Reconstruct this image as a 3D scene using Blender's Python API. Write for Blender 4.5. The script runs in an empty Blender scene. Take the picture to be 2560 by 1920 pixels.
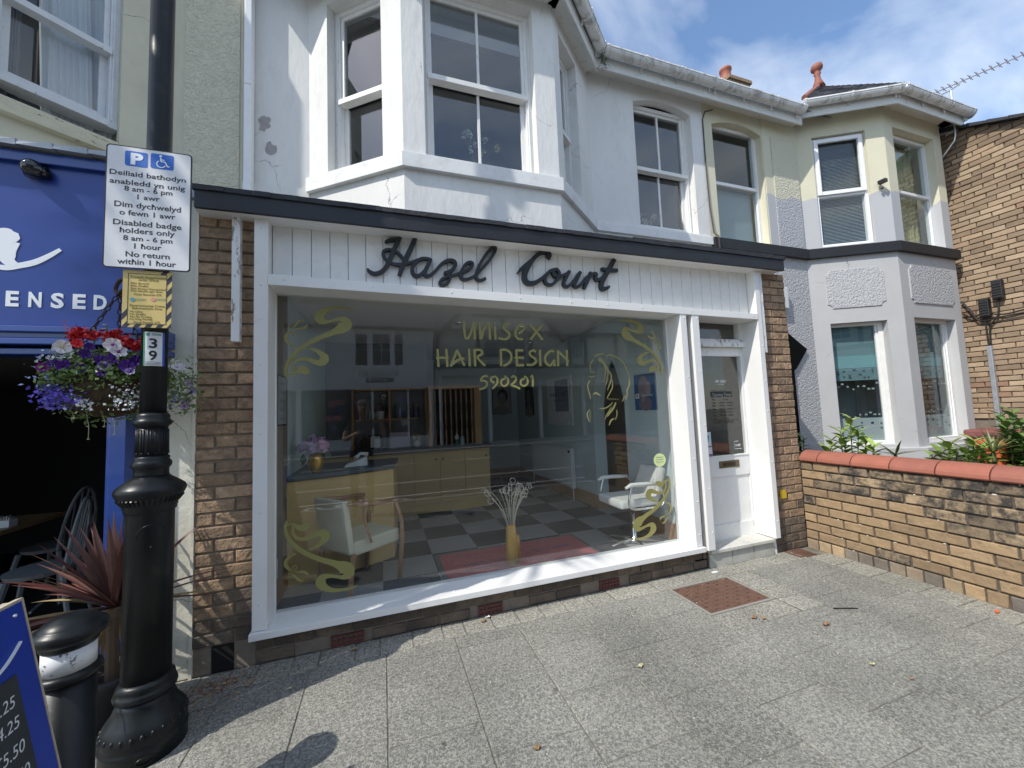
import bpy, bmesh, math, random
from mathutils import Vector, Matrix
random.seed(7)
SC = bpy.context.scene
COL = SC.collection
rad = math.radians
# ---------------------------------------------------------------- camera
CAM_H = 1.5; FPX = 961.63
_yaw, _pitch, _roll = rad(-18.671), rad(3.9965), rad(-2.3045)
_f0 = Vector((-math.sin(_yaw), math.cos(_yaw), 0)); _r0 = Vector((math.cos(_yaw), math.sin(_yaw), 0)); _u0 = Vector((0, 0, 1))
_fw = _f0*math.cos(_pitch)+_u0*math.sin(_pitch); _up = -_f0*math.sin(_pitch)+_u0*math.cos(_pitch)
_r = _r0*math.cos(_roll)+_up*math.sin(_roll); _u = -_r0*math.sin(_roll)+_up*math.cos(_roll)
cam = bpy.data.cameras.new('camera'); cam.sensor_fit = 'HORIZONTAL'; cam.sensor_width = 36; cam.lens = FPX/2560*36
cam.clip_start = 0.02; cam.clip_end = 500
cam_o = bpy.data.objects.new('camera', cam); COL.objects.link(cam_o)
M = Matrix((_r, _u, -_fw)).transposed().to_4x4(); M.translation = (0, 0, CAM_H); cam_o.matrix_world = M
SC.camera = cam_o
def hy(px, py, Y):      # point of a wall plane Y=const seen at photo position (px,py)
    d = _fw+_r*((px-1280)/FPX)-_u*((py-960)/FPX); t = Y/d.y; return d.x*t, CAM_H+d.z*t
def hx(px, py, X):
    d = _fw+_r*((px-1280)/FPX)-_u*((py-960)/FPX); t = X/d.x; return d.y*t, CAM_H+d.z*t
# ---------------------------------------------------------------- light
SUN_AZ = (0.933, 0.36); SUN_EL = rad(47)
w = bpy.data.worlds.new('World'); SC.world = w; w.use_nodes = True
nt = w.node_tree; nt.nodes.clear()
def nd(t, typ, **kw):
    n = t.nodes.new(typ)
    for k, v in kw.items():
        if k.startswith('i_'):
            key = k[2:]; key = int(key) if key.isdigit() else key.replace('_', ' ')
            n.inputs[key].default_value = v
        else: setattr(n, k, v)
    return n
out = nd(nt, 'ShaderNodeOutputWorld'); bg = nd(nt, 'ShaderNodeBackground'); bg.inputs[1].default_value = 0.15
sky = nd(nt, 'ShaderNodeTexSky', sky_type='NISHITA', sun_disc=False, sun_elevation=SUN_EL, sun_rotation=math.atan2(-SUN_AZ[0], -SUN_AZ[1]))
sky.air_density = 1.0; sky.dust_density = 0.6; sky.ozone_density = 1.8
tc = nd(nt, 'ShaderNodeTexCoord'); sep = nd(nt, 'ShaderNodeSeparateXYZ'); nt.links.new(tc.outputs['Generated'], sep.inputs[0])
zz = nd(nt, 'ShaderNodeMath', operation='MAXIMUM'); nt.links.new(sep.outputs[2], zz.inputs[0]); zz.inputs[1].default_value = 0.08
za = nd(nt, 'ShaderNodeMath', operation='ADD'); nt.links.new(zz.outputs[0], za.inputs[0]); za.inputs[1].default_value = 0.25
cx = nd(nt, 'ShaderNodeMath', operation='DIVIDE'); cy = nd(nt, 'ShaderNodeMath', operation='DIVIDE')
nt.links.new(sep.outputs[0], cx.inputs[0]); nt.links.new(za.outputs[0], cx.inputs[1]); nt.links.new(sep.outputs[1], cy.inputs[0]); nt.links.new(za.outputs[0], cy.inputs[1])
cb = nd(nt, 'ShaderNodeCombineXYZ'); nt.links.new(cx.outputs[0], cb.inputs[0]); nt.links.new(cy.outputs[0], cb.inputs[1])
mp = nd(nt, 'ShaderNodeMapping'); mp.inputs['Scale'].default_value = (1.0, 1.5, 1); mp.inputs['Rotation'].default_value = (0, 0, 0.5); mp.inputs['Location'].default_value = (0.35, 0.2, 0)
nt.links.new(cb.outputs[0], mp.inputs[0])
nz = nd(nt, 'ShaderNodeTexNoise'); nz.inputs['Scale'].default_value = 1.5; nz.inputs['Detail'].default_value = 8; nz.inputs['Roughness'].default_value = 0.52; nz.inputs['Distortion'].default_value = 0.5
nt.links.new(mp.outputs[0], nz.inputs[0])
cr = nd(nt, 'ShaderNodeValToRGB'); cr.color_ramp.elements[0].position = 0.40; cr.color_ramp.elements[0].color = (.07, .07, .07, 1); cr.color_ramp.elements[1].position = 0.70; cr.color_ramp.elements[1].color = (.9, .9, .9, 1)
nt.links.new(nz.outputs[0], cr.inputs[0])
mx = nd(nt, 'ShaderNodeMixRGB'); nt.links.new(cr.outputs[0], mx.inputs[0]); hs = nd(nt, 'ShaderNodeHueSaturation'); hs.inputs['Saturation'].default_value = 1.2; hs.inputs['Value'].default_value = 1.15; nt.links.new(sky.outputs[0], hs.inputs['Color']); nt.links.new(hs.outputs[0], mx.inputs[1]); mx.inputs[2].default_value = (6.2, 6.6, 7.0, 1)
nt.links.new(mx.outputs[0], bg.inputs[0]); nt.links.new(bg.outputs[0], out.inputs[0])
sl = bpy.data.lights.new('sun', 'SUN'); sl.energy = 3.5; sl.angle = rad(0.5); sl.color = (1.0, 0.95, 0.87)
so = bpy.data.objects.new('sun', sl); COL.objects.link(so)
_d = Vector((SUN_AZ[0]*math.cos(SUN_EL), SUN_AZ[1]*math.cos(SUN_EL), -math.sin(SUN_EL)))
so.rotation_euler = _d.to_track_quat('-Z', 'Y').to_euler(); so.location = (-6, -3, 9)
SC.view_settings.view_transform = 'Standard'; SC.view_settings.look = 'None'; SC.view_settings.exposure = 0.40; SC.view_settings.gamma = 1
SC.view_settings.use_curve_mapping = False
SC.cycles.max_bounces = 10; SC.cycles.transparent_max_bounces = 16; SC.cycles.diffuse_bounces = 5
# ---------------------------------------------------------------- materials
def P(name, base, rough=0.6, var=0.0, vscale=4, bump=0.0, bscale=60, metal=0.0, rnd=0.0, tint2=None, spec=0.5, grime=0.0, gcol=(.05, .045, .04), gscale=3.0, glo=.5, ghi=.75, coat=0, bdist=.004, detail=6, stretch=None, rings=None):
    m = bpy.data.materials.new(name); m.use_nodes = True; t = m.node_tree; L = t.links
    b = t.nodes['Principled BSDF']; b.inputs['Roughness'].default_value = rough; b.inputs['Metallic'].default_value = metal
    b.inputs['Specular IOR Level'].default_value = spec; b.inputs['Coat Weight'].default_value = coat
    b.inputs['Base Color'].default_value = (*base, 1)
    tcn = nd(t, 'ShaderNodeTexCoord'); src = tcn.outputs['Object']
    oi = nd(t, 'ShaderNodeObjectInfo')
    ad = nd(t, 'ShaderNodeVectorMath', operation='ADD'); L.new(src, ad.inputs[0])
    sc = nd(t, 'ShaderNodeVectorMath', operation='SCALE'); sc.inputs[0].default_value = (37, 19, 53); L.new(oi.outputs['Random'], sc.inputs['Scale']); L.new(sc.outputs[0], ad.inputs[1])
    vec = ad.outputs[0]
    if stretch:
        mpn = nd(t, 'ShaderNodeMapping'); mpn.inputs['Scale'].default_value = stretch; L.new(vec, mpn.inputs[0]); vec = mpn.outputs[0]
    cur = None
    def rgb(c): n = nd(t, 'ShaderNodeRGB'); n.outputs[0].default_value = (*c, 1); return n.outputs[0]
    cur = rgb(base)
    if tint2:
        r = nd(t, 'ShaderNodeMixRGB'); L.new(oi.outputs['Random'], r.inputs[0]); L.new(cur, r.inputs[1]); r.inputs[2].default_value = (*tint2, 1); cur = r.outputs[0]
    if var:
        n = nd(t, 'ShaderNodeTexNoise'); n.inputs['Scale'].default_value = vscale; n.inputs['Detail'].default_value = detail; n.inputs['Roughness'].default_value = .65; L.new(vec, n.inputs[0])
        mr = nd(t, 'ShaderNodeMapRange'); mr.inputs['From Min'].default_value = .3; mr.inputs['From Max'].default_value = .7; mr.inputs['To Min'].default_value = 1-var; mr.inputs['To Max'].default_value = 1+var; L.new(n.outputs[0], mr.inputs[0])
        s2 = nd(t, 'ShaderNodeVectorMath', operation='SCALE'); L.new(cur, s2.inputs[0]); L.new(mr.outputs[0], s2.inputs['Scale']); cur = s2.outputs[0]
    if rnd:
        mr = nd(t, 'ShaderNodeMapRange'); mr.inputs['To Min'].default_value = 1-rnd; mr.inputs['To Max'].default_value = 1+rnd
        mm = nd(t, 'ShaderNodeMath', operation='MULTIPLY'); L.new(oi.outputs['Random'], mm.inputs[0]); mm.inputs[1].default_value = 7.31
        fr = nd(t, 'ShaderNodeMath', operation='FRACT'); L.new(mm.outputs[0], fr.inputs[0]); L.new(fr.outputs[0], mr.inputs[0])
        s2 = nd(t, 'ShaderNodeVectorMath', operation='SCALE'); L.new(cur, s2.inputs[0]); L.new(mr.outputs[0], s2.inputs['Scale']); cur = s2.outputs[0]
    if grime:
        n = nd(t, 'ShaderNodeTexNoise'); n.inputs['Scale'].default_value = gscale; n.inputs['Detail'].default_value = 9; n.inputs['Roughness'].default_value = .7; L.new(vec, n.inputs[0])
        r = nd(t, 'ShaderNodeMapRange'); r.inputs['From Min'].default_value = glo; r.inputs['From Max'].default_value = ghi; r.inputs['To Max'].default_value = grime; L.new(n.outputs[0], r.inputs[0])
        g = nd(t, 'ShaderNodeMixRGB'); L.new(r.outputs[0], g.inputs[0]); L.new(cur, g.inputs[1]); g.inputs[2].default_value = (*gcol, 1); cur = g.outputs[0]
    if var or rnd or grime or tint2: L.new(cur, b.inputs['Base Color'])
    if bump:
        n = nd(t, 'ShaderNodeTexNoise'); n.inputs['Scale'].default_value = bscale; n.inputs['Detail'].default_value = 5; n.inputs['Roughness'].default_value = .6; L.new(vec, n.inputs[0])
        bm = nd(t, 'ShaderNodeBump'); bm.inputs['Strength'].default_value = bump; bm.inputs['Distance'].default_value = bdist; L.new(n.outputs[0], bm.inputs['Height']); L.new(bm.outputs[0], b.inputs['Normal'])
    return m
def cracks(m, scale=1.6, lo=.0, hi=.006, col=(.09, .085, .08), mask=(.52, .56)):
    t = m.node_tree; L = t.links; b = t.nodes['Principled BSDF']
    tcn = nd(t, 'ShaderNodeTexCoord'); nn = nd(t, 'ShaderNodeTexNoise'); nn.inputs['Scale'].default_value = 3; nn.inputs['Detail'].default_value = 6; L.new(tcn.outputs['Object'], nn.inputs[0])
    mxn = nd(t, 'ShaderNodeVectorMath', operation='MULTIPLY_ADD'); L.new(nn.outputs['Color'], mxn.inputs[0]); mxn.inputs[1].default_value = (.35, .35, .35); L.new(tcn.outputs['Object'], mxn.inputs[2])
    v = nd(t, 'ShaderNodeTexVoronoi', feature='DISTANCE_TO_EDGE'); v.inputs['Scale'].default_value = scale; L.new(mxn.outputs[0], v.inputs[0])
    r = nd(t, 'ShaderNodeMapRange'); r.inputs['From Min'].default_value = lo; r.inputs['From Max'].default_value = hi; r.inputs['To Min'].default_value = 1; r.inputs['To Max'].default_value = 0; L.new(v.outputs['Distance'], r.inputs[0])
    n2 = nd(t, 'ShaderNodeTexNoise'); n2.inputs['Scale'].default_value = 1.3; n2.inputs['Detail'].default_value = 2; L.new(tcn.outputs['Object'], n2.inputs[0])
    r2 = nd(t, 'ShaderNodeMapRange'); r2.inputs['From Min'].default_value = mask[0]; r2.inputs['From Max'].default_value = mask[1]; L.new(n2.outputs[0], r2.inputs[0])
    mu = nd(t, 'ShaderNodeMath', operation='MULTIPLY'); L.new(r.outputs[0], mu.inputs[0]); L.new(r2.outputs[0], mu.inputs[1])
    mm = nd(t, 'ShaderNodeMixRGB'); L.new(mu.outputs[0], mm.inputs[0]); old = b.inputs['Base Color'].links
    if old: L.new(old[0].from_socket, mm.inputs[1])
    else: mm.inputs[1].default_value = b.inputs['Base Color'].default_value
    mm.inputs[2].default_value = (*col, 1); L.new(mm.outputs[0], b.inputs['Base Color'])
    return m
def voro_bump(m, scale, strength, dist):
    t = m.node_tree; L = t.links; b = t.nodes['Principled BSDF']; tcn = nd(t, 'ShaderNodeTexCoord')
    n = nd(t, 'ShaderNodeTexNoise'); n.inputs['Scale'].default_value = scale*.5; n.inputs['Detail'].default_value = 3; L.new(tcn.outputs['Object'], n.inputs[0])
    a = nd(t, 'ShaderNodeVectorMath', operation='MULTIPLY_ADD'); L.new(n.outputs['Color'], a.inputs[0]); a.inputs[1].default_value = (.05, .05, .05); L.new(tcn.outputs['Object'], a.inputs[2])
    v = nd(t, 'ShaderNodeTexVoronoi', feature='SMOOTH_F1'); v.inputs['Scale'].default_value = scale; L.new(a.outputs[0], v.inputs[0])
    bm = nd(t, 'ShaderNodeBump'); bm.inputs['Strength'].default_value = strength; bm.inputs['Distance'].default_value = dist; bm.invert = True
    L.new(v.outputs['Distance'], bm.inputs['Height']); L.new(bm.outputs[0], b.inputs['Normal']); return m
def glass(name, tint=(.93, .96, .94), boost=1.0, rough=0.0):
    m = bpy.data.materials.new(name); m.use_nodes = True; t = m.node_tree; t.nodes.clear(); L = t.links
    o = nd(t, 'ShaderNodeOutputMaterial'); mxs = nd(t, 'ShaderNodeMixShader'); tr = nd(t, 'ShaderNodeBsdfTransparent'); tr.inputs[0].default_value = (*tint, 1)
    gl = nd(t, 'ShaderNodeBsdfAnisotropic' if False else 'ShaderNodeBsdfGlossy'); gl.inputs['Roughness'].default_value = rough; gl.inputs['Color'].default_value = (1, 1, 1, 1)
    ge = nd(t, 'ShaderNodeNewGeometry'); dt = nd(t, 'ShaderNodeVectorMath', operation='DOT_PRODUCT'); L.new(ge.outputs['Incoming'], dt.inputs[0]); L.new(ge.outputs['Normal'], dt.inputs[1])
    ab = nd(t, 'ShaderNodeMath', operation='ABSOLUTE'); L.new(dt.outputs['Value'], ab.inputs[0])
    om = nd(t, 'ShaderNodeMath', operation='SUBTRACT'); om.inputs[0].default_value = 1; L.new(ab.outputs[0], om.inputs[1])
    pw = nd(t, 'ShaderNodeMath', operation='POWER'); L.new(om.outputs[0], pw.inputs[0]); pw.inputs[1].default_value = 5
    ma = nd(t, 'ShaderNodeMath', operation='MULTIPLY_ADD'); L.new(pw.outputs[0], ma.inputs[0]); ma.inputs[1].default_value = .9*boost; ma.inputs[2].default_value = .045*boost
    L.new(ma.outputs[0], mxs.inputs[0]); L.new(tr.outputs[0], mxs.inputs[1]); L.new(gl.outputs[0], mxs.inputs[2]); L.new(mxs.outputs[0], o.inputs[0])
    return m
M_WG = P('white_aluminium', (.765, .765, .745), .35, var=.03, vscale=2, grime=.18, gscale=6, glo=.55, ghi=.8, gcol=(.35, .34, .31))
M_WP = P('white_wood_paint', (.76, .76, .74), .5, var=.04, vscale=8, bump=.25, bscale=40, grime=.5, gscale=14, glo=.6, ghi=.72, gcol=(.30, .26, .20))
M_FLAKE = P('flaking_white_paint', (.74, .75, .74), .6, var=.06, vscale=10, bump=.8, bscale=45, grime=.95, gscale=22, glo=.55, ghi=.6, gcol=(.26, .22, .17), stretch=(1, 1, .35))
M_TG = P('sign_board_white', (.75, .745, .715), .55, var=.03, vscale=6, bump=.3, bscale=30, grime=.35, gscale=9, glo=.5, ghi=.8, gcol=(.42, .38, .32))
M_WR = cracks(P('white_render', (.72, .72, .695), .8, var=.07, vscale=2.5, bump=.55, bscale=14, bdist=.008, grime=.45, gscale=5, glo=.52, ghi=.75, gcol=(.44, .43, .41), stretch=(1.3, 1.3, .45)), 1.1, hi=.0035, mask=(.55, .60), col=(.25, .24, .23))
M_WSILL = P('white_sill_paint', (.76, .77, .76), .7, var=.05, vscale=3, bump=.4, bscale=25, bdist=.005, grime=.45, gscale=5, glo=.52, ghi=.72, gcol=(.42, .40, .36))
M_CR = cracks(P('cream_render', (.62, .595, .465), .85, var=.06, vscale=2, bump=.3, bscale=30, bdist=.004, grime=.3, gscale=3, glo=.5, ghi=.8, gcol=(.33, .31, .24)), 1.1)
M_CRL = cracks(P('cream_masonry_paint', (.70, .68, .57), .8, var=.05, vscale=3, bump=.7, bscale=9, bdist=.012, grime=.3, gscale=4, glo=.5, ghi=.8, gcol=(.42, .39, .3)), 2.0)
M_CRR = voro_bump(P('cream_roughcast', (.62, .595, .465), .9, var=.08, vscale=20), 48, 1.0, .014)
M_GR = cracks(P('grey_render', (.45, .455, .455), .85, var=.05, vscale=2, bump=.3, bscale=30), .9, col=(.25, .25, .25))
M_GRR = voro_bump(P('grey_roughcast', (.43, .44, .45), .9, var=.07, vscale=20), 50, .9, .013)
M_BLK = P('black_fascia_paint', (.012, .014, .019), .5, var=.3, vscale=5, bump=.35, bscale=18, bdist=.006, grime=.3, gscale=30, glo=.66, ghi=.7, gcol=(.3, .3, .3))
M_FELT = P('dark_roofing_felt', (.024, .026, .032), .7, var=.3, vscale=10, bump=.8, bscale=30, bdist=.01, grime=.4, gscale=25, glo=.6, ghi=.7, gcol=(.2, .2, .2))
M_LEAD = P('lead_flashing', (.30, .33, .36), .5, var=.15, vscale=6, bump=.3, bscale=10, metal=.3)
M_IRON = P('black_iron_paint', (.009, .0115, .0125), .36, spec=.3, var=.25, vscale=5, bump=.25, bscale=45, bdist=.002, grime=.6, gscale=9, glo=.55, ghi=.72, gcol=(.035, .034, .03))
M_LETTER = P('black_sign_letter', (.014, .017, .022), .5, var=.2, vscale=12, bump=.3, bscale=50)
M_MORT = P('mortar', (.22, .18, .14), .95, var=.15, vscale=20, bump=.5, bscale=80)
M_BRICK = P('brown_brick', (.36, .245, .15), .9, tint2=(.27, .185, .12), var=.30, vscale=18, bump=1, bscale=32, bdist=.016, rnd=.25, grime=.75, gscale=14, glo=.5, ghi=.68, gcol=(.13, .095, .065))
M_BRICKD = P('dirty_brick', (.19, .14, .10), .9, tint2=(.13, .105, .08), var=.3, vscale=16, bump=1, bscale=34, bdist=.012, rnd=.25, grime=.55, gscale=8, glo=.45, ghi=.6, gcol=(.03, .028, .026))
M_BUFF = P('buff_brick', (.345, .24, .135), .9, tint2=(.245, .17, .10), var=.18, vscale=14, bump=.9, bscale=45, bdist=.007, rnd=.18, grime=.55, gscale=12, glo=.55, ghi=.7, gcol=(.10, .08, .06))
M_SOOT = P('sooty_buff_brick', (.34, .25, .15), .9, tint2=(.20, .15, .10), var=.2, vscale=14, bump=.9, bscale=45, bdist=.007, rnd=.2, grime=.95, gscale=9, glo=.44, ghi=.58, gcol=(.035, .033, .032))
M_GBRICK = P('grey_header_brick', (.16, .14, .12), .9, tint2=(.34, .25, .15), var=.2, vscale=14, bump=.9, bscale=45, rnd=.2)
M_FBRICK = P('far_buff_brick', (.34, .25, .165), .9, tint2=(.255, .185, .125), var=.16, vscale=12, bump=.5, bscale=40, rnd=.22, grime=.4, gscale=6, glo=.55, ghi=.7, gcol=(.16, .11, .08))
M_MORTD = P('dark_mortar', (.10, .085, .07), .95, var=.3, vscale=25, bump=.5, bscale=80, grime=.8, gscale=30, glo=.66, ghi=.7, gcol=(.55, .5, .42))
M_TERRA = P('terracotta_coping', (.34, .115, .072), .65, tint2=(.28, .10, .068), var=.12, vscale=8, bump=.2, bscale=50, grime=.4, gscale=14, glo=.6, ghi=.75, gcol=(.25, .12, .09))
M_PEEL = P('peeled_plaster', (.36, .34, .335), .9, var=.15, vscale=20, bump=.6)
M_RED = P('terracotta_vent', (.15, .048, .038), .8, var=.2, vscale=20)
M_DARK = P('dark_void', (.004, .004, .004), .9)
M_ROOM = P('dim_room', (.10, .105, .11), .9, var=.1, vscale=2)
M_GLASS = glass('window_glass', (.975, .985, .98), boost=.92)
M_GLASSU = glass('upstairs_glass', (.85, .88, .9), boost=1.7)
M_GLASSH = glass('house_glass', (.86, .9, .9), boost=.95)
M_UPVC = P('white_upvc', (.82, .83, .84), .3, grime=.1, gscale=10)
M_BLUE = P('blue_gloss_paint', (.012, .05, .25), .25, var=.1, vscale=3, coat=.4)
M_BLUES = P('blue_sign_panel', (.017, .048, .25), .3, var=.05, vscale=3)
M_WLET = P('white_vinyl', (.78, .82, .84), .4)
M_ROOF = P('slate', (.075, .075, .085), .6, tint2=(.11, .105, .11), var=.2, vscale=12, rnd=.3)
M_DECAL = P('gold_vinyl', (.25, .232, .075), .5, var=.06, vscale=6)
M_DECALF = P('thin_gold_vinyl', (.25, .235, .09), .5)
# ---------------------------------------------------------------- mesh helpers
class Fr:               # a vertical plane: s along it, z up, d outwards
    def __init__(s, p, u):
        s.p = Vector((p[0], p[1])); s.u = Vector(u).normalized(); s.n = Vector((s.u.y, -s.u.x))
    def P(s, a, z, d=0.0):
        q = s.p+s.u*a+s.n*d; return (q.x, q.y, z)
class MB:
    def __init__(s): s.v = []; s.f = []; s.mi = []
    def quad(s, pts, mi=0):
        b = len(s.v); s.v += [tuple(p) for p in pts]; s.f.append(tuple(range(b, b+len(pts)))); s.mi.append(mi); return s
    def hexa(s, p, mi=0):    # 8 pts: bottom 4 ccw, top 4
        b = len(s.v); s.v += [tuple(q) for q in p]
        for f in ((3, 2, 1, 0), (4, 5, 6, 7), (0, 1, 5, 4), (1, 2, 6, 5), (2, 3, 7, 6), (3, 0, 4, 7)): s.f.append(tuple(b+i for i in f)); s.mi.append(mi)
        return s
    def box(s, x0, y0, z0, x1, y1, z1, mi=0):
        return s.hexa([(x0, y0, z0), (x1, y0, z0), (x1, y1, z0), (x0, y1, z0), (x0, y0, z1), (x1, y0, z1), (x1, y1, z1), (x0, y1, z1)], mi)
    def fbox(s, F, s0, s1, z0, z1, d0, d1, mi=0):     # d1 outer
        return s.hexa([F.P(s0, z0, d1), F.P(s1, z0, d1), F.P(s1, z0, d0), F.P(s0, z0, d0), F.P(s0, z1, d1), F.P(s1, z1, d1), F.P(s1, z1, d0), F.P(s0, z1, d0)], mi)
    def prism(s, lo, hi, mi=0):   # two equal loops of 3d points
        n = len(lo); b = len(s.v); s.v += [tuple(p) for p in lo]+[tuple(p) for p in hi]
        s.f.append(tuple(b+n-1-i for i in range(n))); s.f.append(tuple(b+n+i for i in range(n))); s.mi += [mi, mi]
        for i in range(n): j = (i+1) % n; s.f.append((b+i, b+j, b+n+j, b+n+i)); s.mi.append(mi)
        return s
    def lathe(s, prof, c, n=24, mi=0, cap=True):    # prof [(r,z)], bottom to top
        b = len(s.v)
        for r, z in prof:
            for i in range(n): a = 2*math.pi*i/n; s.v.append((c[0]+r*math.cos(a), c[1]+r*math.sin(a), c[2]+z))
        for k in range(len(prof)-1):
            for i in range(n): j = (i+1) % n; s.f.append((b+k*n+i, b+k*n+j, b+(k+1)*n+j, b+(k+1)*n+i)); s.mi.append(mi)
        if cap:
            s.f.append(tuple(b+n-1-i for i in range(n))); m_ = b+(len(prof)-1)*n; s.f.append(tuple(m_+i for i in range(n))); s.mi += [mi, mi]
        return s
    def tube(s, pts, r, n=6, mi=0):
        pts = [Vector(p) for p in pts]; b = len(s.v); K = len(pts)
        up = None
        for k, p in enumerate(pts):
            t = (pts[min(k+1, K-1)]-pts[max(k-1, 0)]).normalized()
            if up is None: up = t.orthogonal().normalized()
            up = (up-t*up.dot(t)); up = up.normalized() if up.length > 1e-6 else t.orthogonal().normalized()
            sd = t.cross(up); rr = r[k] if isinstance(r, (list, tuple)) else r
            for i in range(n): a = 2*math.pi*i/n; s.v.append(tuple(p+(up*math.cos(a)+sd*math.sin(a))*rr))
        for k in range(K-1):
            for i in range(n): j = (i+1) % n; s.f.append((b+k*n+i, b+k*n+j, b+(k+1)*n+j, b+(k+1)*n+i)); s.mi.append(mi)
        s.f.append(tuple(b+n-1-i for i in range(n))); s.f.append(tuple(b+(K-1)*n+i for i in range(n))); s.mi += [mi, mi]
        return s
    def ball(s, c, r, n=10, m=6, sq=(1, 1, 1), mi=0):
        pr = [(max(1e-4, math.sin(math.pi*k/m)), -math.cos(math.pi*k/m)) for k in range(m+1)]; b = len(s.v)
        for a_, z_ in pr:
            for i in range(n): a = 2*math.pi*i/n; s.v.append((c[0]+r*sq[0]*a_*math.cos(a), c[1]+r*sq[1]*a_*math.sin(a), c[2]+r*sq[2]*z_))
        for k in range(m):
            for i in range(n): j = (i+1) % n; s.f.append((b+k*n+i, b+k*n+j, b+(k+1)*n+j, b+(k+1)*n+i)); s.mi.append(mi)
        return s
    def mesh(s, name, mats, smooth=False):
        me = bpy.data.meshes.new(name); me.from_pydata(s.v, [], s.f)
        for m in (mats if isinstance(mats, (list, tuple)) else [mats]): me.materials.append(m)
        if len(me.materials) > 1: me.polygons.foreach_set('material_index', s.mi)
        me.validate(); me.update()
        if smooth: me.shade_smooth()
        return me
    def build(s, name, mats, parent=None, smooth=False, bevel=0, **kw):
        me = s.mesh(name, mats, smooth)
        if bevel:
            bm = bmesh.new(); bm.from_mesh(me); bmesh.ops.remove_doubles(bm, verts=bm.verts, dist=1e-5)
            bmesh.ops.bevel(bm, geom=[e for e in bm.edges if len(e.link_faces) == 2 and e.calc_face_angle(0) > .6], offset=bevel, segments=2, profile=.6, affect='EDGES'); bm.to_mesh(me); bm.free()
        return link(name, me, parent, **kw)
def link(name, me, parent=None, loc=None, rz=0, **kw):
    o = bpy.data.objects.new(name, me); COL.objects.link(o)
    if loc: o.location = loc
    if rz: o.rotation_euler.z = rz
    if parent: setp(o, parent)
    for k, v in kw.items(): o[k] = v
    return o
def setp(o, p):
    o.parent = p
    if p.get('_off'): o.matrix_parent_inverse = Matrix.Translation(-Vector(p['_off']))
OFFS = []
def thing(name, label, cat, loc=(0, 0, 0), group=None):
    o = bpy.data.objects.new(name, None); COL.objects.link(o); o.location = loc; o['label'] = label; o['category'] = cat; o['_off'] = list(loc); OFFS.append(o)
    o.empty_display_size = .1
    if group: o['group'] = group
    return o
def tag(o, label, cat, group=None):
    o['label'] = label; o['category'] = cat
    if group: o['group'] = group
    return o
def dup(root, delta, label, rz=0):
    c = root.copy(); COL.objects.link(c); c.location = Vector(root.location)+Vector(delta); c.rotation_euler.z = rz; c['label'] = label
    for ch in list(root.children):
        k = ch.copy(); COL.objects.link(k); k.parent = c
        for g in list(ch.children):
            q = g.copy(); COL.objects.link(q); q.parent = k
    return c
def wall(mb, F, s0, s1, z0, z1, holes=(), depth=.1, d=0.0, mi=0, ends=True):
    # front skin with openings (a,b,za,zb,rise) and their reveals
    ss = sorted({s0, s1, *[h[0] for h in holes], *[h[1] for h in holes]}); zs = sorted({z0, z1, *[h[2] for h in holes], *[h[3] for h in holes]})
    for i in range(len(ss)-1):
        for j in range(len(zs)-1):
            a, b, c, e = ss[i], ss[i+1], zs[j], zs[j+1]
            if any(h[0] <= a+1e-6 and b <= h[1]+1e-6 and h[2] <= c+1e-6 and e <= h[3]+1e-6 for h in holes): continue
            mb.quad([F.P(a, c, d), F.P(b, c, d), F.P(b, e, d), F.P(a, e, d)], mi)
    for h in holes:
        a, b, za, zb = h[:4]; rise = h[4] if len(h) > 4 else 0; dd = d-depth
        zsp = zb-rise
        mb.quad([F.P(a, za, d), F.P(a, zsp, d), F.P(a, zsp, dd), F.P(a, za, dd)], mi)
        mb.quad([F.P(b, za, dd), F.P(b, zsp, dd), F.P(b, zsp, d), F.P(b, za, d)], mi)
        mb.quad([F.P(a, za, d), F.P(a, za, dd), F.P(b, za, dd), F.P(b, za, d)], mi)
        N = 12 if rise else 1; pts = []
        for k in range(N+1):
            x = k/N*2-1; pts.append((a+(b-a)*k/N, zsp+rise*(1-x*x)))
        for k in range(N):
            (x0, y0), (x1, y1) = pts[k], pts[k+1]
            if rise: mb.quad([F.P(x0, y0, d), F.P(x1, y1, d), F.P(x1, zb, d), F.P(x0, zb, d)], mi)
            mb.quad([F.P(x0, y0, dd), F.P(x1, y1, dd), F.P(x1, y1, d), F.P(x0, y0, d)], mi)
_bc = {}
def brick_mesh(key, mat, L, H, D=.045, ch=.005, jit=.0):
    k = (key, mat.name, round(L, 3), round(H, 3))
    if k in _bc: return _bc[k]
    x, z = L/2, H/2; f = []
    v = [(-x, D, -z), (x, D, -z), (x, D, z), (-x, D, z), (-x, ch, -z), (x, ch, -z), (x, ch, z), (-x, ch, z), (-x+ch, 0, -z+ch), (x-ch, 0, -z+ch), (x-ch, 0, z-ch), (-x+ch, 0, z-ch)]
    v = [(a+random.uniform(-jit, jit), b+(random.uniform(-jit, jit) if i > 3 else 0), c+random.uniform(-jit, jit)) for i, (a, b, c) in enumerate(v)]
    f = [(8, 9, 10, 11), (4, 5, 9, 8), (5, 6, 10, 9), (6, 7, 11, 10), (7, 4, 8, 11), (0, 1, 5, 4), (1, 2, 6, 5), (2, 3, 7, 6), (3, 0, 4, 7)]
    me = bpy.data.meshes.new('brick'); me.from_pydata(v, [], f); me.materials.append(mat); me.update(); _bc[k] = me; return me
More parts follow.
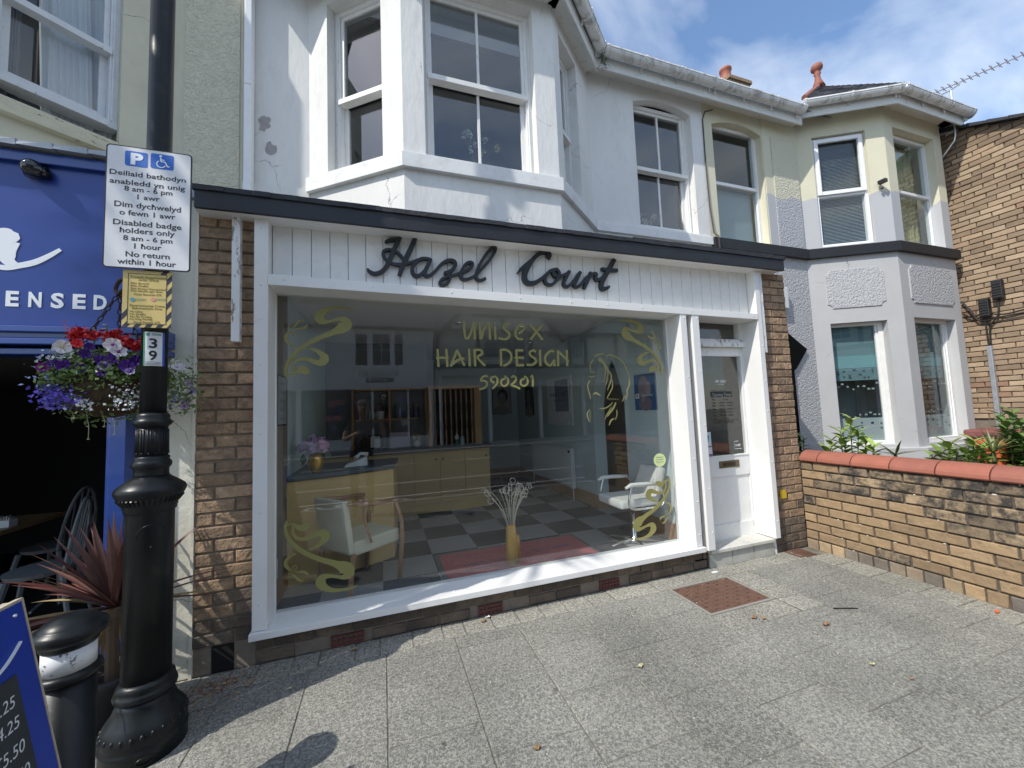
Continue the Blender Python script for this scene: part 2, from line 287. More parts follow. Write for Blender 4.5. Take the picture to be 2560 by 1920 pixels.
def brickwork(parent, F, s0, s1, z0, rows, pitch, mat, BL=.215, J=.010, skip=None, phase=0, matf=None, dj=.003, name='brick', limit=300, out=.010, shift=None):
    H = pitch-J; rz = math.atan2(F.u.y, F.u.x); n = 0; rest = MB()
    for r in range(rows):
        z = z0+pitch*(r+.5); off = ((r+phase) % 2)*(BL+J)/2
        if shift: off += shift(r)
        s = s0-off % (BL+J) if off else s0
        while s < s1-.02:
            a, b = max(s, s0), min(s+BL, s1)
            if b-a > .03 and not (skip and skip(a, b, z)):
                m = matf(a, b, z, r) if matf else mat; L = round((b-a)*200)/200
                if n < limit:
                    v = random.randint(0, 3)
                    me = brick_mesh(v, m, L, H, jit=.0022)
                    o = bpy.data.objects.new(name, me); COL.objects.link(o); o.location = F.P((a+b)/2, z, out+random.uniform(-dj, dj)); o.rotation_euler = (random.uniform(-.01, .01), random.uniform(-.006, .006), rz+random.uniform(-.008, .008)); setp(o, parent)
                else: rest.fbox(F, a, b, z-H/2, z+H/2, -.02, out+random.uniform(-dj, dj))
                n += 1
            s += BL+J
    if rest.f: rest.build('bricks_beyond', mat, parent, kind='stuff')
    return n
def textmesh(s, F, a, z, d, h, mat, parent, name='lettering', width=None, align='CENTER', bold=0.0, ext=.0008, space=1.0):
    cu = bpy.data.curves.new('t', 'FONT'); cu.body = s; cu.size = 1; cu.extrude = 0; cu.offset = bold; cu.align_x = 'LEFT'; cu.space_character = space; cu.resolution_u = 3
    ob = bpy.data.objects.new('t', cu); COL.objects.link(ob); bpy.context.view_layer.update()
    me = bpy.data.meshes.new_from_object(ob.evaluated_get(bpy.context.evaluated_depsgraph_get())); bpy.data.objects.remove(ob)
    if not me.vertices: return None
    xs = [v.co.x for v in me.vertices]; w0 = max(xs)-min(xs); cap = .70
    sy = h/cap; sx = (width/w0) if width else sy
    x0 = min(xs)
    for v in me.vertices:
        x = (v.co.x-x0)*sx; 
        if align == 'CENTER': x -= w0*sx/2
        elif align == 'RIGHT': x -= w0*sx
        v.co = Vector(F.P(a+x, z+v.co.y*sy, d))
    bm = bmesh.new(); bm.from_mesh(me); bmesh.ops.dissolve_limit(bm, angle_limit=.01, verts=bm.verts, edges=bm.edges); r_ = bmesh.ops.extrude_face_region(bm, geom=bm.faces[:]); nv = Vector((F.n.x, F.n.y, 0))
    bmesh.ops.translate(bm, verts=[g for g in r_['geom'] if isinstance(g, bmesh.types.BMVert)], vec=nv*ext); bm.to_mesh(me); bm.free()
    me.materials.clear(); me.materials.append(mat); me.name = name; me.shade_flat()
    return link(name, me, parent)
def smooth_path(pts, n=5):
    out_ = []
    P_ = [pts[0]]+list(pts)+[pts[-1]]
    for i in range(1, len(P_)-2):
        for k in range(n):
            t = k/n; q = []
            for c in range(len(pts[0])):
                p0, p1, p2, p3 = P_[i-1][c], P_[i][c], P_[i+1][c], P_[i+2][c]
                q.append(.5*(2*p1+(p2-p0)*t+(2*p0-5*p1+4*p2-p3)*t*t+(3*p1-p0-3*p2+p3)*t**3))
            out_.append(tuple(q))
    out_.append(tuple(pts[-1])); return out_
def ribbon(mb, F, pts, d, ext, width=None, n=5, grow=2e-5, off=0):   # pts (s,z,w) metric
    p = smooth_path(pts, n) if len(pts) > 2 else list(pts); K = len(p); Lo = []; Ro = []
    for i, q in enumerate(p):
        a = p[max(i-1, 0)]; b = p[min(i+1, K-1)]; tx, tz = b[0]-a[0], b[1]-a[1]; l = math.hypot(tx, tz) or 1; tx /= l; tz /= l; w_ = max(.0004, q[2])/2
        Lo.append((q[0]-tz*w_, q[1]+tx*w_)); Ro.append((q[0]+tz*w_, q[1]-tx*w_))
    b0 = len(mb.v)
    for i in range(K):
        dd = d+ext+grow*i+off
        for (x, z), e in ((Lo[i], dd), (Ro[i], dd), (Ro[i], d), (Lo[i], d)): mb.v.append(F.P(x, z, e))
    for i in range(K-1):
        A_, B_ = b0+4*i, b0+4*i+4
        for k in range(4): mb.f.append((A_+k, A_+(k+1) % 4, B_+(k+1) % 4, B_+k)); mb.mi.append(0)
    mb.f.append((b0, b0+3, b0+2, b0+1)); e_ = b0+4*(K-1); mb.f.append((e_, e_+1, e_+2, e_+3)); mb.mi += [0, 0]
def px_path(pts, reg, Yp, wdef=None, p0x=0.0):   # photo trace -> metric (s,z,w) on plane Y=Yp
    ox, oy, sc = reg; r_ = []
    for q in pts:
        x, y = ox+q[0]/sc, oy+q[1]/sc; w_ = (q[2] if len(q) > 2 else wdef)/sc
        a = hy(x, y, Yp); b = hy(x+1, y, Yp); c = hy(x, y+1, Yp); k = math.sqrt(abs(math.hypot(b[0]-a[0], b[1]-a[1])*math.hypot(c[0]-a[0], c[1]-a[1])))
        r_.append((a[0]-p0x, a[1], w_*k))
    return r_
# ================================================================ GROUND
M_SLAB = P('exposed_aggregate_slab', (.25, .245, .22), .9, tint2=(.20, .198, .182), bump=.9, bscale=130, bdist=.006, rnd=.13)
def speckle(m, s1=150, c1=(.41, .40, .34), c0=(.07, .072, .064), base_keep=.42):
    t = m.node_tree; L = t.links; b = t.nodes['Principled BSDF']; old = b.inputs['Base Color'].links[0].from_socket
    g = nd(t, 'ShaderNodeNewGeometry')
    v = nd(t, 'ShaderNodeTexNoise'); v.inputs['Scale'].default_value = s1; v.inputs['Detail'].default_value = 3; v.inputs['Roughness'].default_value = .6; v.inputs['Distortion'].default_value = 1.2; L.new(g.outputs['Position'], v.inputs[0])
    r = nd(t, 'ShaderNodeValToRGB'); e = r.color_ramp.elements; e[0].position = .42; e[0].color = (*c0, 1); e[1].position = .60; e[1].color = (*c1, 1); L.new(v.outputs[0], r.inputs[0])
    mx_ = nd(t, 'ShaderNodeMixRGB'); mx_.inputs[0].default_value = base_keep; L.new(r.outputs[0], mx_.inputs[1]); L.new(old, mx_.inputs[2])
    n2 = nd(t, 'ShaderNodeTexNoise'); n2.inputs['Scale'].default_value = 1.7; n2.inputs['Detail'].default_value = 5; L.new(g.outputs['Position'], n2.inputs[0])
    mr = nd(t, 'ShaderNodeMapRange'); mr.inputs['From Min'].default_value = .3; mr.inputs['From Max'].default_value = .7; mr.inputs['To Min'].default_value = .80; mr.inputs['To Max'].default_value = 1.16; L.new(n2.outputs[0], mr.inputs[0])
    vg = nd(t, 'ShaderNodeTexVoronoi'); vg.inputs['Scale'].default_value = 3.1; L.new(g.outputs['Position'], vg.inputs[0]); gr = nd(t, 'ShaderNodeMapRange'); gr.inputs['From Min'].default_value = .045; gr.inputs['From Max'].default_value = .06; gr.inputs['To Min'].default_value = .55; gr.inputs['To Max'].default_value = 1; L.new(vg.outputs['Distance'], gr.inputs[0])
    gm = nd(t, 'ShaderNodeMath', operation='MULTIPLY'); L.new(mr.outputs[0], gm.inputs[0]); L.new(gr.outputs[0], gm.inputs[1]); mr = gm
    s_ = nd(t, 'ShaderNodeVectorMath', operation='SCALE'); L.new(mx_.outputs[0], s_.inputs[0]); L.new(mr.outputs[0], s_.inputs['Scale']); L.new(s_.outputs[0], b.inputs['Base Color'])
speckle(M_SLAB, 78)
M_SETT = P('aggregate_sett', (.25, .245, .215), .9, tint2=(.31, .295, .25), bump=.9, bscale=130, bdist=.006, rnd=.13); speckle(M_SETT, 78, c1=(.52, .50, .42))
M_JOINT = P('joint_sand', (.15, .14, .115), .95, var=.4, vscale=14, grime=.7, gscale=18, glo=.5, ghi=.6, gcol=(.29, .275, .23))
M_ASPH = P('asphalt', (.055, .055, .057), .9, var=.2, vscale=2, bump=.6, bscale=150)
M_KERB = P('kerb_stone', (.33, .32, .29), .85, var=.1, vscale=8, bump=.3)
M_RMARK = P('road_marking', (.75, .75, .72), .7, grime=.4, gscale=20)
pav = MB().box(-30, -1.0, -.3, 40, 3.6, -.0045).build('pavement', M_JOINT, kind='structure')
pav['kind'] = 'structure'
PITX, PITY = .435, .415
def slab(x0, x1, y0, y1, mat, dz=0.0, g=.0030):
    mb = MB(); x0 += g; x1 -= g; y0 += g; y1 -= g; c = .003; z = dz
    tl = random.uniform(-.0012, .0012)
    v = [(x0, y0, -.02), (x1, y0, -.02), (x1, y1, -.02), (x0, y1, -.02), (x0, y0, z-c), (x1, y0, z-c), (x1, y1, z-c), (x0, y1, z-c), (x0+c, y0+c, z+tl), (x1-c, y0+c, z-tl), (x1-c, y1-c, z-tl), (x0+c, y1-c, z+tl)]
    mb.v = v; mb.f = [(8, 9, 10, 11), (4, 5, 9, 8), (5, 6, 10, 9), (6, 7, 11, 10), (7, 4, 8, 11), (0, 1, 5, 4), (1, 2, 6, 5), (2, 3, 7, 6), (3, 0, 4, 7)]; mb.mi = [0]*9
    return mb
MANH = (2.185, 2.80, 2.262, 2.69)
for k in range(-10, 9):
    xa, xb = k*PITX, (k+1)*PITX
    if k == 8: xb = 3.83
    if k == 7: pass
    ph = 2.15 if (k % 2) else 1.95
    y = ph+PITY
    ys = []
    j = ph+2*PITY
    while j > .15:
        hi_, lo_ = min(j, 2.69), j-PITY
        if hi_ > lo_+.03: ys.append((lo_, hi_))
        j -= PITY
    for lo_, hi_ in ys:
        if k in (5, 6) and hi_ > 2.06:       # small setts round the manhole cover
            if lo_ < 2.06: slab(xa, xb if k == 5 else xb, lo_, 2.06, M_SLAB).build('paving_slab', M_SLAB, pav)
            continue
        if k == 4 and hi_ > 2.06 and lo_ < 2.06:
            slab(xa, xb, lo_, hi_, M_SLAB).build('paving_slab', M_SLAB, pav); continue
        slab(xa, xb, lo_, hi_, M_SLAB, random.uniform(-.001, .0015)).build('paving_slab', M_SLAB, pav)
for x0, x1, y0, y1 in ((2.175, 2.49, 2.06, 2.25), (2.49, 2.80, 2.06, 2.25), (2.82, 3.045, 2.06, 2.25), (2.82, 3.045, 2.25, 2.40), (2.82, 3.045, 2.40, 2.55), (2.82, 3.045, 2.55, 2.69)):
    slab(x0, x1, y0, y1, M_SETT).build('paving_sett', M_SETT, pav)
x = -4.3
while x < 3.8:
    wd = random.choice((.19, .21, .15, .20)); slab(x, min(x+wd, 3.83), 2.69, 2.885, M_SETT, random.uniform(-.002, .002), g=.005).build('paving_sett', M_SETT, pav); x += wd
y = 2.69
while y > .2:
    wd = random.choice((.26, .22, .30)); slab(3.83, 4.085, max(y-wd, .15), y, M_SETT, random.uniform(-.002, .003), g=.006).build('paving_sett', M_SETT, pav); y -= wd
MB().box(-30, -1.15, -.3, 40, -1.0, .005).build('kerb', M_KERB, kind='structure')
MB().box(-60, -10.2, -.35, 60, -1.15, -.11).build('road', M_ASPH, kind='structure')
MB().box(-30, -10.35, -.3, 40, -10.2, .005).build('kerb', M_KERB, kind='structure')
MB().box(-60, -13.4, -.3, 60, -10.35, -.004).build('far_pavement', M_KERB, kind='structure')
MB().box(-90, -90, -.6, 90, 90, -.36).build('ground', M_JOINT, kind='structure')
rm = MB()
rm.box(-14, -1.35, -.11, 20, -1.27, -.106); rm.box(-14, -2.12, -.11, 20, -2.04, -.106); rm.box(-14, -3.7, -.11, 20, -3.62, -.106)
for i in range(-7, 9): rm.box(i*2.4, -7.3, -.11, i*2.4+1.3, -7.2, -.106)
rm.build('painted_lines', M_RMARK, kind='structure')
FR_ = Fr((1.0, -5.3), (1, 0))
# garden bed behind the dwarf wall
M_SOIL = P('garden_soil', (.07, .05, .035), .95, var=.3, vscale=20, bump=1, bscale=40)
MB().box(4.13, -1.5, -.2, 8.49, 3.79, .30).build('garden_bed', M_SOIL, kind='structure')

# ================================================================ SALON BUILDING
salon = thing('salon_building', 'white two storey building with bay window and hair salon shopfront between brick piers', 'building', (1.5, 2.89, 0))
FB = Fr((0, 2.89), (1, 0))      # brick face
FF = Fr((0, 2.82), (1, 0))      # frame face
GY = 3.02; FG = Fr((0, GY), (1, 0))
# --- brick piers, plinth
PP = .0789
MB().box(-1.105, 2.893, 0, -.775, 3.75, 2.83).box(-.775, 2.893, 0, 2.80, 3.0, .18).box(2.66, 2.893, 0, 2.86, 3.10, 2.36).box(3.63, 2.893, -.01, 4.09, 3.75, 2.83).build('mortar_bed', M_MORT, salon)
def pier_m(a, b, z, r): return M_BRICKD if (z < .34 or (z < .5 and random.random() < .35)) else M_BRICK
def hole_skip(a, b, z): return b > -1.02 and a < -.86 and z < .16
brickwork(salon, FB, -1.10, -.772, 0, 36, PP, M_BRICK, BL=.212, matf=pier_m, skip=hole_skip, J=.011)
MB().box(-1.0, 2.888, .0, -.885, 2.8925, .155).build('broken_brick_hole', M_DARK, salon)
VENTS = ((-.35, -.14), (.64, .83), (1.66, 1.85))
brickwork(salon, FB, -.77, 2.785, 0, 2, PP, M_BRICKD, BL=.215, J=.012, skip=lambda a, b, z: z < .08 and any(a < v[1] and b > v[0] for v in VENTS))
brickwork(salon, FB, 2.70, 2.752, .16, 28, PP, M_BRICK, BL=.21, J=.012)
brickwork(salon, FB, 3.655, 4.085, 0, 36, PP, M_BRICK, BL=.212, matf=pier_m, J=.011)
for a, b in VENTS:      # terracotta air bricks
    v = MB(); z0, z1 = .006, .074
    v.fbox(FB, a+.004, b-.004, z0, z0+.008, -.02, .012).fbox(FB, a+.004, b-.004, z1-.008, z1, -.02, .012).fbox(FB, a+.004, b-.004, .036, .044, -.02, .012)
    for i in range(7): s_ = a+.004+(b-a-.016)*i/6; v.fbox(FB, s_, s_+.010, z0, z1, -.02, .011)
    ab_ = v.build('air_brick', M_RED, salon); MB().fbox(FB, a+.006, b-.006, z0, z1, -.021, -.0185).build('vent_back', M_DARK, ab_)
# --- shopfront frame
def bolts(F, pts, par):
    for s_, z_ in pts:
        b = MB(); p = Vector(F.P(s_, z_, 0)); b.ball(tuple(p), .007, 8, 4, (1, .7, 1)); b.build('bolt', M_WG, par, smooth=True)
sf = MB().box(-.775, 2.82, .226, -.695, 3.06, 2.835).build('window_post', M_WG, salon, bevel=.004)
bolts(FF, [(-.735, z) for z in (.38, .93, 1.42, 1.86, 2.16, 2.38, 2.76)], sf)
sf = MB().box(2.62, 2.82, .226, 2.69, 3.06, 2.372).build('window_post', M_WG, salon, bevel=.004)
bolts(FF, [(2.665, z) for z in (.33, .62, 1.0, 1.35, 1.75, 2.3)], sf)
sl_ = MB().hexa([(-.785, 2.795, .181), (2.705, 2.795, .181), (2.705, 3.07, .19), (-.785, 3.07, .19), (-.785, 2.795, .222), (2.705, 2.795, .222), (2.705, 3.07, .229), (-.785, 3.07, .229)]).build('window_sill', M_WG, salon, bevel=.003)
for i in range(12):
    b = MB(); b.ball((-.6+i*.27+random.uniform(-.05, .05), 2.86+random.uniform(-.02, .1), .2265), .006, 8, 4, (1, 1, .5)); b.build('bolt', M_WG, sl_, smooth=True)
def zt(x): return 2.455-.0185*(x+.7)
for xa, xb in ((-.695, 3.59),):
    tr_ = MB().hexa([(xa, 2.815, zt(xa)-.072), (xb, 2.815, zt(xb)-.060), (xb, 3.07, zt(xb)-.060), (xa, 3.07, zt(xa)-.072), (xa, 2.815, zt(xa)), (xb, 2.815, zt(xb)), (xb, 3.07, zt(xb)), (xa, 3.07, zt(xa))]).build('transom', M_WG, salon, bevel=.003)
    bolts(Fr((0, 2.815), (1, 0)), [(x_, zt(x_)-.03) for x_ in (-.6, -.05, .5, 1.05, 1.5, 1.85, 2.2, 2.75, 3.52)], tr_)
dp = MB().box(2.755, 2.82, .172, 2.836, 3.08, 2.374).build('door_post', M_WG, salon, bevel=.004); bolts(FF, [(2.812, z) for z in (.33, .72, 1.3, 1.8, 2.3)], dp)
dp = MB().box(3.585, 2.82, .165, 3.648, 3.10, 2.835).build('door_post', M_WG, salon, bevel=.004); bolts(FF, [(3.62, z) for z in (.33, .9, 1.4, 1.7, 2.05, 2.7)], dp)
MB().box(3.66, 2.83, 1.985, 3.70, 2.885, 2.83).build('peeling_batten', M_FLAKE, salon, bevel=.003)
MB().box(-.903, 2.835, 2.008, -.857, 2.884, 2.835).build('peeling_batten', M_FLAKE, salon, bevel=.003)
# --- sign board
x = -.692; nb = 0; PW = .1186
MB().hexa([(-.70, 2.925, 2.41), (3.60, 2.925, 2.335), (3.60, 2.94, 2.335), (-.70, 2.94, 2.41), (-.70, 2.925, 2.86), (3.60, 2.925, 2.86), (3.60, 2.94, 2.86), (-.70, 2.94, 2.86)]).build('sign_board_backing', M_TG, salon)
_tg = MB().box(-PW/2+.0018, 0, 0, PW/2-.0018, .015, .55); _tgm = None
while x < 3.58:
    wd = min(PW, 3.584-x)
    if wd > .03: 
        o = MB().box(x+.002, 2.908, 2.455-.0185*(x+.7)-.045, x+wd-.002, 2.924, 2.86).build('tongue_and_groove_board', M_TG, salon, bevel=.0025)
    x += PW
MB().box(-1.08, 2.775, 2.822, 3.9, 2.93, 2.842).build('soffit_board', M_WP, salon)
MB().box(-1.075, 2.752, 2.822, 3.93, 2.776, 2.94).build('roof_fascia', M_BLK, salon, bevel=.003)
rf = MB(); N = 60
rnd_ = random.Random(3)
for i in range(N):
    xa = -1.085+5.03*i/N; xb = -1.085+5.03*(i+1)/N; e0 = .006*rnd_.random(); e1 = .03*(.6+.4*math.sin(i*.9))*rnd_.uniform(.7, 1.1)
    step = .008 if i < 38 else (.03 if i < 58 else .02)
    zb_ = 2.935-.004*rnd_.random()
    rf.hexa([(xa, 2.742-e0, zb_), (xb, 2.742-e0, zb_), (xb, 2.775, zb_), (xa, 2.775, zb_), (xa, 2.742-e0, 2.962+step*.4), (xb, 2.742-e0, 2.962+step*.4), (xb, 2.80, 2.968+step*.4), (xa, 2.80, 2.968+step*.4)])
rf.box(-1.085, 2.79, 2.95, 3.945, 3.82, 2.972)
rf.build('flat_roof_felt', M_FELT, salon)
# --- glass
gl = MB().box(-.697, GY, .225, 2.622, GY+.006, 2.43).build('shop_window_pane', M_GLASS, salon)
for a, b, c, e in ((-.697, -.690, .227, 2.38), (2.612, 2.621, .227, 2.33)): MB().box(a, GY-.012, c, b, GY-.001, e).build('glazing_bead', M_WG, salon)
# --- door
DYF = 3.03; FD = Fr((0, DYF), (1, 0))
fr_ = MB(); fr_.fbox(FD, 2.84, 2.93, .15, 2.38, -.06, .0).fbox(FD, 3.60, 3.66, .15, 2.40, -.06, .02).fbox(FD, 2.93, 3.60, 2.335, 2.40, -.06, .0)
dfr = fr_.build('door_frame', M_WP, salon, bevel=.003)
trl = MB().fbox(FD, 2.90, 3.645, 2.065, 2.115, -.06, .045).fbox(FD, 2.93, 3.60, 2.115, 2.15, -.05, .01).build('door_transom', M_FLAKE, salon, bevel=.003)
MB().fbox(FD, 2.93, 3.60, 2.15, 2.335, -.03, -.024).build('toplight_pane', M_GLASS, salon)
MB().fbox(FD, 3.565, 3.60, 2.15, 2.335, -.06, .005).build('toplight_frame', M_WP, salon)
door = MB()
door.fbox(FD, 2.925, 3.035, .155, 2.06, -.045, 0).fbox(FD, 3.56, 3.605, .155, 2.06, -.045, 0).fbox(FD, 3.035, 3.56, 1.975, 2.06, -.045, 0).fbox(FD, 3.035, 3.56, .76, .955, -.045, 0).fbox(FD, 3.035, 3.56, .155, .30, -.045, 0).fbox(FD, 3.035, 3.56, .30, .76, -.045, -.012)
door.fbox(FD, 3.035, 3.56, .955, .968, -.04, .006)
dr = door.build('door', M_WP, salon, bevel=.0025)
MB().fbox(FD, 3.035, 3.56, .96, 1.975, -.022, -.017).build('door_pane', M_GLASS, dr)
M_BRASS = P('dull_brass', (.16, .13, .08), .4, metal=.7, var=.2, vscale=10)
lb = MB().fbox(FD, 3.165, 3.425, .845, .915, 0, .006).build('letterbox', M_BRASS, dr, bevel=.002)
MB().fbox(FD, 3.22, 3.37, .862, .898, .006, .011).build('letterbox_flap', P('dark_brass', (.06, .05, .035), .45, metal=.6), lb, bevel=.002)
# writing on the door glass
M_WV = P('white_film', (.75, .78, .78), .5); M_BV = P('black_film', (.01, .01, .01), .5)
dG = -.0165
def DT(s, px, py, h, wpx, mat, bold=0):
    a = hy(px, py, DYF+.017); b = hy(px+wpx, py, DYF+.017)
    textmesh(s, FD, a[0], a[1], dG, h, mat, dr, name='door_lettering', width=b[0]-a[0] if wpx else None, align='LEFT', bold=bold, ext=.0006)
sx, sy_, k_ = 1740, 860, 5.183
DT('AR GAU', sx+248/k_, sy_+500/k_, .026, 136/k_, M_WV, .02); DT('CLOSED', sx+285/k_, sy_+530/k_, .011, 74/k_, M_WV, .01)
DT('Hazel Court', sx+195/k_, sy_+612/k_, .012, 190/k_, M_BV)
a0 = hy(sx+195/k_, sy_+692/k_, DYF+.017); a1 = hy(sx+460/k_, sy_+632/k_, DYF+.017)
ob_ = MB().fbox(FD, a0[0], a1[0], a0[1], a0[1]+.058, dG, dG+.0006).build('opening_times_header', M_BV, dr)
a = hy(sx+212/k_, sy_+680/k_, DYF+.017); textmesh('Opening Times', FD, a[0], a[1], dG+.0008, .033, P('grey_film', (.3, .33, .33), .5), dr, name='door_lettering', width=a1[0]-a0[0]-.03, align='LEFT')
rows = [('Mon', 'Closed'), ('Tue', '9:00am - 4:30pm'), ('Wed', '9:00am - 5:00pm'), ('Thu', '9:00am - 4:30pm'), ('Fri', '9:00am - 5:30pm'), ('Sat', '8:30am - 1:00pm'), ('Sun', 'Closed')]
for i, (dname, hrs) in enumerate(rows):
    yy = sy_+(733+i*41.5)/k_
    DT(dname, sx+(204+i*4)/k_, yy, .018, 44/k_, M_BV, .02)
    DT(hrs, sx+((345 if hrs == 'Closed' else 300)+i*3)/k_, yy-1, .016, (70 if hrs == 'Closed' else 170)/k_, M_BV)
DT('Tel: 01745590201', sx+232/k_, sy_+1038/k_, .028, 262/k_, M_BV)
a = hy(sx+230/k_, sy_+998/k_, DYF+.017); MB().fbox(FD, a[0], a[0]+.33, a[1], a[1]+.004, dG, dG+.0006).build('door_lettering', M_BV, dr)
M_PAP = P('pale_blue_sticker', (.5, .62, .68), .5); M_PUR = P('purple_film', (.16, .05, .28), .5); M_CYAN = P('blue_film', (.03, .25, .42), .5)
st = MB().fbox(FD, 3.036, 3.105, 1.07, 1.21, dG, dG+.0006).build('sticker', M_PAP, dr)
MB().quad([FD.P(3.045, 1.175, dG+.001), FD.P(3.06, 1.10, dG+.001), FD.P(3.075, 1.13, dG+.001), FD.P(3.085, 1.18, dG+.001)]).build('sticker_motif', M_CYAN, st)
st = MB().fbox(FD, 3.036, 3.11, .975, 1.06, dG, dG+.0006).build('sticker', P('lilac_sticker', (.6, .58, .66), .5), dr); MB().fbox(FD, 3.038, 3.108, .977, .992, dG+.0007, dG+.001).build('sticker_band', M_PUR, st)
st = MB(); st.fbox(FD, 3.40, 3.50, 1.02, 1.024, dG, dG+.0006).fbox(FD, 3.40, 3.404, 1.02, 1.10, dG, dG+.0006).fbox(FD, 3.40, 3.46, 1.096, 1.10, dG, dG+.0006)
st = st.build('sticker', M_WV, dr); textmesh('NHBF', FD, 3.45, 1.045, dG, .025, M_WV, dr, name='sticker_lettering', width=.075)
# step
stp = MB().box(2.80, 2.84, .128, 3.60, 3.06, .158).build('door_step', P('step_stone', (.55, .54, .49), .8, var=.1, vscale=6, bump=.3, grime=.4, gscale=10), salon, bevel=.004)
for a, b in ((2.80, 3.07), (3.075, 3.335), (3.34, 3.598)): MB().box(a+.002, 2.862, 0, b-.002, 2.88, .128).build('riser_tile', P('riser_tile', (.42, .42, .38), .7, var=.12, vscale=5, bump=.2, grime=.4, gscale=8), stp, bevel=.002)
MB().box(3.605, 2.87, 0, 3.645, 2.89, .165).build('flaking_post_foot', M_FLAKE, salon)
M_YEL = P('yellow_plate', (.62, .42, .03), .5, grime=.3, gscale=20)
yp = MB().fbox(FB, 3.755, 3.842, .515, .598, .012, .018).build('yellow_plate', M_YEL, salon, bevel=.001); MB().ball(FB.P(3.832, .59, .019), .005, 8, 4).build('screw', M_BRASS, yp)
# --- Hazel Court letters
A_ = (650, 540, 3.687); B_ = (1200, 600, 2.911); LY = 2.872
FL = Fr((0, 2.905), (1, 0))
LET = {'H': (A_, [[(1152, 238, 16), (1200, 216, 30), (1250, 213, 26), (1292, 200, 12)], [(1292, 192, 30), (1262, 250, 38), (1230, 320, 40), (1195, 400, 38), (1160, 470, 36), (1110, 515, 34), (1050, 527, 32), (1005, 505, 28), (990, 482, 16)],
        [(1335, 450), (1270, 447), (1200, 425), (1148, 380), (1133, 335), (1165, 308), (1230, 312), (1290, 352), (1325, 405), (1338, 450)],
        [(1432, 200, 38), (1395, 285, 42), (1350, 380, 44), (1312, 465, 42), (1284, 545, 34)], [(1240, 438), (1330, 440), (1410, 418), (1470, 396), (1510, 385)]]),
       'a': (A_, [[(1575, 400, 26), (1530, 388, 26), (1480, 395, 28), (1430, 430, 30), (1404, 485, 34), (1420, 540, 34), (1470, 545, 30), (1520, 500, 28), (1555, 445, 26), (1578, 392, 22)], [(1578, 392, 24), (1550, 450, 34), (1522, 510, 34), (1530, 550, 28), (1575, 540, 26), (1630, 490, 24)]]),
       'z': (A_, [[(1630, 490, 24), (1680, 435, 26), (1740, 406, 30), (1790, 415, 34), (1800, 455, 34), (1765, 500, 30), (1700, 522, 26)], [(1700, 522), (1745, 535), (1755, 575), (1725, 622), (1680, 635), (1658, 615), (1680, 580), (1740, 553), (1810, 538), (1860, 515)]]),
       'e': (A_, [[(1855, 518), (1920, 495), (1960, 455), (1950, 425), (1905, 435), (1865, 490), (1850, 540), (1870, 580), (1920, 578), (1985, 548)]]),
       'l': (A_, [[(1985, 548), (2050, 480), (2120, 400), (2165, 330), (2172, 290), (2140, 290), (2085, 350), (2030, 440), (1998, 520), (2000, 575), (2035, 592), (2082, 572)]]),
       'C': (B_, [[(497, 128, 36), (508, 105, 30), (490, 88, 26), (450, 88, 26), (395, 130, 30), (345, 205, 34), (326, 270, 36), (350, 310, 34), (400, 310, 30), (450, 280, 24), (480, 250, 18)], [(275, 238, 8), (305, 205, 22), (345, 170, 22), (390, 130, 18)]]),
       'o': (B_, [[(560, 212), (510, 225), (478, 270), (482, 312), (520, 325), (562, 290), (580, 245), (560, 212), (535, 225), (545, 258), (590, 262), (640, 240)]]),
       'u': (B_, [[(655, 222), (628, 275), (612, 318), (635, 338), (680, 305), (725, 240)], [(735, 228), (708, 285), (690, 330), (712, 340), (750, 310), (785, 265)]]),
       'r': (B_, [[(812, 232), (795, 275), (775, 320), (760, 352)], [(785, 290), (820, 248), (848, 245), (845, 280), (870, 285), (905, 262)]]),
       't': (B_, [[(982, 138, 26), (955, 190, 28), (920, 250, 30), (890, 310, 30), (890, 350, 28), (920, 352, 24), (945, 335, 14)], [(888, 208), (940, 216), (1005, 218)]])}
for ch, (reg, sts) in LET.items():
    mb = MB()
    for i, st_ in enumerate(sts):
        ribbon(mb, FL, px_path(st_, reg, LY, 25 if reg is A_ else 21), .004, .03, n=5, off=-.0006*i)
    mb.build('sign_letter', M_LETTER, salon)
# --- vinyl on the shop glass
FGO = Fr((0, GY), (1, 0)); R4 = (680, 740, 6.914)
S1 = [(1432, 250, 12), (1360, 225, 34), (1260, 207, 46), (1130, 204, 54), (990, 222, 75), (880, 275, 115), (820, 350, 165), (840, 415, 150), (900, 445, 90), (1000, 437, 55), (1090, 420, 55), (1180, 400, 75), (1262, 430, 160), (1270, 500, 215), (1200, 565, 190), (1100, 610, 120), (1000, 655, 95), (880, 700, 88), (760, 752, 84), (640, 815, 80), (520, 890, 76), (420, 970, 74), (335, 1065, 68), (270, 1165, 60), (240, 1265, 55), (240, 1345, 48), (268, 1425, 22)]
S2 = [(598, 905, 10), (680, 915, 35), (770, 945, 62), (850, 1000, 95), (905, 1070, 150), (880, 1130, 150), (800, 1155, 110), (700, 1120, 82), (600, 1092, 70), (510, 1088, 62), (430, 1115, 55), (378, 1175, 45), (360, 1250, 40), (372, 1330, 34)]
S3 = [(255, 1345, 30), (330, 1355, 34), (400, 1330, 50), (460, 1285, 88), (530, 1270, 128), (590, 1305, 128), (645, 1320, 62)]
S4 = [(348, 600, 12), (290, 635, 40), (245, 700, 60), (245, 770, 56), (300, 825, 40), (360, 850, 26), (422, 857, 10)]
S5 = [(358, 568, 6), (405, 505, 32), (455, 447, 46), (515, 425, 26), (570, 440, 6)]; S6 = [(372, 590, 6), (455, 567, 28), (535, 562, 48), (590, 532, 44), (604, 490, 8)]
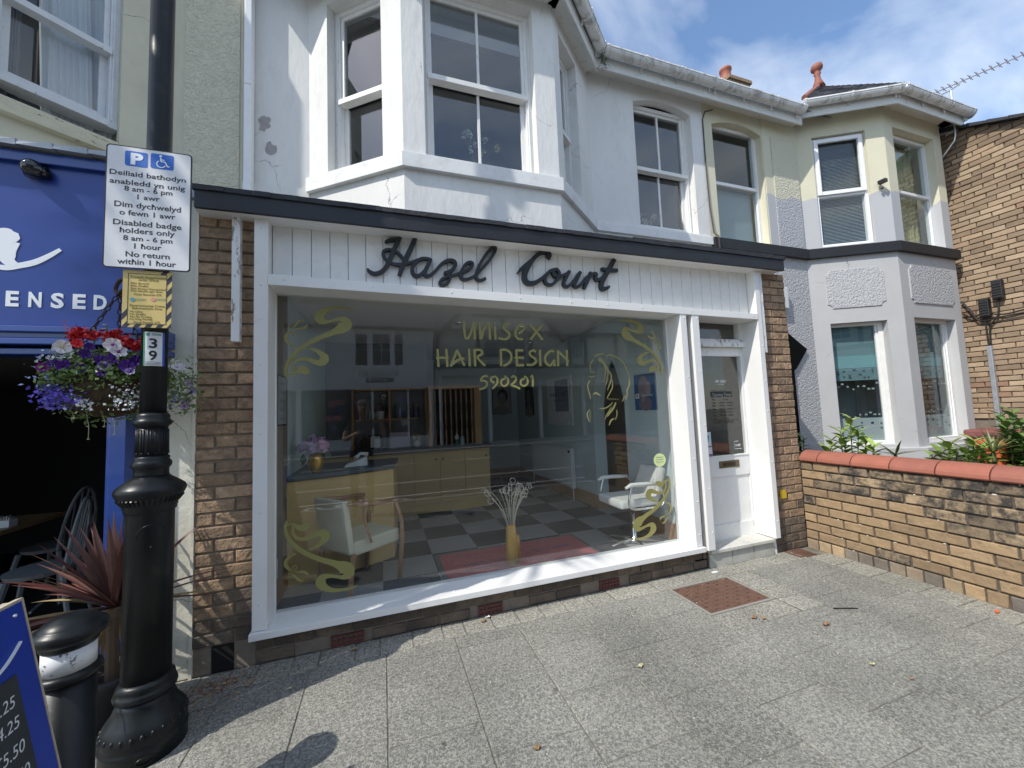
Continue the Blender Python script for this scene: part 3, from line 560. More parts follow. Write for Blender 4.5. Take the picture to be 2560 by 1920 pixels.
def ring(cx_, cy_, r_, w_): return [(cx_+r_*math.cos(a), cy_+r_*.9*math.sin(a), w_) for a in [i*math.pi/5 for i in range(11)]]
base_paths = [px_path(p, R4, GY) for p in (S1, S2, S3, S4, S5, S6, ring(312, 532, 33, 13), ring(392, 642, 36, 13))]
GXL, GXR, GZB, GZT = -.695, 2.62, .228, 2.372
def decal(fx, fz, label):
    mb = MB()
    for i, p in enumerate(base_paths):
        q = [((GXR+GXL-.02-s_ if fx else s_), (GZB+GZT+.01-z_ if fz else z_), w_) for s_, z_, w_ in p]
        ribbon(mb, FGO, q, .0012, .0008, n=4, off=-.00012*i)
    o = mb.build('vinyl_scroll', M_DECAL, salon); o['label'] = label
decal(False, False, 'gold art nouveau scroll in the upper left corner of the shop window'); decal(True, False, 'gold scroll in the upper right corner of the shop window')
decal(False, True, 'gold scroll in the lower left corner of the shop window'); decal(True, True, 'gold scroll in the lower right corner of the shop window')
R6 = (1060, 760, 5.53)
WORDS = {
 'U': [[(550, 240), (558, 380), (572, 462), (605, 475), (645, 400), (695, 255)], [(698, 252), (700, 490)]], 'N': [[(770, 248), (780, 488)], [(785, 480), (830, 350), (875, 275), (902, 290), (908, 380), (912, 492)]],
 'i': [[(978, 312), (988, 495)], [(977, 254), (979, 292)]], 's': [[(1192, 285), (1145, 275), (1103, 300), (1110, 350), (1165, 392), (1180, 440), (1145, 482), (1090, 485), (1028, 467)]],
 'e': [[(1300, 408), (1360, 375), (1388, 320), (1350, 285), (1300, 315), (1265, 385), (1270, 445), (1305, 482), (1368, 487)]], 'X': [[(1468, 282), (1640, 498)], [(1630, 288), (1468, 495)]],
 'H': [[(187, 620), (200, 870)], [(308, 620), (322, 870)], [(165, 745), (340, 742)]], 'A': [[(365, 865), (460, 635)], [(456, 640), (560, 855)], [(375, 852), (430, 800), (490, 768), (558, 750)]],
 'I': [[(622, 620), (632, 862)]], 'R': [[(695, 620), (708, 862)], [(690, 655), (745, 632), (795, 650), (795, 695), (740, 740), (845, 855)]], 'D': [[(1060, 625), (1065, 860)], [(1050, 640), (1120, 632), (1185, 665), (1208, 740), (1175, 815), (1098, 855)]],
 'E': [[(1275, 630), (1285, 855)], [(1265, 642), (1372, 642)], [(1248, 743), (1380, 743)], [(1272, 848), (1385, 845)]], 'S': [[(1548, 662), (1505, 642), (1462, 670), (1475, 715), (1532, 755), (1545, 800), (1495, 840), (1415, 840)]],
 'I2': [[(1600, 632), (1607, 860)]], 'G': [[(1800, 662), (1755, 650), (1695, 695), (1670, 765), (1700, 830), (1755, 845), (1800, 772)], [(1800, 768), (1805, 862)]], 'N2': [[(1850, 640), (1855, 860)], [(1852, 655), (2000, 795)], [(1972, 635), (1980, 860)]]}
DIG = {'5': [[(880, 1000), (822, 1000), (785, 1058), (845, 1065), (872, 1105), (840, 1158), (760, 1182)]], '9': [[(975, 1090), (932, 1068), (930, 1025), (970, 1002), (1010, 1030), (1008, 1100), (942, 1175)]],
 '0': [[(1110, 998), (1155, 1030), (1160, 1095), (1112, 1135), (1070, 1110), (1072, 1055), (1125, 1030)]], '2': [[(1205, 1020), (1235, 997), (1272, 1025), (1255, 1075), (1208, 1118), (1260, 1140), (1330, 1172)]],
 '0b': [[(1380, 998), (1425, 1030), (1430, 1095), (1382, 1132), (1338, 1108), (1342, 1052), (1392, 1030)]], '1': [[(1475, 1015), (1500, 997), (1503, 1142)]]}
for dct, w_ in ((WORDS, 34), (DIG, 28)):
    for ch, sts in dct.items():
        mb = MB()
        for i, st_ in enumerate(sts): ribbon(mb, FGO, px_path([(q[0]+(8 if False else 0), q[1]) for q in st_], R6, GY, w_), .0012, .0008, n=4, off=-.00012*i)
        mb.build('window_letter', M_DECAL, salon)
R7 = (1440, 780, 5.529)
FACE = [[(245, 620, 8), (290, 592, 16), (350, 580, 16), (412, 590, 8)], [(408, 603, 14), (480, 597, 18), (560, 625, 18), (640, 690, 16), (690, 780, 16), (722, 870, 18), (736, 960, 20), (725, 1040, 20), (697, 1090, 16), (710, 1140, 18), (680, 1215, 8)],
 [(243, 655, 8), (205, 700, 14), (193, 760, 14), (207, 818, 14)], [(190, 832, 12), (262, 832, 8)], [(178, 885, 10), (215, 900, 14), (265, 885, 8)], [(190, 945, 12), (160, 1010, 14), (172, 1080, 14), (190, 1150, 14), (202, 1205, 8)],
 [(310, 650, 50), (370, 690, 34), (402, 760, 22), (402, 850, 18), (385, 962, 5)], [(380, 690, 14), (428, 780, 25), (440, 880, 18), (405, 1030, 5)], [(430, 790, 20), (483, 870, 26), (480, 950, 22), (430, 1085, 5)], [(502, 940, 8), (502, 1040, 16), (470, 1110, 16), (425, 1195, 8)],
 [(235, 1140, 8), (270, 1118, 28), (315, 1140, 16), (350, 1170, 5)], [(682, 1150, 8), (660, 1190, 14), (635, 1242, 6)], [(325, 1330, 12), (395, 1333, 14), (455, 1300, 16), (505, 1252, 10)], [(550, 1250, 16), (520, 1320, 26), (470, 1390, 24), (430, 1450, 10)],
 [(488, 1310, 8), (450, 1380, 16), (412, 1445, 14), (405, 1492, 5)], [(560, 1350, 12), (565, 1420, 14), (540, 1497, 8)], [(527, 1472, 14), (482, 1500, 26), (458, 1565, 14)], [(192, 1345, 8), (155, 1405, 18), (165, 1470, 16), (192, 1522, 8)], [(205, 1370, 6), (190, 1440, 10), (202, 1502, 5)]]
FACE += [[(440+i*18, 1192+i*2, 6), (450+i*18, 1214-i, 4)] for i in range(9)]
mb = MB()
for i, st_ in enumerate(FACE): ribbon(mb, FGO, px_path(st_, R7, GY), .0012, .0008, n=4, off=-.00008*i)
o = mb.build('vinyl_portrait', M_DECALF, salon); o['label'] = 'thin gold line drawing of a woman with long hair on the shop window'
cst = hy(1649, 1150, GY); mb = MB().prism([FGO.P(cst[0]+.068*math.cos(a), cst[1]+.062*math.sin(a), .0012) for a in [i*math.pi/12 for i in range(24)]], [FGO.P(cst[0]+.068*math.cos(a), cst[1]+.062*math.sin(a), .002) for a in [i*math.pi/12 for i in range(24)]])
stk = mb.build('round_sticker', P('lime_sticker', (.62, .72, .35), .5, var=.1, vscale=40), salon); 
for i, (t_, h_) in enumerate((('Shotblast', .012), ('& Protective', .012), ('Steam', .012))):
    textmesh(t_, FGO, cst[0], cst[1]+.022-i*.022, .0022, .010, P('green_ink', (.12, .2, .08), .6), stk, name='sticker_print', width=.08)
# --- upper storey
FU = Fr((0, 3.8), (1, 0))
FBL = Fr((-.607, 3.8), (.807, -.61)); LBL = math.hypot(.807, .61)
FBF = Fr((0, 3.19), (1, 0)); FBR = Fr((1.645, 3.19), (.735, .61)); LBR = math.hypot(.735, .61)
XJ = 1.645+.735
m = MB(); wall(m, FU, -1.135, -.607, 2.9, 5.75); m.build('rendered_wall', M_WR, salon)
m = MB(); wall(m, FU, XJ, 4.135, 2.9, 5.66, [(3.03, 3.93, 3.69, 5.40, .09)], depth=.10)
m.build('rendered_wall', M_WR, salon)
m = MB(); wall(m, FBL, 0, LBL, 2.9, 5.75, [(.213, .806, 3.70, 5.36)], depth=.11); wall(m, FBF, .2, 1.645, 2.9, 5.75, [(.383, 1.43, 3.72, 5.40)], depth=.11); wall(m, FBR, 0, LBR, 2.9, 5.75, [(.14, .60, 3.72, 5.33)], depth=.11)
m.build('bay_wall', M_WR, salon)
def offs_poly(d): return None
sl2 = MB()
def bayband(mb, z0, z1, d, FL_, LL, FFt, xa, xb, FR__, LR, zl=0):
    a = FL_.P(0, 0, d); b0 = FL_.P(LL, 0, d); 
    # mitred corners
    def isect(F1, F2, d):
        p1 = F1.p+F1.n*d; p2 = F2.p+F2.n*d; det = F1.u.x*(-F2.u.y)+F2.u.x*F1.u.y
        t = ((p2.x-p1.x)*(-F2.u.y)+F2.u.x*(p2.y-p1.y))/det; return p1+F1.u*t
    c1 = isect(FL_, FFt, d); c2 = isect(FFt, FR__, d); e = FR__.P(LR, 0, d)
    s1 = FL_.P(0, 0, -.02); i1 = isect(FL_, FFt, -.02); i2 = isect(FFt, FR__, -.02); s2 = FR__.P(LR, 0, -.02)
    for q in ((a, c1, i1, s1), (c1, c2, i2, i1), (c2, e, s2, i2)):
        mb.hexa([(q[0][0], q[0][1], z0), (q[1][0], q[1][1], z0), (q[2][0], q[2][1], z0), (q[3][0], q[3][1], z0), (q[0][0], q[0][1], z1), (q[1][0], q[1][1], z1), (q[2][0], q[2][1], z1+.0), (q[3][0], q[3][1], z1)])
    return mb
bayband(sl2, 3.56, 3.69, .045, FBL, LBL, FBF, .2, 1.645, FBR, LBR); sl2.fbox(FU, XJ, 4.135, 3.56, 3.665, -.01, .03)
sl2.build('stone_sill', M_WSILL, salon, bevel=.004)
MB().fbox(FU, -1.135, -.607, 3.5, 3.6, -.01, .012).build('plinth_band', M_WR, salon)
for pcx, pcy, pr, sd_ in ((661, 308, 21, 1), (676, 372, 18, 2)):
    rr_ = random.Random(sd_); pp_ = []
    for k in range(16):
        a_ = 2*math.pi*k/16; q_ = pr*rr_.uniform(.65, 1.15); pp_.append(hy(pcx+q_*.8*math.cos(a_), pcy-q_*math.sin(a_), 3.799))
    MB().prism([FU.P(a_, b_, .001) for a_, b_ in pp_], [FU.P(a_, b_, .0035) for a_, b_ in pp_]).build('peeled_patch', M_PEEL, salon)
MB().box(-1.10, 3.70, 2.97, -1.045, 3.79, 4.44).box(-1.10, 3.695, 4.44, -1.045, 3.79, 6.2).build('rainwater_pipe', M_UPVC, salon, bevel=.006)
def sash(par, F, a, b, za, zb, d, cols=1, zm=None, fw=.055, mat=M_WP, gm=M_GLASSU, rise=0):
    zm = zm or (za+zb)/2
    f = MB(); f.fbox(F, a, a+fw, za, zb, d-.10, d).fbox(F, b-fw, b, za, zb, d-.10, d).fbox(F, a+fw, b-fw, zb-fw*.8, zb, d-.10, d).fbox(F, a+fw, b-fw, za, za+.05, d-.12, d+.012)
    f.fbox(F, a+fw*.6, a+fw*.75, za+.05, zb-fw*.8, d-.002, d+.012).fbox(F, b-fw*.75, b-fw*.6, za+.05, zb-fw*.8, d-.002, d+.012)
    wn = f.build('sash_window', mat, par, bevel=.0025)
    up = MB(); a1, b1 = a+fw, b-fw; st_ = .032
    up.fbox(F, a1, a1+st_, zm, zb-fw*.8, d-.055, d-.018).fbox(F, b1-st_, b1, zm, zb-fw*.8, d-.055, d-.018).fbox(F, a1, b1, zb-fw*.8-.035, zb-fw*.8, d-.05, d-.02).fbox(F, a1-.01, b1+.01, zm-.012, zm+.035, d-.06, d+.018)
    for c in range(1, cols): x_ = a1+(b1-a1)*c/cols; up.fbox(F, x_-.012, x_+.012, zm+.035, zb-fw*.8-.035, d-.05, d-.022)
    up.build('upper_sash', mat, wn, bevel=.002)
    lo = MB(); lo.fbox(F, a1, a1+st_+.01, za+.05, zm-.012, d-.095, d-.055).fbox(F, b1-st_-.01, b1, za+.05, zm-.012, d-.095, d-.055).fbox(F, a1, b1, za+.05, za+.115, d-.09, d-.06)
    for c in range(1, cols): x_ = a1+(b1-a1)*c/cols; lo.fbox(F, x_-.012, x_+.012, za+.115, zm-.012, d-.09, d-.062)
    lo.build('lower_sash', mat, wn, bevel=.002)
    for c in range(cols):
        xa, xb = a1+(b1-a1)*c/cols, a1+(b1-a1)*(c+1)/cols
        MB().fbox(F, xa, xb, zm, zb-fw*.8, d-.038, d-.034).build('pane', gm, wn); MB().fbox(F, xa, xb, za+.05, zm, d-.078, d-.074).build('pane', gm, wn)
    return wn
sash(salon, FBF, .383, 1.43, 3.70, 5.40, -.10, 2, 4.52)
sash(salon, FBL, .213, .806, 3.70, 5.36, -.10, 1, 4.43)
sash(salon, FBR, .14, .60, 3.72, 5.33, -.10, 1, 4.43)
sash(salon, FU, 3.03, 3.93, 3.69, 5.36, -.09, 2, 4.49)
# rooms behind the upstairs windows
MB().box(-.9, 4.3, 3.2, 4.1, 6.5, 3.25).box(-.9, 6.5, 3.2, 4.1, 6.6, 5.7).box(-1.0, 4.0, 3.2, -.9, 6.5, 5.7).box(4.1, 3.95, 3.2, 4.13, 6.5, 5.7).box(-.9, 4.0, 5.65, 4.1, 6.5, 5.7).box(2.35, 3.95, 3.2, 2.42, 6.5, 5.7).build('upstairs_room', M_ROOM, salon)
# eaves: bay roof and gutters
M_GUT = P('weathered_white_gutter', (.74, .75, .74), .45, grime=.75, gscale=9, glo=.5, ghi=.66, gcol=(.22, .22, .19), stretch=(1, 1, .5))
M_FASC = P('weathered_white_fascia', (.70, .71, .69), .6, var=.05, vscale=5, grime=.5, gscale=11, glo=.55, ghi=.7, gcol=(.33, .32, .28))
def gutter(par, F, s0, s1, z, d, r=.062):
    g = MB(); n = 8; pts = []
    for k in range(n+1):
        a = math.pi+math.pi*k/n; pts.append((d+r+r*math.cos(a), z+r*math.sin(a)))
    g.prism([F.P(s0, q[1], q[0]) for q in pts], [F.P(s1, q[1], q[0]) for q in pts]); g.fbox(F, s0, s1, z-.006, z+.012, d+2*r-.004, d+2*r+.006)
    o = g.build('gutter', M_GUT, par)
    L_ = s1-s0; n_ = max(1, int(L_/.45))
    for i in range(n_+1):
        k = MB(); s_ = s0+L_*i/n_*.94+.03; pp = [(d+r+(r+.006)*math.cos(math.pi+math.pi*j/8), z+(r+.006)*math.sin(math.pi+math.pi*j/8)) for j in range(9)]
        k.prism([F.P(s_-.012, q[1], q[0]) for q in pp], [F.P(s_+.012, q[1], q[0]) for q in pp]); k.fbox(F, s_-.014, s_+.014, z-.004, z+.018, d, d+2*r+.01)
        k.fbox(F, s_-.006, s_+.006, z-.10, z-.0, d, d+.02); k.build('gutter_bracket', M_GUT, o)
    return o
ev = MB().fbox(FU, XJ+.02, 4.16, 5.445, 5.58, .16, .18).fbox(FU, XJ, 4.16, 5.545, 5.56, -.02, .16)
ev.build('eaves_fascia', M_FASC, salon)
MB().fbox(FU, 4.0, 4.10, 5.445, 5.57, .18, .184).build('eaves_joint', M_FASC, salon)
gutter(salon, FU, XJ+.10, 4.14, 5.61, .19)
E_ = .26
def isx(F1, F2, d):
    p1 = F1.p+F1.n*d; p2 = F2.p+F2.n*d; det = F1.u.x*(-F2.u.y)+F2.u.x*F1.u.y
    t = ((p2.x-p1.x)*(-F2.u.y)+F2.u.x*(p2.y-p1.y))/det; return t
def bay_eaves(par, FL_, FF_, FR__, LR, zsof, zf0, zf1, zg, d=.16, endr=.0):
    mb = MB(); a1 = isx(FL_, FF_, d); b0 = isx(FF_, FL_, d); b1 = isx(FF_, FR__, d); c0 = isx(FR__, FF_, d)
    mb.fbox(FL_, 0.0, a1, zf0, zf1, d-.02, d).fbox(FF_, b0, b1, zf0, zf1, d-.02, d).fbox(FR__, c0, LR, zf0, zf1, d-.02, d)
    for F, s0, s1 in ((FL_, .0, a1-.02), (FF_, b0, b1), (FR__, c0+.02, LR)): mb.fbox(F, s0, s1, zsof, zsof+.012, -.02, d-.022)
    mb.build('eaves_fascia', M_FASC, par)
    g1, g2, g3, g4 = isx(FL_, FF_, d+.07), isx(FF_, FL_, d+.07), isx(FF_, FR__, d+.07), isx(FR__, FF_, d+.07)
    gutter(par, FL_, -.03, g1, zg, d+.008); gutter(par, FF_, g2, g3, zg, d+.008); gutter(par, FR__, g4, LR+endr, zg, d+.008)
bay_eaves(salon, FBL, FBF, FBR, LBR-.03, 5.50, 5.43, 5.61, 5.62, endr=-.08)
# slate roof
def roof(par, pts_list, name='slate_roof'):
    mb = MB()
    for q in pts_list: mb.quad(q)
    return mb.build(name, M_ROOF, par)
roof(salon, [[(-1.2, 3.55, 5.62), (4.15, 3.55, 5.62), (4.15, 7.5, 8.6), (-1.2, 7.5, 8.6)], [(.1, 2.98, 5.66), (1.75, 2.98, 5.66), (.92, 3.9, 6.9)], [(1.75, 2.98, 5.66), (2.45, 3.6, 5.66), (.92, 5.2, 6.9), (.92, 3.9, 6.9)], [(-.7, 3.6, 5.66), (.1, 2.98, 5.66), (.92, 3.9, 6.9), (.92, 5.2, 6.9)]])
# ================================================================ CREAM BUILDING (cafe)
cafe = thing('cafe_building', 'cream rendered building with blue cafe shopfront left of the brick pier', 'building', (-3.4, 2.89, 0))
m = MB(); m.box(-1.392, 2.885, 0, -1.108, 3.78, 2.93); m.build('rendered_pier', M_CRL, cafe, bevel=.004)
m = MB()
for i in range(24): z_ = i*.12; w_ = .010+.006*random.random(); m.box(-1.11, 2.876, z_, -1.10+w_*.4, 2.90, z_+.12)
m.build('ragged_render_edge', M_CRL, cafe)
FCL = Fr((-4.63, 3.8), (.80, -.61)); FCR = Fr((-2.37, 3.14), (.77, .66)); LCR = math.hypot(.77, .66); FCF = Fr((0, 3.14), (1, 0))
m = MB(); wall(m, FU, -1.60, -1.137, 2.9, 6.4); m.build('rendered_wall', M_CR, cafe)
m = MB(); m.fbox(FU, -1.56, -1.16, 3.12, 6.0, -.01, .012); m.build('roughcast_panel', M_CRR, cafe)
m = MB(); wall(m, FCR, 0, LCR, 3.0, 6.4, [(-.0+.05, .66, 3.62, 5.4)], depth=.07); wall(m, FCF, -3.8, -2.37, 3.0, 6.4, [(-3.6, -2.57, 3.62, 5.4)], depth=.07); m.build('bay_wall', M_CR, cafe)
m = MB(); m.fbox(FCR, -.02, LCR-.05, 3.52, 3.62, -.02, .06).fbox(FCF, -3.8, -2.33, 3.52, 3.62, -.02, .06); m.build('stone_sill', P('peeling_cream_sill', (.60, .57, .42), .75, var=.08, vscale=6, bump=.9, bscale=18, bdist=.008, grime=.95, gscale=10, glo=.60, ghi=.63, gcol=(.23, .17, .12), stretch=(1, 1, 2.5)), cafe, bevel=.004)
M_OLDW = P('old_white_paint', (.66, .68, .70), .55, var=.06, vscale=12, bump=.3, grime=.8, gscale=20, glo=.62, ghi=.68, gcol=(.2, .18, .15))
wn = sash(cafe, FCR, .05, .66, 3.77, 5.40, -.045, 1, 4.36, mat=M_OLDW, gm=M_GLASS); sash(cafe, FCF, -3.6, -2.57, 3.70, 5.40, -.045, 2, 4.36, mat=M_OLDW, gm=M_GLASS)
M_NET = P('net_curtain', (.50, .54, .58), .9, var=.06, vscale=3)
def curtain(par, F, a, b, za, zb, d, amp=.02, n=60, mat=M_NET, lean=0):
    mb = MB(); v = []
    rr = random.Random(5)
    for i in range(n+1):
        t = i/n; s_ = a+(b-a)*t; dd = d+amp*math.sin(t*(b-a)*38+1.3*math.sin(t*9))+.4*amp*math.sin(t*77)
        mb.v += [F.P(s_+lean*.5, za, dd), F.P(s_, zb, dd*1.0)]
    for i in range(n): mb.f.append((2*i, 2*i+2, 2*i+3, 2*i+1)); mb.mi.append(0)
    return mb.build('curtain', mat, par, smooth=True)
curtain(wn, FCR, .24, .62, 3.72, 5.36, -.17, lean=.12); curtain(wn, FCR, .06, .20, 3.72, 5.36, -.17, mat=P('dim_curtain', (.16, .17, .20), .9))
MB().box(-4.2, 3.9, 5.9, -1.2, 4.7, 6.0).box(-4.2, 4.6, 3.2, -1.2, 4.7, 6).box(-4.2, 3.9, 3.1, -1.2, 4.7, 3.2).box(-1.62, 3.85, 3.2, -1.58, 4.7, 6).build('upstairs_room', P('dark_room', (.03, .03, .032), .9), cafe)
# blue shopfront
FCS = Fr((0, 2.75), (1, 0))
fs = MB().fbox(FCS, -4.2, -1.28, 2.06, 3.0, -.12, 0).build('sign_fascia', M_BLUES, cafe, bevel=.003)
md = MB()
for z_, o_ in ((1.905, .0), (1.955, .03), (1.99, .015), (2.02, .04)): md.fbox(FCS, -4.2, -1.20, z_, z_+.034, -.12, o_)
md.fbox(FCS, -4.2, -1.26, 2.96, 3.02, -.12, .03)
md.build('shopfront_moulding', M_BLUE, cafe, bevel=.005)
md = MB(); 
for i in range(20): a_ = -4.2+2.95*i/20; md.hexa([(a_, 2.68, 3.03), (a_+.15, 2.68, 3.025), (a_+.15, 3.2, 3.10), (a_, 3.2, 3.10), (a_, 2.685, 3.055), (a_+.15, 2.68, 3.06), (a_+.15, 3.2, 3.14), (a_, 3.2, 3.14)])
md.build('lead_flashing', M_LEAD, cafe)
MB().box(-1.20, 2.86, 2.93, -1.10, 3.1, 3.02).build('lead_cap', M_LEAD, cafe, bevel=.01)
po = MB().box(-1.47, 2.80, 0, -1.392, 2.90, 1.92).build('shopfront_post', M_BLUE, cafe, bevel=.004); MB().box(-1.50, 2.84, 0, -1.472, 2.90, 1.92).build('door_jamb', M_BLUE, cafe); MB().box(-3.9, 2.80, 0, -3.8, 2.92, 1.92).build('shopfront_post', M_BLUE, cafe)
MB().box(-1.385, 2.80, 1.80, -1.33, 2.885, 1.95).build('post_bracket', M_BLUE, cafe, bevel=.003)
for ch, pxx in (('E', 50), ('N', 287), ('S', 520), ('E', 747), ('D', 965)):
    a = hy(pxx/4.148, 700+(262+ (pxx-50)*.04)/4.148, 2.745); b = hy((pxx+138)/4.148, 700+262/4.148, 2.745)
    textmesh(ch, FCS, a[0], a[1], .001, .078, M_WLET, fs, name='fascia_letter', width=b[0]-a[0], align='LEFT', bold=.035, ext=.002)
mb = MB(); RC = (0, 0, 2.592)
for p in ([(-60, 1560, 60), (20, 1530, 120), (85, 1535, 95), (128, 1530, 40)], [(60, 1560, 130), (40, 1620, 120), (60, 1690, 80), (110, 1715, 30)], [(-60, 1720, 30), (40, 1735, 40), (130, 1722, 42), (230, 1700, 42), (320, 1660, 34), (395, 1618, 24)]):
    ribbon(mb, FCS, px_path(p, RC, 2.75), .001, .002, n=6)
mb.build('fascia_script', M_WLET, fs)
dm = hy(92, 428, 2.74); dc = MB().ball((dm[0], 2.71, dm[1]), .045, 20, 12).lathe([(.052, -.03), (.055, 0), (.05, .02)], (dm[0]+.012, 2.73, dm[1]-.01), 20).build('dome_camera', P('black_dome', (.006, .006, .007), .08, coat=.5), cafe, smooth=True)
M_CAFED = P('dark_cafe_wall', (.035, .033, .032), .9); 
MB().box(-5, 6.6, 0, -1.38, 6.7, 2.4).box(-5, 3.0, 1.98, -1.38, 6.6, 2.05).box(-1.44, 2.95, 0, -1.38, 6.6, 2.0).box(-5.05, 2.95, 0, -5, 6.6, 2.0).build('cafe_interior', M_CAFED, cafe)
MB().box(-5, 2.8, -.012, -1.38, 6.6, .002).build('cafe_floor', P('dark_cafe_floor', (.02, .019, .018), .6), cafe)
roof(cafe, [[(-6, 3.5, 6.4), (-1.15, 3.5, 6.4), (-1.15, 7.5, 9), (-6, 7.5, 9)]])
# ================================================================ GREY HOUSE
gh = thing('grey_house', 'grey and cream rendered house with two storey bay window behind the brick garden wall', 'house', (6.6, 3.5, .3))
J0 = Vector((5.90, 3.8)); FGL = Fr(J0, (1.0, -.55)); LGL = math.hypot(1.0, .55); FGF = Fr((6.90, 3.25), (1, 0)); LGF = 1.40; FGR = Fr((8.30, 3.25), (.16, .55)); LGR = .57
def two_tone(name, c1, c2, z0, amp=.05):
    m = P(name, c1, .85, var=.05, vscale=2, bump=.3, bscale=30)
    t = m.node_tree; L = t.links; b = t.nodes['Principled BSDF']; old = b.inputs['Base Color'].links[0].from_socket
    g = nd(t, 'ShaderNodeNewGeometry'); s = nd(t, 'ShaderNodeSeparateXYZ'); L.new(g.outputs['Position'], s.inputs[0])
    n = nd(t, 'ShaderNodeTexNoise'); n.inputs['Scale'].default_value = 4; n.inputs['Detail'].default_value = 4; L.new(g.outputs['Position'], n.inputs[0])
    a = nd(t, 'ShaderNodeMath', operation='MULTIPLY_ADD'); L.new(n.outputs[0], a.inputs[0]); a.inputs[1].default_value = amp*4; L.new(s.outputs[2], a.inputs[2])
    r = nd(t, 'ShaderNodeMapRange'); r.inputs['From Min'].default_value = z0+amp*2-.004; r.inputs['From Max'].default_value = z0+amp*2+.004; L.new(a.outputs[0], r.inputs[0])
    x_ = nd(t, 'ShaderNodeMixRGB'); L.new(r.outputs[0], x_.inputs[0]); x_.inputs[1].default_value = (*c2, 1); L.new(old, x_.inputs[2]); L.new(x_.outputs[0], b.inputs['Base Color']); return m
M_TT = two_tone('cream_over_grey_render', (.63, .605, .46), (.455, .465, .48), 4.42)
M_TTR = voro_bump(two_tone('cream_over_grey_roughcast', (.60, .58, .45), (.43, .445, .47), 4.40), 48, .9, .012)
M_CREAMW = P('pale_cream_render', (.63, .605, .46), .85, var=.05, vscale=2, bump=.3, bscale=30)
m = MB(); wall(m, FU, 4.137, 5.90, 3.66, 5.66, [(4.29, 5.19, 3.68, 5.37, .09)], depth=.10); m.build('upper_wall', M_CREAMW, gh)
m = MB().fbox(FU, 5.21, 5.90, 3.66, 5.60, -.01, .008); m.build('upper_wall_margin', M_TT, gh)
m = MB(); m.fbox(FU, 5.36, 5.87, 3.67, 5.30, .008, .02).build('roughcast_panel', M_TTR, gh, bevel=.01)
m = MB(); wall(m, FU, 4.137, 5.90, .2, 3.52); m.build('roughcast_wall', M_GRR, gh)
def splitbay(z0, z1, hl, hf, mat, nm):
    m = MB(); wall(m, FGL, 0, LGL, z0, z1, hl, depth=.12); wall(m, FGF, 0, LGF, z0, z1, hf, depth=.12); wall(m, FGR, 0, LGR, z0, z1); m.build(nm, mat, gh)
splitbay(3.66, 5.70, [(.21, .905, 3.69, 5.36)], [(.20, 1.205, 3.70, 5.41)], M_TT, 'bay_upper_wall')
splitbay(.72, 3.52, [(.222, .93, .83, 2.56)], [(.21, 1.22, .83, 2.59)], M_GR, 'bay_lower_wall')
def bband(mb, z0, z1, d, din=-.02):
    F1, F2, F3 = FGL, FGF, FGR
    c1 = F1.P(isx(F1, F2, d), 0, d); i1 = F1.P(isx(F1, F2, din), 0, din); c2 = F2.P(isx(F2, F3, d), 0, d); i2 = F2.P(isx(F2, F3, din), 0, din)
    a = F1.P(.0, 0, d); a0 = F1.P(.0, 0, din); e = F3.P(LGR, 0, d); e0 = F3.P(LGR, 0, din)
    for q in ((a, c1, i1, a0), (c1, c2, i2, i1), (c2, e, e0, i2)): mb.hexa([(p_[0], p_[1], z0) for p_ in q]+[(p_[0], p_[1], z1) for p_ in q])
    return mb
M_BLKF = P('black_string_course', (.014, .016, .02), .6, var=.1, vscale=5)
sc_ = bband(MB(), 3.52, 3.66, .055).fbox(FU, 4.137, 5.93, 3.52, 3.66, -.02, .055).build('string_course', M_BLKF, gh, bevel=.004)
pl = bband(MB(), .62, .79, .10).build('bay_sill', M_GR, gh, bevel=.005); bband(MB(), .2, .62, .05).build('bay_plinth', M_GR, gh)
# roughcast panels with scooped corners
def scoop(F, a, b, za, zb, r=.06):
    pts = []
    for cx_, cz_, a0_ in ((a, za, 90), (b, za, 180), (b, zb, 270), (a, zb, 0)):
        for k in range(5): t = rad(a0_-90*k/4); pts.append((cx_+r*math.cos(t), cz_+r*math.sin(t)))
    return pts
for F, a, b, za, zb in ((FGL, .215, .935, 2.775, 3.325), (FGF, .20, 1.23, 2.80, 3.345)):
    p_ = scoop(F, a, b, za, zb); MB().prism([F.P(s_, z_, -.02) for s_, z_ in p_], [F.P(s_, z_, .012) for s_, z_ in p_]).build('roughcast_panel', M_GRR, gh)
    # rim line
    m = MB(); q = p_+[p_[0]]
    for i in range(len(q)-1): m.tube([F.P(q[i][0], q[i][1], .004), F.P(q[i+1][0], q[i+1][1], .004)], .007, 4)
    m.build('panel_rim', M_GR, gh)
def upvc(F, a, b, za, zb, zm, d, opener=False, name='casement_window'):
    f = MB(); t = .045; f.fbox(F, a, a+t, za, zb, d-.07, d).fbox(F, b-t, b, za, zb, d-.07, d).fbox(F, a+t, b-t, zb-t, zb, d-.07, d).fbox(F, a+t, b-t, za, za+t, d-.07, d).fbox(F, a+t, b-t, zm-.022, zm+.022, d-.07, d)
    o = f.build(name, M_UPVC, gh, bevel=.004)
    if opener:
        g = MB(); u = .05; g.fbox(F, a+.03, a+.03+u, zm+.015, zb-.03, d, d+.03).fbox(F, b-.03-u, b-.03, zm+.015, zb-.03, d, d+.03).fbox(F, a+.03+u, b-.03-u, zb-.03-u, zb-.03, d, d+.03).fbox(F, a+.03+u, b-.03-u, zm+.015, zm+.015+u, d, d+.03); g.build('opening_light', M_UPVC, o, bevel=.004)
    MB().fbox(F, a+t, b-t, za+t, zm-.02, d-.035, d-.03).build('pane', M_GLASSH, o); MB().fbox(F, a+t, b-t, zm+.02, zb-t, d-.035, d-.03).build('pane', M_GLASSH, o)
    return o
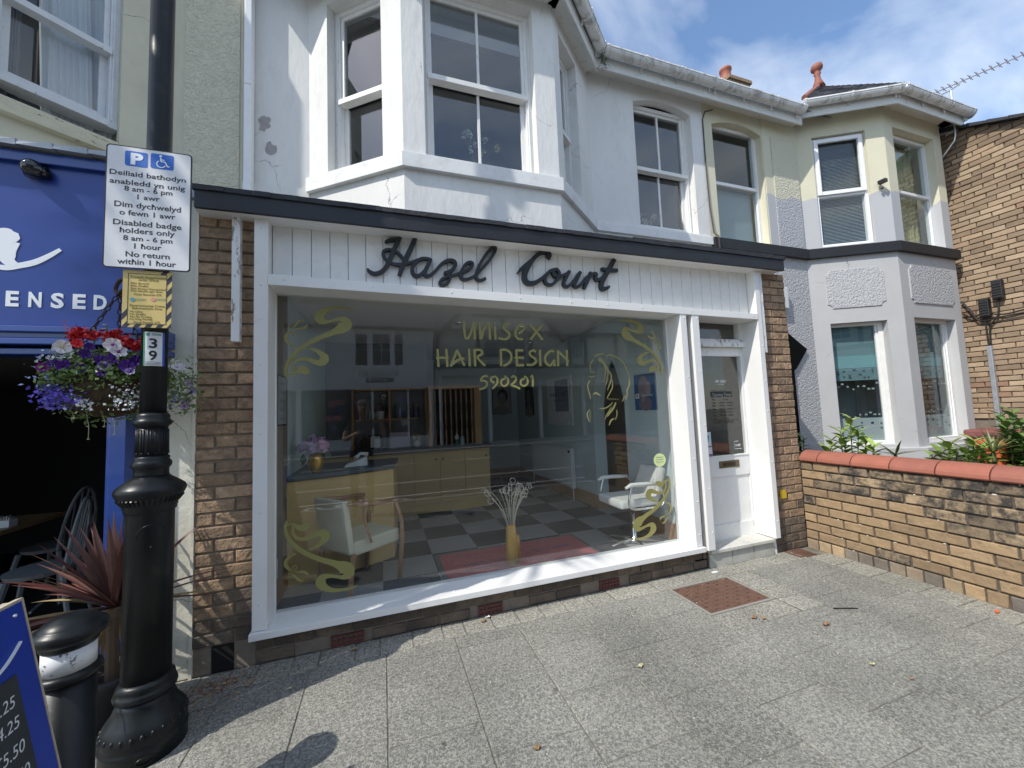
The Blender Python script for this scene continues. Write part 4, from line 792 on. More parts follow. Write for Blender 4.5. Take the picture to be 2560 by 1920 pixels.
w1 = upvc(FU, 4.29, 5.19, 3.68, 5.36, 4.52, -.09)
M_BLIND = P('grey_venetian_slat', (.55, .56, .57), .6)
w2 = upvc(FGL, .215, .90, 3.69, 5.35, 4.46, -.045, True)
bl = MB(); z_ = 3.76
while z_ < 5.28: bl.hexa([FGL.P(.25, z_, -.12), FGL.P(.87, z_, -.12), FGL.P(.87, z_+.012, -.14), FGL.P(.25, z_+.012, -.14), FGL.P(.25, z_+.002, -.12), FGL.P(.87, z_+.002, -.12), FGL.P(.87, z_+.014, -.14), FGL.P(.25, z_+.014, -.14)]); z_ += .021
bl.build('venetian_blind', M_BLIND, w2)
w3 = upvc(FGF, .20, 1.205, 3.70, 5.40, 4.52, -.10)
curtain(w3, FGF, .72, 1.17, 3.74, 5.36, -.25, mat=P('cream_curtain', (.52, .48, .30), .9)); curtain(w3, FGF, .25, .72, 3.74, 5.36, -.26, amp=.01, mat=P('blue_net', (.36, .42, .5), .9))
M_FROST = P('frosted_film', (.30, .34, .35), .4, bump=.2)
MB().fbox(FU, 4.34, 5.14, 3.72, 4.49, -.20, -.195).build('frosted_blind', M_FROST, w1)
# lower timber windows
def timber(F, a, b, za, zb, d):
    f = MB(); t = .06; f.fbox(F, a, a+t, za, zb, d-.06, d).fbox(F, b-t, b, za, zb, d-.06, d).fbox(F, a+t, b-t, zb-t*.7, zb, d-.06, d).fbox(F, a+t, b-t, za, za+.05, d-.06, d+.03)
    f.fbox(F, b-t-.03, b-t, za+.05, zb-t*.7, d-.05, d-.015)
    o = f.build('timber_window', M_WP, gh, bevel=.003); MB().fbox(F, a+t, b-t, za+.05, zb-t*.7, d-.035, d-.03).build('pane', M_GLASSH, o); return o
w4 = timber(FGL, .222, .93, .83, 2.56, -.10); w5 = timber(FGF, .21, 1.22, .83, 2.59, -.10)
M_TEAL = P('teal_roller_blind', (.18, .27, .29), .8, var=.05); M_TEAL2 = P('bright_teal_band', (.22, .40, .43), .8); M_FILM = P('grey_window_film', (.45, .47, .47), .5); M_SQD = P('dark_square', (.10, .12, .13), .6)
for F, a, b, o in ((FGL, .27, .88, w4), (FGF, .26, 1.17, w5)):
    b_ = MB().fbox(F, a, b, 1.74, 2.54, -.19, -.185).build('roller_blind', M_TEAL, o)
    MB().fbox(F, a-.15, b+.15, .84, 2.55, -.75, -.73).build('brightening_panel', P('brightening_grey', (.42, .425, .42), .9) if F is FGL else bpy.data.materials['brightening_grey'], o)  # grey panel added behind the pane to lighten the dark view inside, no real partition
    MB().fbox(F, a, b, 1.92, 2.10, -.184, -.182).build('blind_band', M_TEAL2, o)
    MB().fbox(F, a, b, .88, 1.20, -.145, -.143).build('window_film', M_FILM, o)
    sqd, sqp = MB(), MB(); rr = random.Random(4); s_ = a+.03; M_SQP = bpy.data.materials.get('pale_square') or P('pale_square', (.42, .44, .43), .6)
    while s_ < b-.04:
        for k in range(rr.randint(1, 2)): zc_ = 1.76+rr.uniform(0, .13); w_ = rr.choice((.022, .03, .036)); sqd.fbox(F, s_, s_+w_, zc_, zc_+.022, -.184, -.180)
        zc_ = rr.choice((1.68, 1.64, 1.60)); w_ = rr.choice((.024, .034)); sqp.fbox(F, s_+.01, s_+.01+w_, zc_, zc_+.024, -.145, -.143)
        zc_ = rr.choice((1.205, 1.235, 1.262)); sqp.fbox(F, s_, s_+w_, zc_, zc_+.022, -.145, -.143)
        for k in range(rr.randint(0, 2)): zc_ = 1.0+rr.uniform(0, .17); sqd.fbox(F, s_+.01, s_+.01+w_, zc_, zc_+.024, -.1425, -.141)
        s_ += rr.uniform(.05, .075)
    sqd.build('film_squares', M_SQD, o)['kind'] = 'stuff'; sqp.build('film_squares', M_SQP, o)['kind'] = 'stuff'
MB().box(4.15, 3.81, 5.585, 5.94, 5.3, 5.6).prism([(5.93, 3.80, 5.583), (6.91, 3.265, 5.583), (8.29, 3.265, 5.583), (8.38, 5.3, 5.583), (5.93, 5.3, 5.583)], [(5.93, 3.80, 5.598), (6.91, 3.265, 5.598), (8.29, 3.265, 5.598), (8.38, 5.3, 5.598), (5.93, 5.3, 5.598)]).box(4.2, 5.2, .3, 8.3, 5.3, 5.6).box(4.2, 3.9, 3.55, 8.3, 5.2, 3.6).box(4.15, 3.92, .3, 4.2, 5.2, 5.6).box(8.35, 3.9, .3, 8.4, 5.2, 5.6).build('rooms', P('grey_room', (.26, .265, .27), .9), gh)
# eaves
ev = MB().fbox(FU, 4.16, 5.80, 5.445, 5.58, .16, .18).fbox(FU, 4.16, 5.85, 5.545, 5.56, -.02, .16); ev.build('eaves_fascia', M_FASC, gh)
gutter(gh, FU, 4.14, 5.74, 5.61, .19)
bay_eaves(gh, FGL, FGF, FGR, LGR, 5.68, 5.55, 5.735, 5.715, d=.21)
tp = (7.40, 4.3, 7.0)
E1 = [FGL.P(.0, 5.76, .30), FGL.P(isx(FGL, FGF, .30), 5.76, .30), FGF.P(isx(FGF, FGR, .30), 5.76, .30), FGR.P(LGR, 5.76, .30)]
rf_ = thing_roof = roof(gh, [[(4.15, 3.55, 5.62), (9.2, 3.55, 5.62), (9.2, 7.5, 8.6), (4.15, 7.5, 8.6)]])
# slates of the bay roof, course by course
def slates(par, A, B, T, rows=14, wd=.11):
    A, B, T = Vector(A), Vector(B), Vector(T); n = (B-A).cross(T-A).normalized(); n = n if n.z > 0 else -n
    cnt = 0
    me_ = {}
    for r in range(rows):
        t0, t1 = r/rows, min(1, (r+1.25)/rows); p0, p1 = A.lerp(T, t0), B.lerp(T, t0); q0, q1 = A.lerp(T, t1), B.lerp(T, t1); L_ = (p1-p0).length; k = max(1, int(L_/wd)); 
        mb = MB()
        for i in range(k):
            a0, a1 = (i+.03)/k, (i+.97)/k; h = n*(.010+random.uniform(0, .004)); l0 = n*.002
            pts = [p0.lerp(p1, a0)+h, p0.lerp(p1, a1)+h, q0.lerp(q1, a1)+l0, q0.lerp(q1, a0)+l0]
            mb = MB(); mb.prism([p-n*.01 for p in pts], pts)
            mb.build('slate', M_ROOF, par); cnt += 1
    return cnt
br = MB().quad([E1[0], E1[1], tp]).quad([E1[1], E1[2], tp]).quad([E1[2], E1[3], tp]).build('bay_roof', M_FELT, gh)
slates(br, E1[0], E1[1], tp); slates(br, E1[1], E1[2], tp, wd=.12)
M_RIDGE = P('ridge_tile', (.28, .10, .07), .7, var=.2, vscale=9)
rt = MB()
for a_ in (E1[0],): rt.tube([Vector(a_).lerp(Vector(tp), k/14)+Vector((0, 0, .02+(.008 if k % 2 else 0))) for k in range(15)], .035, 6)
rt.build('hip_tiles', M_RIDGE, gh)
MB().lathe([(.10, -.02), (.075, .05), (.05, .12), (.038, .20), (.055, .24), (.042, .27), (.055, .29), (.085, .32), (.09, .36), (.08, .40), (.04, .43), (.001, .44)], tp, 18).build('finial', M_RIDGE, gh, smooth=True)
chs = MB().box(7.15, 5.8, 7.4, 7.75, 6.5, 8.42).box(7.12, 5.77, 8.42, 7.78, 6.53, 8.50).build('chimney_stack', M_BRICK, gh, bevel=.01)
for dx, dy in ((7.30, 6.0),): MB().lathe([(.13, 0), (.11, .1), (.10, .27), (.125, .29), (.125, .33), (.11, .35)], (dx, dy, 8.50), 18).build('chimney_pot', M_TERRA, chs, smooth=True)
# wall mounted things
tag(MB().fbox(FU, 5.19, 5.36, 2.76, 3.06, .01, .07).build('alarm_box', P('alarm_white', (.66, .68, .68), .4), bevel=.01), 'pale rectangular alarm box on the grey roughcast wall beside the shop roof', 'alarm box')
bp = [(5.20, 2.50), (5.30, 2.45), (5.69, 2.20), (5.45, 1.93), (5.40, 1.9), (5.40, .35), (5.15, .35)]
o = MB().prism([FU.P(a, b, .0) for a, b in bp][::-1], [FU.P(a, b, .03) for a, b in bp][::-1]).build('wall_panel', P('matt_black_board', (.004, .0045, .005), .9, spec=.1)); tag(o, 'tall black board with a pointed arrow head fixed to the grey roughcast wall', 'board')
cb = MB(); cb.tube([(4.30, 3.77, 5.46), (4.18, 3.79, 5.42), (4.13, 3.79, 5.3), (4.125, 3.79, 4.6), (4.13, 3.785, 4.1), (4.15, 3.77, 3.72), (4.17, 3.72, 3.66), (4.18, 3.72, 3.50), (4.16, 3.74, 3.4)], .008, 6); o = cb.build('cable', P('brown_cable', (.06, .04, .03), .6)); tag(o, 'thin brown cable running down the join of the white and cream walls', 'cable')
c_ = FGL.P(.99, 4.50, .04); o = MB().box(c_[0]-.03, c_[1]-.08, c_[2], c_[0]+.03, c_[1]+.01, c_[2]+.05).ball((c_[0], c_[1]-.02, c_[2]-.06), .02, 8, 6).build('security_camera', P('black_plastic', (.02, .02, .022), .4), bevel=.004); tag(o, 'small black security camera on the corner of the cream bay window', 'camera')
# ================================================================ FAR BRICK BUILDING
fb = thing('brick_building', 'tall buff brick gable wall beyond the grey house bay', 'building', (8.55, 3, 0)); FX = Fr((8.5, 3.9), (0, -1))
vz = lambda y: 5.63-(3.29-y)*.457+.0
m = MB().prism([(8.53, 3.9, -.3), (8.53, -1.0, -.3), (8.53, -1.0, vz(-1.0)), (8.53, 3.9, vz(3.9))], [(14, 3.9, -.3), (14, -1.0, -.3), (14, -1.0, vz(-1.0)), (14, 3.9, vz(3.9))]); m.build('mortar_bed', P('grey_brown_mortar', (.19, .155, .125), .95, var=.2, vscale=20), fb)
def mf(a, b, z, r): return M_FBRICK
mats3 = [M_FBRICK, P('far_red_brick', (.25, .155, .105), .9, var=.15, bump=.5, bscale=40, rnd=.2), P('far_pale_brick', (.40, .305, .205), .9, var=.12, bump=.5, bscale=40, rnd=.12)]
brickwork(fb, FX, .55, 1.68, 1.1, 58, .0775, M_FBRICK, BL=.215, J=.012, matf=lambda a, b, z, r: random.choices(mats3, (8, .8, 2.5))[0], skip=lambda a, b, z: z > vz(3.9-(a+b)/2)-.02 or False, limit=300, out=.0, shift=lambda r: random.choice((0, .05, .03)))
m = MB(); y0 = 3.6
for i in range(24): ya = 3.6-i*.2; yb = ya-.205; m.hexa([(8.40, yb, vz(yb)), (8.9, yb, vz(yb)), (8.9, ya, vz(ya)), (8.40, ya, vz(ya)), (8.40, yb, vz(yb)+.04), (8.9, yb, vz(yb)+.04), (8.9, ya, vz(ya)+.05), (8.40, ya, vz(ya)+.05)])
m.build('verge_slates', M_FELT, fb)
m = MB().box(8.3, 2.30, 4.9, 8.46, 2.36, 5.0).box(8.3, 1.6, 4.92, 8.46, 2.30, 4.98).build('gutter', M_GUT, fb)
M_GALV = P('galvanised_steel', (.40, .43, .46), .4, metal=.5, var=.15, vscale=12)
o = MB().box(8.43, 3.045, .5, 8.48, 3.095, 2.17).build('conduit', M_GALV, bevel=.006); tag(o, 'grey galvanised conduit running up the far brick wall', 'conduit')
def jbox(y0, y1, z0, z1, lab):
    j = thing('junction_box', lab, 'junction box', (8.45, (y0+y1)/2, z0)); MB().box(8.40, y0, z0, 8.49, y1, z1).build('box', P('black_box', (.015, .015, .017), .5), j, bevel=.008)
    m = MB()
    for i in range(6): m.box(8.39, y0+.01, z0+.02+(z1-z0-.04)*i/6, 8.401, y1-.01, z0+.035+(z1-z0-.04)*i/6)
    m.build('ribs', P('black_rib', (.03, .03, .033), .45), j)
jbox(3.01, 3.11, 2.60, 2.87, 'lower of the two black junction boxes on the far brick wall'); jbox(2.865, 2.965, 2.83, 3.10, 'upper black junction box with ribbed cover on the far brick wall')
for pts, lab in (([(8.47, 3.3, 2.7), (8.46, 3.2, 2.62), (8.46, 3.1, 2.66), (8.46, 2.9, 2.60), (8.46, 2.7, 2.62), (8.46, 2.4, 2.66), (8.46, 1.9, 2.62)], 'black cable running right across the far brick wall below the boxes'), ([(8.46, 3.3, 2.9), (8.45, 3.22, 2.75), (8.45, 3.15, 2.58), (8.45, 3.05, 2.55), (8.45, 2.9, 2.57), (8.46, 2.5, 2.58), (8.46, 1.9, 2.54)], 'looping black cable hanging left of the junction boxes'), ([(8.46, 3.08, 2.62), (8.46, 3.08, 2.4), (8.46, 3.075, 2.16)], 'thin cable dropping from the lower junction box into the conduit'), ([(8.46, 2.93, 2.83), (8.45, 2.95, 2.6), (8.46, 3.04, 2.45), (8.46, 3.055, 2.16)], 'thin cable dropping from the upper junction box into the conduit')):
    tag(MB().tube(smooth_path(pts, 4), .011, 5).build('cable', P('black_cable', (.012, .012, .012), .5)), lab, 'cable')
# aerial
ae = thing('tv_aerial', 'long television aerial with short cross rods on a cranked pole above the grey house eaves', 'aerial', (8.4, 3.28, 5.2)); M_ALU = P('aluminium_rod', (.55, .57, .6), .35, metal=.6)
MB().tube([(8.4, 3.34, 5.16), (8.4, 3.27, 5.22), (8.4, 3.14, 5.37), (8.4, 3.12, 5.45), (8.4, 3.11, 6.16)], .013, 6).build('pole', M_ALU, ae)
A0, A1 = Vector((8.4, 3.36, 6.29)), Vector((8.4, 2.30, 6.07)); MB().tube([A0, A1], .010, 6).build('boom', M_ALU, ae)
MB().tube([(8.4, 3.28, 6.20), (8.4, 3.12, 6.17), (8.4, 3.02, 6.19), (8.4, 2.99, 6.23)], .010, 6).build('bracket', M_ALU, ae)
for i in range(15):
    p = A0.lerp(A1, (i+.5)/15); MB().tube([p+Vector((-.07, 0, .02)), p+Vector((.07, 0, -.02))], .004, 5).tube([p+Vector((0, 0, -.035)), p+Vector((0, 0, .035))], .0045, 5).build('rod', P('rod_purple', (.22, .18, .26), .5) if i == 0 else bpy.data.materials['rod_purple'], ae)
# ================================================================ GARDEN WALL
gw = thing('garden_wall', 'low buff brick garden wall capped with rounded terracotta coping', 'wall', (4.2, 1.4, 0)); FW = Fr((4.09, 2.888), (0, -1))
MB().box(4.10, -.3, -.02, 4.31, 2.885, .86).build('mortar_bed', M_MORTD, gw)
def gwm(a, b, z, r):
    q = random.random()
    if z > .62 and q < .75: return M_SOOT
    if z > .45 and q < .35: return M_SOOT
    if z > .12 and q < .08: return M_SOOT
    return M_BUFF
HD = .105
brickwork(gw, FW, .012, 3.1, -.012, 1, .105, M_GBRICK, BL=.10, J=.012, dj=.004, matf=lambda a, b, z, r: M_GBRICK if a < 1.0 else random.choice((M_GBRICK, M_BUFF)))
brickwork(gw, FW, .012, 3.1, .094, 9, .0855, M_BUFF, BL=.222, J=.014, matf=gwm, dj=.004, phase=1)
s_ = .02; i = 0
while s_ < 3.1:
    L_ = .287 if i else .17; m = MB(); n = 12; pr = [(-.005, .868)]+[(.11-.125*math.cos(math.pi*k/n), .868+.012+.095*math.sin(math.pi*k/n)) for k in range(n+1)]+[(.225, .868)]
    pr = [(4.065+a, b) for a, b in pr]
    y1_, y0_ = 2.888-s_-.004, 2.888-s_-L_+.004
    m.prism([(a, y0_, b) for a, b in pr], [(a, y1_, b) for a, b in pr][:]); m.build('coping_tile', M_TERRA, gw, smooth=False, bevel=.003)
    s_ += L_; i += 1
MB().box(4.11, -.2, .865, 4.25, 2.86, .93).build('coping_mortar', M_MORTD, gw)
M_GUANO = P('white_mortar_smear', (.7, .69, .65), .8)
m = MB(); rr = random.Random(11)
for i in range(26): y_ = rr.uniform(.6, 2.7); r_ = rr.randint(0, 9); z_ = .094+.0855*r_; m.ball((4.088, y_, z_-.004), rr.uniform(.002, .005), 6, 4, (.5, rr.uniform(1, 4), rr.uniform(.6, 1.2)))
m.build('mortar_splashes', M_GUANO, gw)['kind'] = 'stuff'
# ================================================================ SALON INTERIOR
M_IW = P('pale_blue_wall', (.56, .66, .67), .85, var=.04, vscale=2); M_SK = P('varnished_skirting', (.33, .17, .065), .45, var=.15, vscale=8, coat=.2)
M_CEIL = P('ceiling', (.75, .75, .73), .9)
room = MB(); room.box(-.86, 3.04, .0, -.78, 8.0, 2.62).box(-.86, 7.9, 0, 4.2, 8.0, 2.62)
room.build('interior_wall', M_IW, salon)
MB().box(-.86, 3.08, 2.60, 4.09, 8.0, 2.66).build('ceiling', M_CEIL, salon)
FI = Fr((2.78, 3.08), (0, 1)); FI.n = Vector((-1, 0))      # right interior wall, faces -X
# right wall with pointed arch opening between y=4.02 and 4.72
rw = MB()
rw.box(2.78, 3.07, .10, 2.96, 4.0, 2.62).box(2.78, 4.74, .10, 2.96, 7.9, 2.62)
ya, yb, sp, tp_ = 4.0, 4.74, 1.55, 2.22; pts = []
for k in range(9):
    t = k/8; pts.append((ya+(yb-ya)/2*t, sp+(tp_-sp)*math.sin(t*math.pi/2)**.85))
arc = pts+[(ya+yb-p[0], p[1]) for p in pts[::-1][1:]]
for i in range(len(arc)-1):
    (a, za_), (b, zb_) = arc[i], arc[i+1]; rw.hexa([(2.78, a, za_), (2.96, a, za_), (2.96, b, zb_), (2.78, b, zb_), (2.78, a, 2.62), (2.96, a, 2.62), (2.96, b, 2.62), (2.78, b, 2.62)])
rw.build('interior_wall', M_IW, salon)
MB().box(2.762, 3.08, .12, 2.782, 4.0, .30).box(2.762, 4.735, .12, 2.782, 7.9, .30).box(2.78, 4.722, .12, 2.96, 4.742, .30).box(-.785, 3.1, .12, -.765, 7.9, .27).box(-.78, 7.88, .12, 2.78, 7.9, .30).build('skirting', M_SK, salon, bevel=.003)
MB().box(3.2, 5.25, .12, 3.9, 5.3, 2.1).build('inner_door', P('brown_inner_door', (.30, .24, .18), .6), salon)
MB().box(3.95, 3.1, .1, 4.05, 8, 2.6).box(2.96, 5.5, .1, 4.0, 5.6, 2.6).build('hall_wall', P('dull_green_hall', (.24, .31, .27), .9), salon)
MB().box(-.86, 2.95, -.01, 4.09, 8.0, .112).build('shop_floor_slab', M_MORT, salon)
M_T1 = P('grey_carpet_tile', (.28, .275, .265), .95, var=.25, vscale=60, rnd=.12); M_T2 = P('charcoal_carpet_tile', (.045, .047, .05), .95, var=.3, vscale=60, rnd=.2)
flo = thing('checker_floor', 'grey and charcoal chequered carpet tile floor inside the salon', 'floor', (1, 5, .11)); TS = .46
for i in range(-2, 9):
    for j in range(0, 11):
        x0, y0 = -.02+i*TS, 3.06+j*TS
        if x0 < -1.3 or x0 > 3.95: continue
        MB().box(max(-.78, x0)+.0015, y0+.0015, .112, min(x0+TS, 3.95)-.0015, y0+TS-.0015, .12).build('carpet_tile', M_T1 if (i+j) % 2 else M_T2, flo)
flo['kind'] = 'structure'; del flo['category']; del flo['label']
m_mat = thing('door_mat', 'worn red mat with faded blue print on the salon floor', 'mat', (1.15, 3.55, .12)); M_MAT = P('faded_red_carpet', (.42, .11, .11), .95, var=.2, vscale=30)
MB().box(.45, 3.27, .12, 1.95, 3.92, .128).build('mat_edge', P('grey_rubber', (.12, .13, .13), .8), m_mat); MB().box(.49, 3.31, .128, 1.91, 3.88, .133).build('mat_pile', M_MAT, m_mat)
FMh = None
def flat_text(s, x, y, z, h, wd, mat, par, rz=0):
    F = Fr((0, 0), (1, 0)); o = textmesh(s, F, 0, 0, 0, h, mat, None, width=wd, align='CENTER', ext=.0006)
    o.rotation_euler = (-math.pi/2, 0, 0); o.rotation_euler = (rad(-90), 0, rz); o.location = (x, y, z); setp(o, par); o.name = 'mat_print'
    return o
M_BP = P('faded_blue_print', (.07, .09, .22), .9)
flat_text('HAZEL COURT', .92, 3.50, .1335, .06, .5, M_BP, m_mat); flat_text('HAIR DESIGN', .92, 3.40, .1335, .05, .42, M_BP, m_mat); flat_text('WELCOME', 1.55, 3.58, .1335, .06, .4, M_BP, m_mat)
# reception desk
M_DK = P('mustard_laminate', (.62, .44, .18), .5, var=.05, vscale=3); M_TOP = P('dark_blue_grey_worktop', (.07, .095, .11), .4)
desk = thing('reception_desk', 'mustard front reception desk with dark grey curved top nearest the window', 'desk', (-.35, 4.1, .12))
dl, dr_ = (-.778, 3.73), (.09, 4.07); N = 14; fr0 = []
for k in range(N+1): t = k/N; fr0.append((dl[0]+(dr_[0]-dl[0])*t, dl[1]+(dr_[1]-dl[1])*t-.05*math.sin(math.pi*t)))
bk = [(.14, 4.62), (-.778, 4.62)]
MB().prism([(x, y, .12) for x, y in fr0+bk], [(x, y, .975) for x, y in fr0+bk]).build('front_panel', M_DK, desk)
ft = [(x+.01, y-.035) for x, y in fr0]; MB().prism([(x, y, .985) for x, y in ft+[(.16, 4.64), (-.778, 4.64)]], [(x, y, 1.02) for x, y in ft+[(.16, 4.64), (-.778, 4.64)]]).build('worktop', M_TOP, desk, bevel=.004)
cabn = thing('base_cabinets', 'run of mustard cupboards under a dark worktop at the back of the salon', 'cupboard', (.6, 5.9, .12))
MB().box(-.778, 5.62, .12, 1.50, 6.25, .97).build('carcass', M_DK, cabn); MB().box(-.778, 5.58, .975, 1.53, 6.27, 1.03).build('worktop', P('black_worktop', (.02, .02, .022), .35), cabn, bevel=.004)
x = -.2
for i, wdt in enumerate((.30, .30, .36, .36, .37)):
    dd_ = MB().box(x+.006, 5.603, .24, x+wdt-.006, 5.62, .95).build('cupboard_door', P('cupboard_mustard', (.58, .43, .19), .5) if i == 0 else bpy.data.materials['cupboard_mustard'], cabn, bevel=.003)
    kx = x+wdt-.05 if i % 2 == 0 else x+.05
    MB().ball((kx, 5.595, .86), .016, 10, 6).build('knob', M_SK, dd_); x += wdt
# slatted wooden screen at the end of the cabinets, opening and shelves behind
M_PINE = P('pine_spindle', (.42, .24, .10), .5, var=.12, vscale=8)
scn = thing('spindle_screen', 'pine spindle screen above the cupboards at the back of the salon', 'screen', (1.0, 5.66, 1.03))
MB().box(.66, 5.66, 1.86, 1.40, 5.72, 1.91).build('rail', M_PINE, scn); MB().box(1.30, 5.64, .97, 1.40, 5.74, 1.90).build('post', M_PINE, scn); MB().box(.62, 5.64, 1.03, .67, 5.74, 1.90).build('post', M_PINE, scn)
for i in range(8):
    x_ = .72+i*.078; MB().lathe([(.008, 0), (.013, .05), (.013, .22), (.007, .25), (.012, .42), (.007, .6), (.013, .63), (.013, .8), (.008, .83)], (x_, 5.69, 1.03), 8).build('spindle', M_PINE, scn)
MB().box(.64, 5.85, 1.03, 1.32, 5.9, 1.90).build('dark_backing', P('black_recess', (.006, .006, .007), .9), scn)
shf = thing('display_shelving', 'pine framed hatch with shelves of hair products behind the reception desk', 'shelves', (-.2, 6.0, 1.03)); rr = random.Random(8)
MB().box(-.42, 5.86, 1.03, -.39, 6.1, 1.9).box(.60, 5.86, 1.03, .64, 6.1, 1.9).box(-.42, 5.86, 1.87, .64, 6.1, 1.90).box(.08, 5.90, 1.03, .11, 6.1, 1.87).build('frame', M_PINE, shf)
MB().box(-.778, 6.12, .9, .68, 6.2, 2.6).build('backing', P('dim_grey_wall', (.25, .26, .27), .9), shf)
MB().box(-.39, 5.98, 1.44, .60, 6.12, 1.46).build('shelf', M_PINE, shf)
cols = [P('product_'+n, c, .5) for n, c in (('dark', (.03, .03, .035)), ('mauve', (.2, .12, .2)), ('pale', (.4, .4, .4)), ('amber', (.22, .12, .05)), ('teal', (.05, .12, .12)))]
k_ = 0
for zz_ in (1.04, 1.46):
    x = -.37; nb_ = 0
    while x < .57:
        h_ = rr.uniform(.12, .24); w_ = rr.uniform(.016, .024)
        if abs(x-.095) > .04 and not (zz_ < 1.1 and (-.2 < x < 0 or .05 < x < .5)):
            ci = rr.randint(0, 4); nb_ = nb_+1; o = MB().lathe([(w_, 0), (w_, h_*.75), (w_*.5, h_*.83), (w_*.5, h_)], (x, 6.03, zz_), 8).build('product_bottle', cols[ci]); tag(o, '%s %s product bottle, number %s from left on the %s salon shelf' % ('tall' if h_ > .18 else 'short', ('dark', 'mauve', 'pale', 'amber', 'teal')[ci], ('one', 'two', 'three', 'four', 'five', 'six', 'seven', 'eight', 'nine', 'ten', 'eleven', 'twelve', 'thirteen', 'fourteen', 'fifteen', 'sixteen', 'seventeen')[nb_-1], 'lower' if zz_ < 1.1 else 'upper'), 'bottle', 'hair product bottles on the shelves')
        x += rr.uniform(.05, .075)
def wallposter(F, s0, s1, z0, z1, d, label, art, frame=M_DARK, cat='picture', back=(.5, .5, .5), fw=.012):
    t = thing('framed_picture' if frame else 'poster', label, cat, F.P((s0+s1)/2, z0, d))
    if frame: MB().fbox(F, s0, s1, z0, z1, d, d+.012).build('frame', frame, t, bevel=.002)
    MB().fbox(F, s0+(fw if frame else 0), s1-(fw if frame else 0), z0+(fw if frame else 0), z1-(fw if frame else 0), d, d+.014).build('print', P('print_'+label[:12].replace(' ', '_'), back, .5, var=.15, vscale=12), t)
    if art: art(t, F, s0, s1, z0, z1, d+.0145)
    return t
def disc(F, cs, cz, rs, rz_, d, mat, par, name='print_detail', n=20, e=.0008):
    return MB().prism([F.P(cs+rs*math.cos(2*math.pi*k/n), cz+rz_*math.sin(2*math.pi*k/n), d) for k in range(n)][::-1], [F.P(cs+rs*math.cos(2*math.pi*k/n), cz+rz_*math.sin(2*math.pi*k/n), d+e) for k in range(n)][::-1]).build(name, mat, par)
M_SKN = P('print_skin', (.30, .26, .23), .6); M_HAIRD = P('print_dark_hair', (.015, .013, .013), .6)
FK = Fr((0, 7.87), (1, 0))
def headart(t, F, a, b, c, e, d):
    m_, w_, h_ = (a+b)/2, b-a, e-c
    disc(F, m_, c+.12*h_, .42*w_, .18*h_, d, M_SKN, t); disc(F, m_, c+.30*h_, .13*w_, .2*h_, d+.001, M_SKN, t); disc(F, m_+.02, c+.66*h_, .28*w_, .26*h_, d+.0015, M_HAIRD, t); disc(F, m_, c+.55*h_, .21*w_, .24*h_, d+.003, M_SKN, t)
    for q in (-.09, .09): disc(F, m_+q*w_, c+.58*h_, .04*w_, .015*h_, d+.0045, M_HAIRD, t)
    disc(F, m_, c+.42*h_, .06*w_, .013*h_, d+.0045, M_HAIRD, t)
wallposter(FK, 2.20, 2.62, 1.45, 2.02, 0, 'black framed black and white portrait of a short haired man on the back wall', headart, back=(.42, .40, .37))
wallposter(Fr((2.78, 7.7), (0, -1)), .30, .75, 1.40, 2.05, 0, 'dark framed narrow picture beside the portrait at the back', headart, back=(.05, .05, .055))
FRW = Fr((2.78, 7.9), (0, -1))
def hl(t, F, a, b, c, e, d):
    MB().fbox(F, a+.35*(b-a), b-.12*(b-a), c+.28*(e-c), e-.06*(e-c), d, d+.001).build('print_detail', P('print_slate_blue', (.2, .23, .32), .6), t)
    textmesh('HAIR LOFT', F, (a+b)/2, c+.6*(e-c), d+.0015, .07, P('print_navy', (.03, .04, .1), .6), t, name='print_lettering', width=.7*(b-a)); textmesh('cress gardens', F, (a+b)/2, c+.5*(e-c), d+.0015, .03, bpy.data.materials['print_navy'], t, name='print_lettering', width=.5*(b-a))
wallposter(FRW, 1.64, 2.56, 1.24, 2.02, .0, 'large pale poster with blue panel hanging above the radiator', hl, frame=None, cat='poster', back=(.75, .77, .8))
def blonde(t, F, a, b, c, e, d):
    m_, w_, h_ = (a+b)/2, b-a, e-c; hm = P('print_blonde', (.30, .24, .26), .6, var=.3, vscale=60)
    disc(F, m_-.02, c+.62*h_, .24*w_, .34*h_, d, hm, t); disc(F, m_, c+.18*h_, .30*w_, .2*h_, d+.0008, P('print_shoulder', (.22, .17, .21), .6), t); disc(F, m_+.06, c+.60*h_, .13*w_, .19*h_, d+.0016, P('print_face', (.42, .32, .34), .6), t); disc(F, m_-.03, c+.42*h_, .10*w_, .2*h_, d+.0022, hm, t)
    MB().fbox(F, a+.02, a+.09, c+.33*h_, c+.47*h_, d+.003, d+.004).build('print_detail', P('print_white', (.7, .7, .7), .6), t); textmesh('≠', F, a+.055, c+.36*h_, d+.0045, .04, M_BV, t, name='print_lettering')
    textmesh('redken', F, m_+.04, c+.38*h_, d+.003, .03, bpy.data.materials['print_white'], t, name='print_lettering', width=.5*w_) if False else textmesh('blonde', F, m_+.04, c+.38*h_, d+.0032, .03, bpy.data.materials['print_white'], t, name='print_lettering', width=.5*w_)
wallposter(FRW, 4.13, 4.50, 1.45, 1.85, .0, 'blue poster of a blonde woman with long hair on the right salon wall', blonde, frame=None, cat='poster', back=(.04, .13, .30))
FLW = Fr((-.78, 3.1), (0, 1)); FLW.n = Vector((1, 0))
def lines(t, F, a, b, c, e, d):
    for i in range(5): MB().fbox(F, a+.05, b-.06-.03*(i % 2), e-.08-i*.07, e-.055-i*.07, d, d+.001).build('print_detail', P('print_grey', (.25, .27, .3), .6) if i == 0 and 'print_grey' not in bpy.data.materials else bpy.data.materials['print_grey'], t)
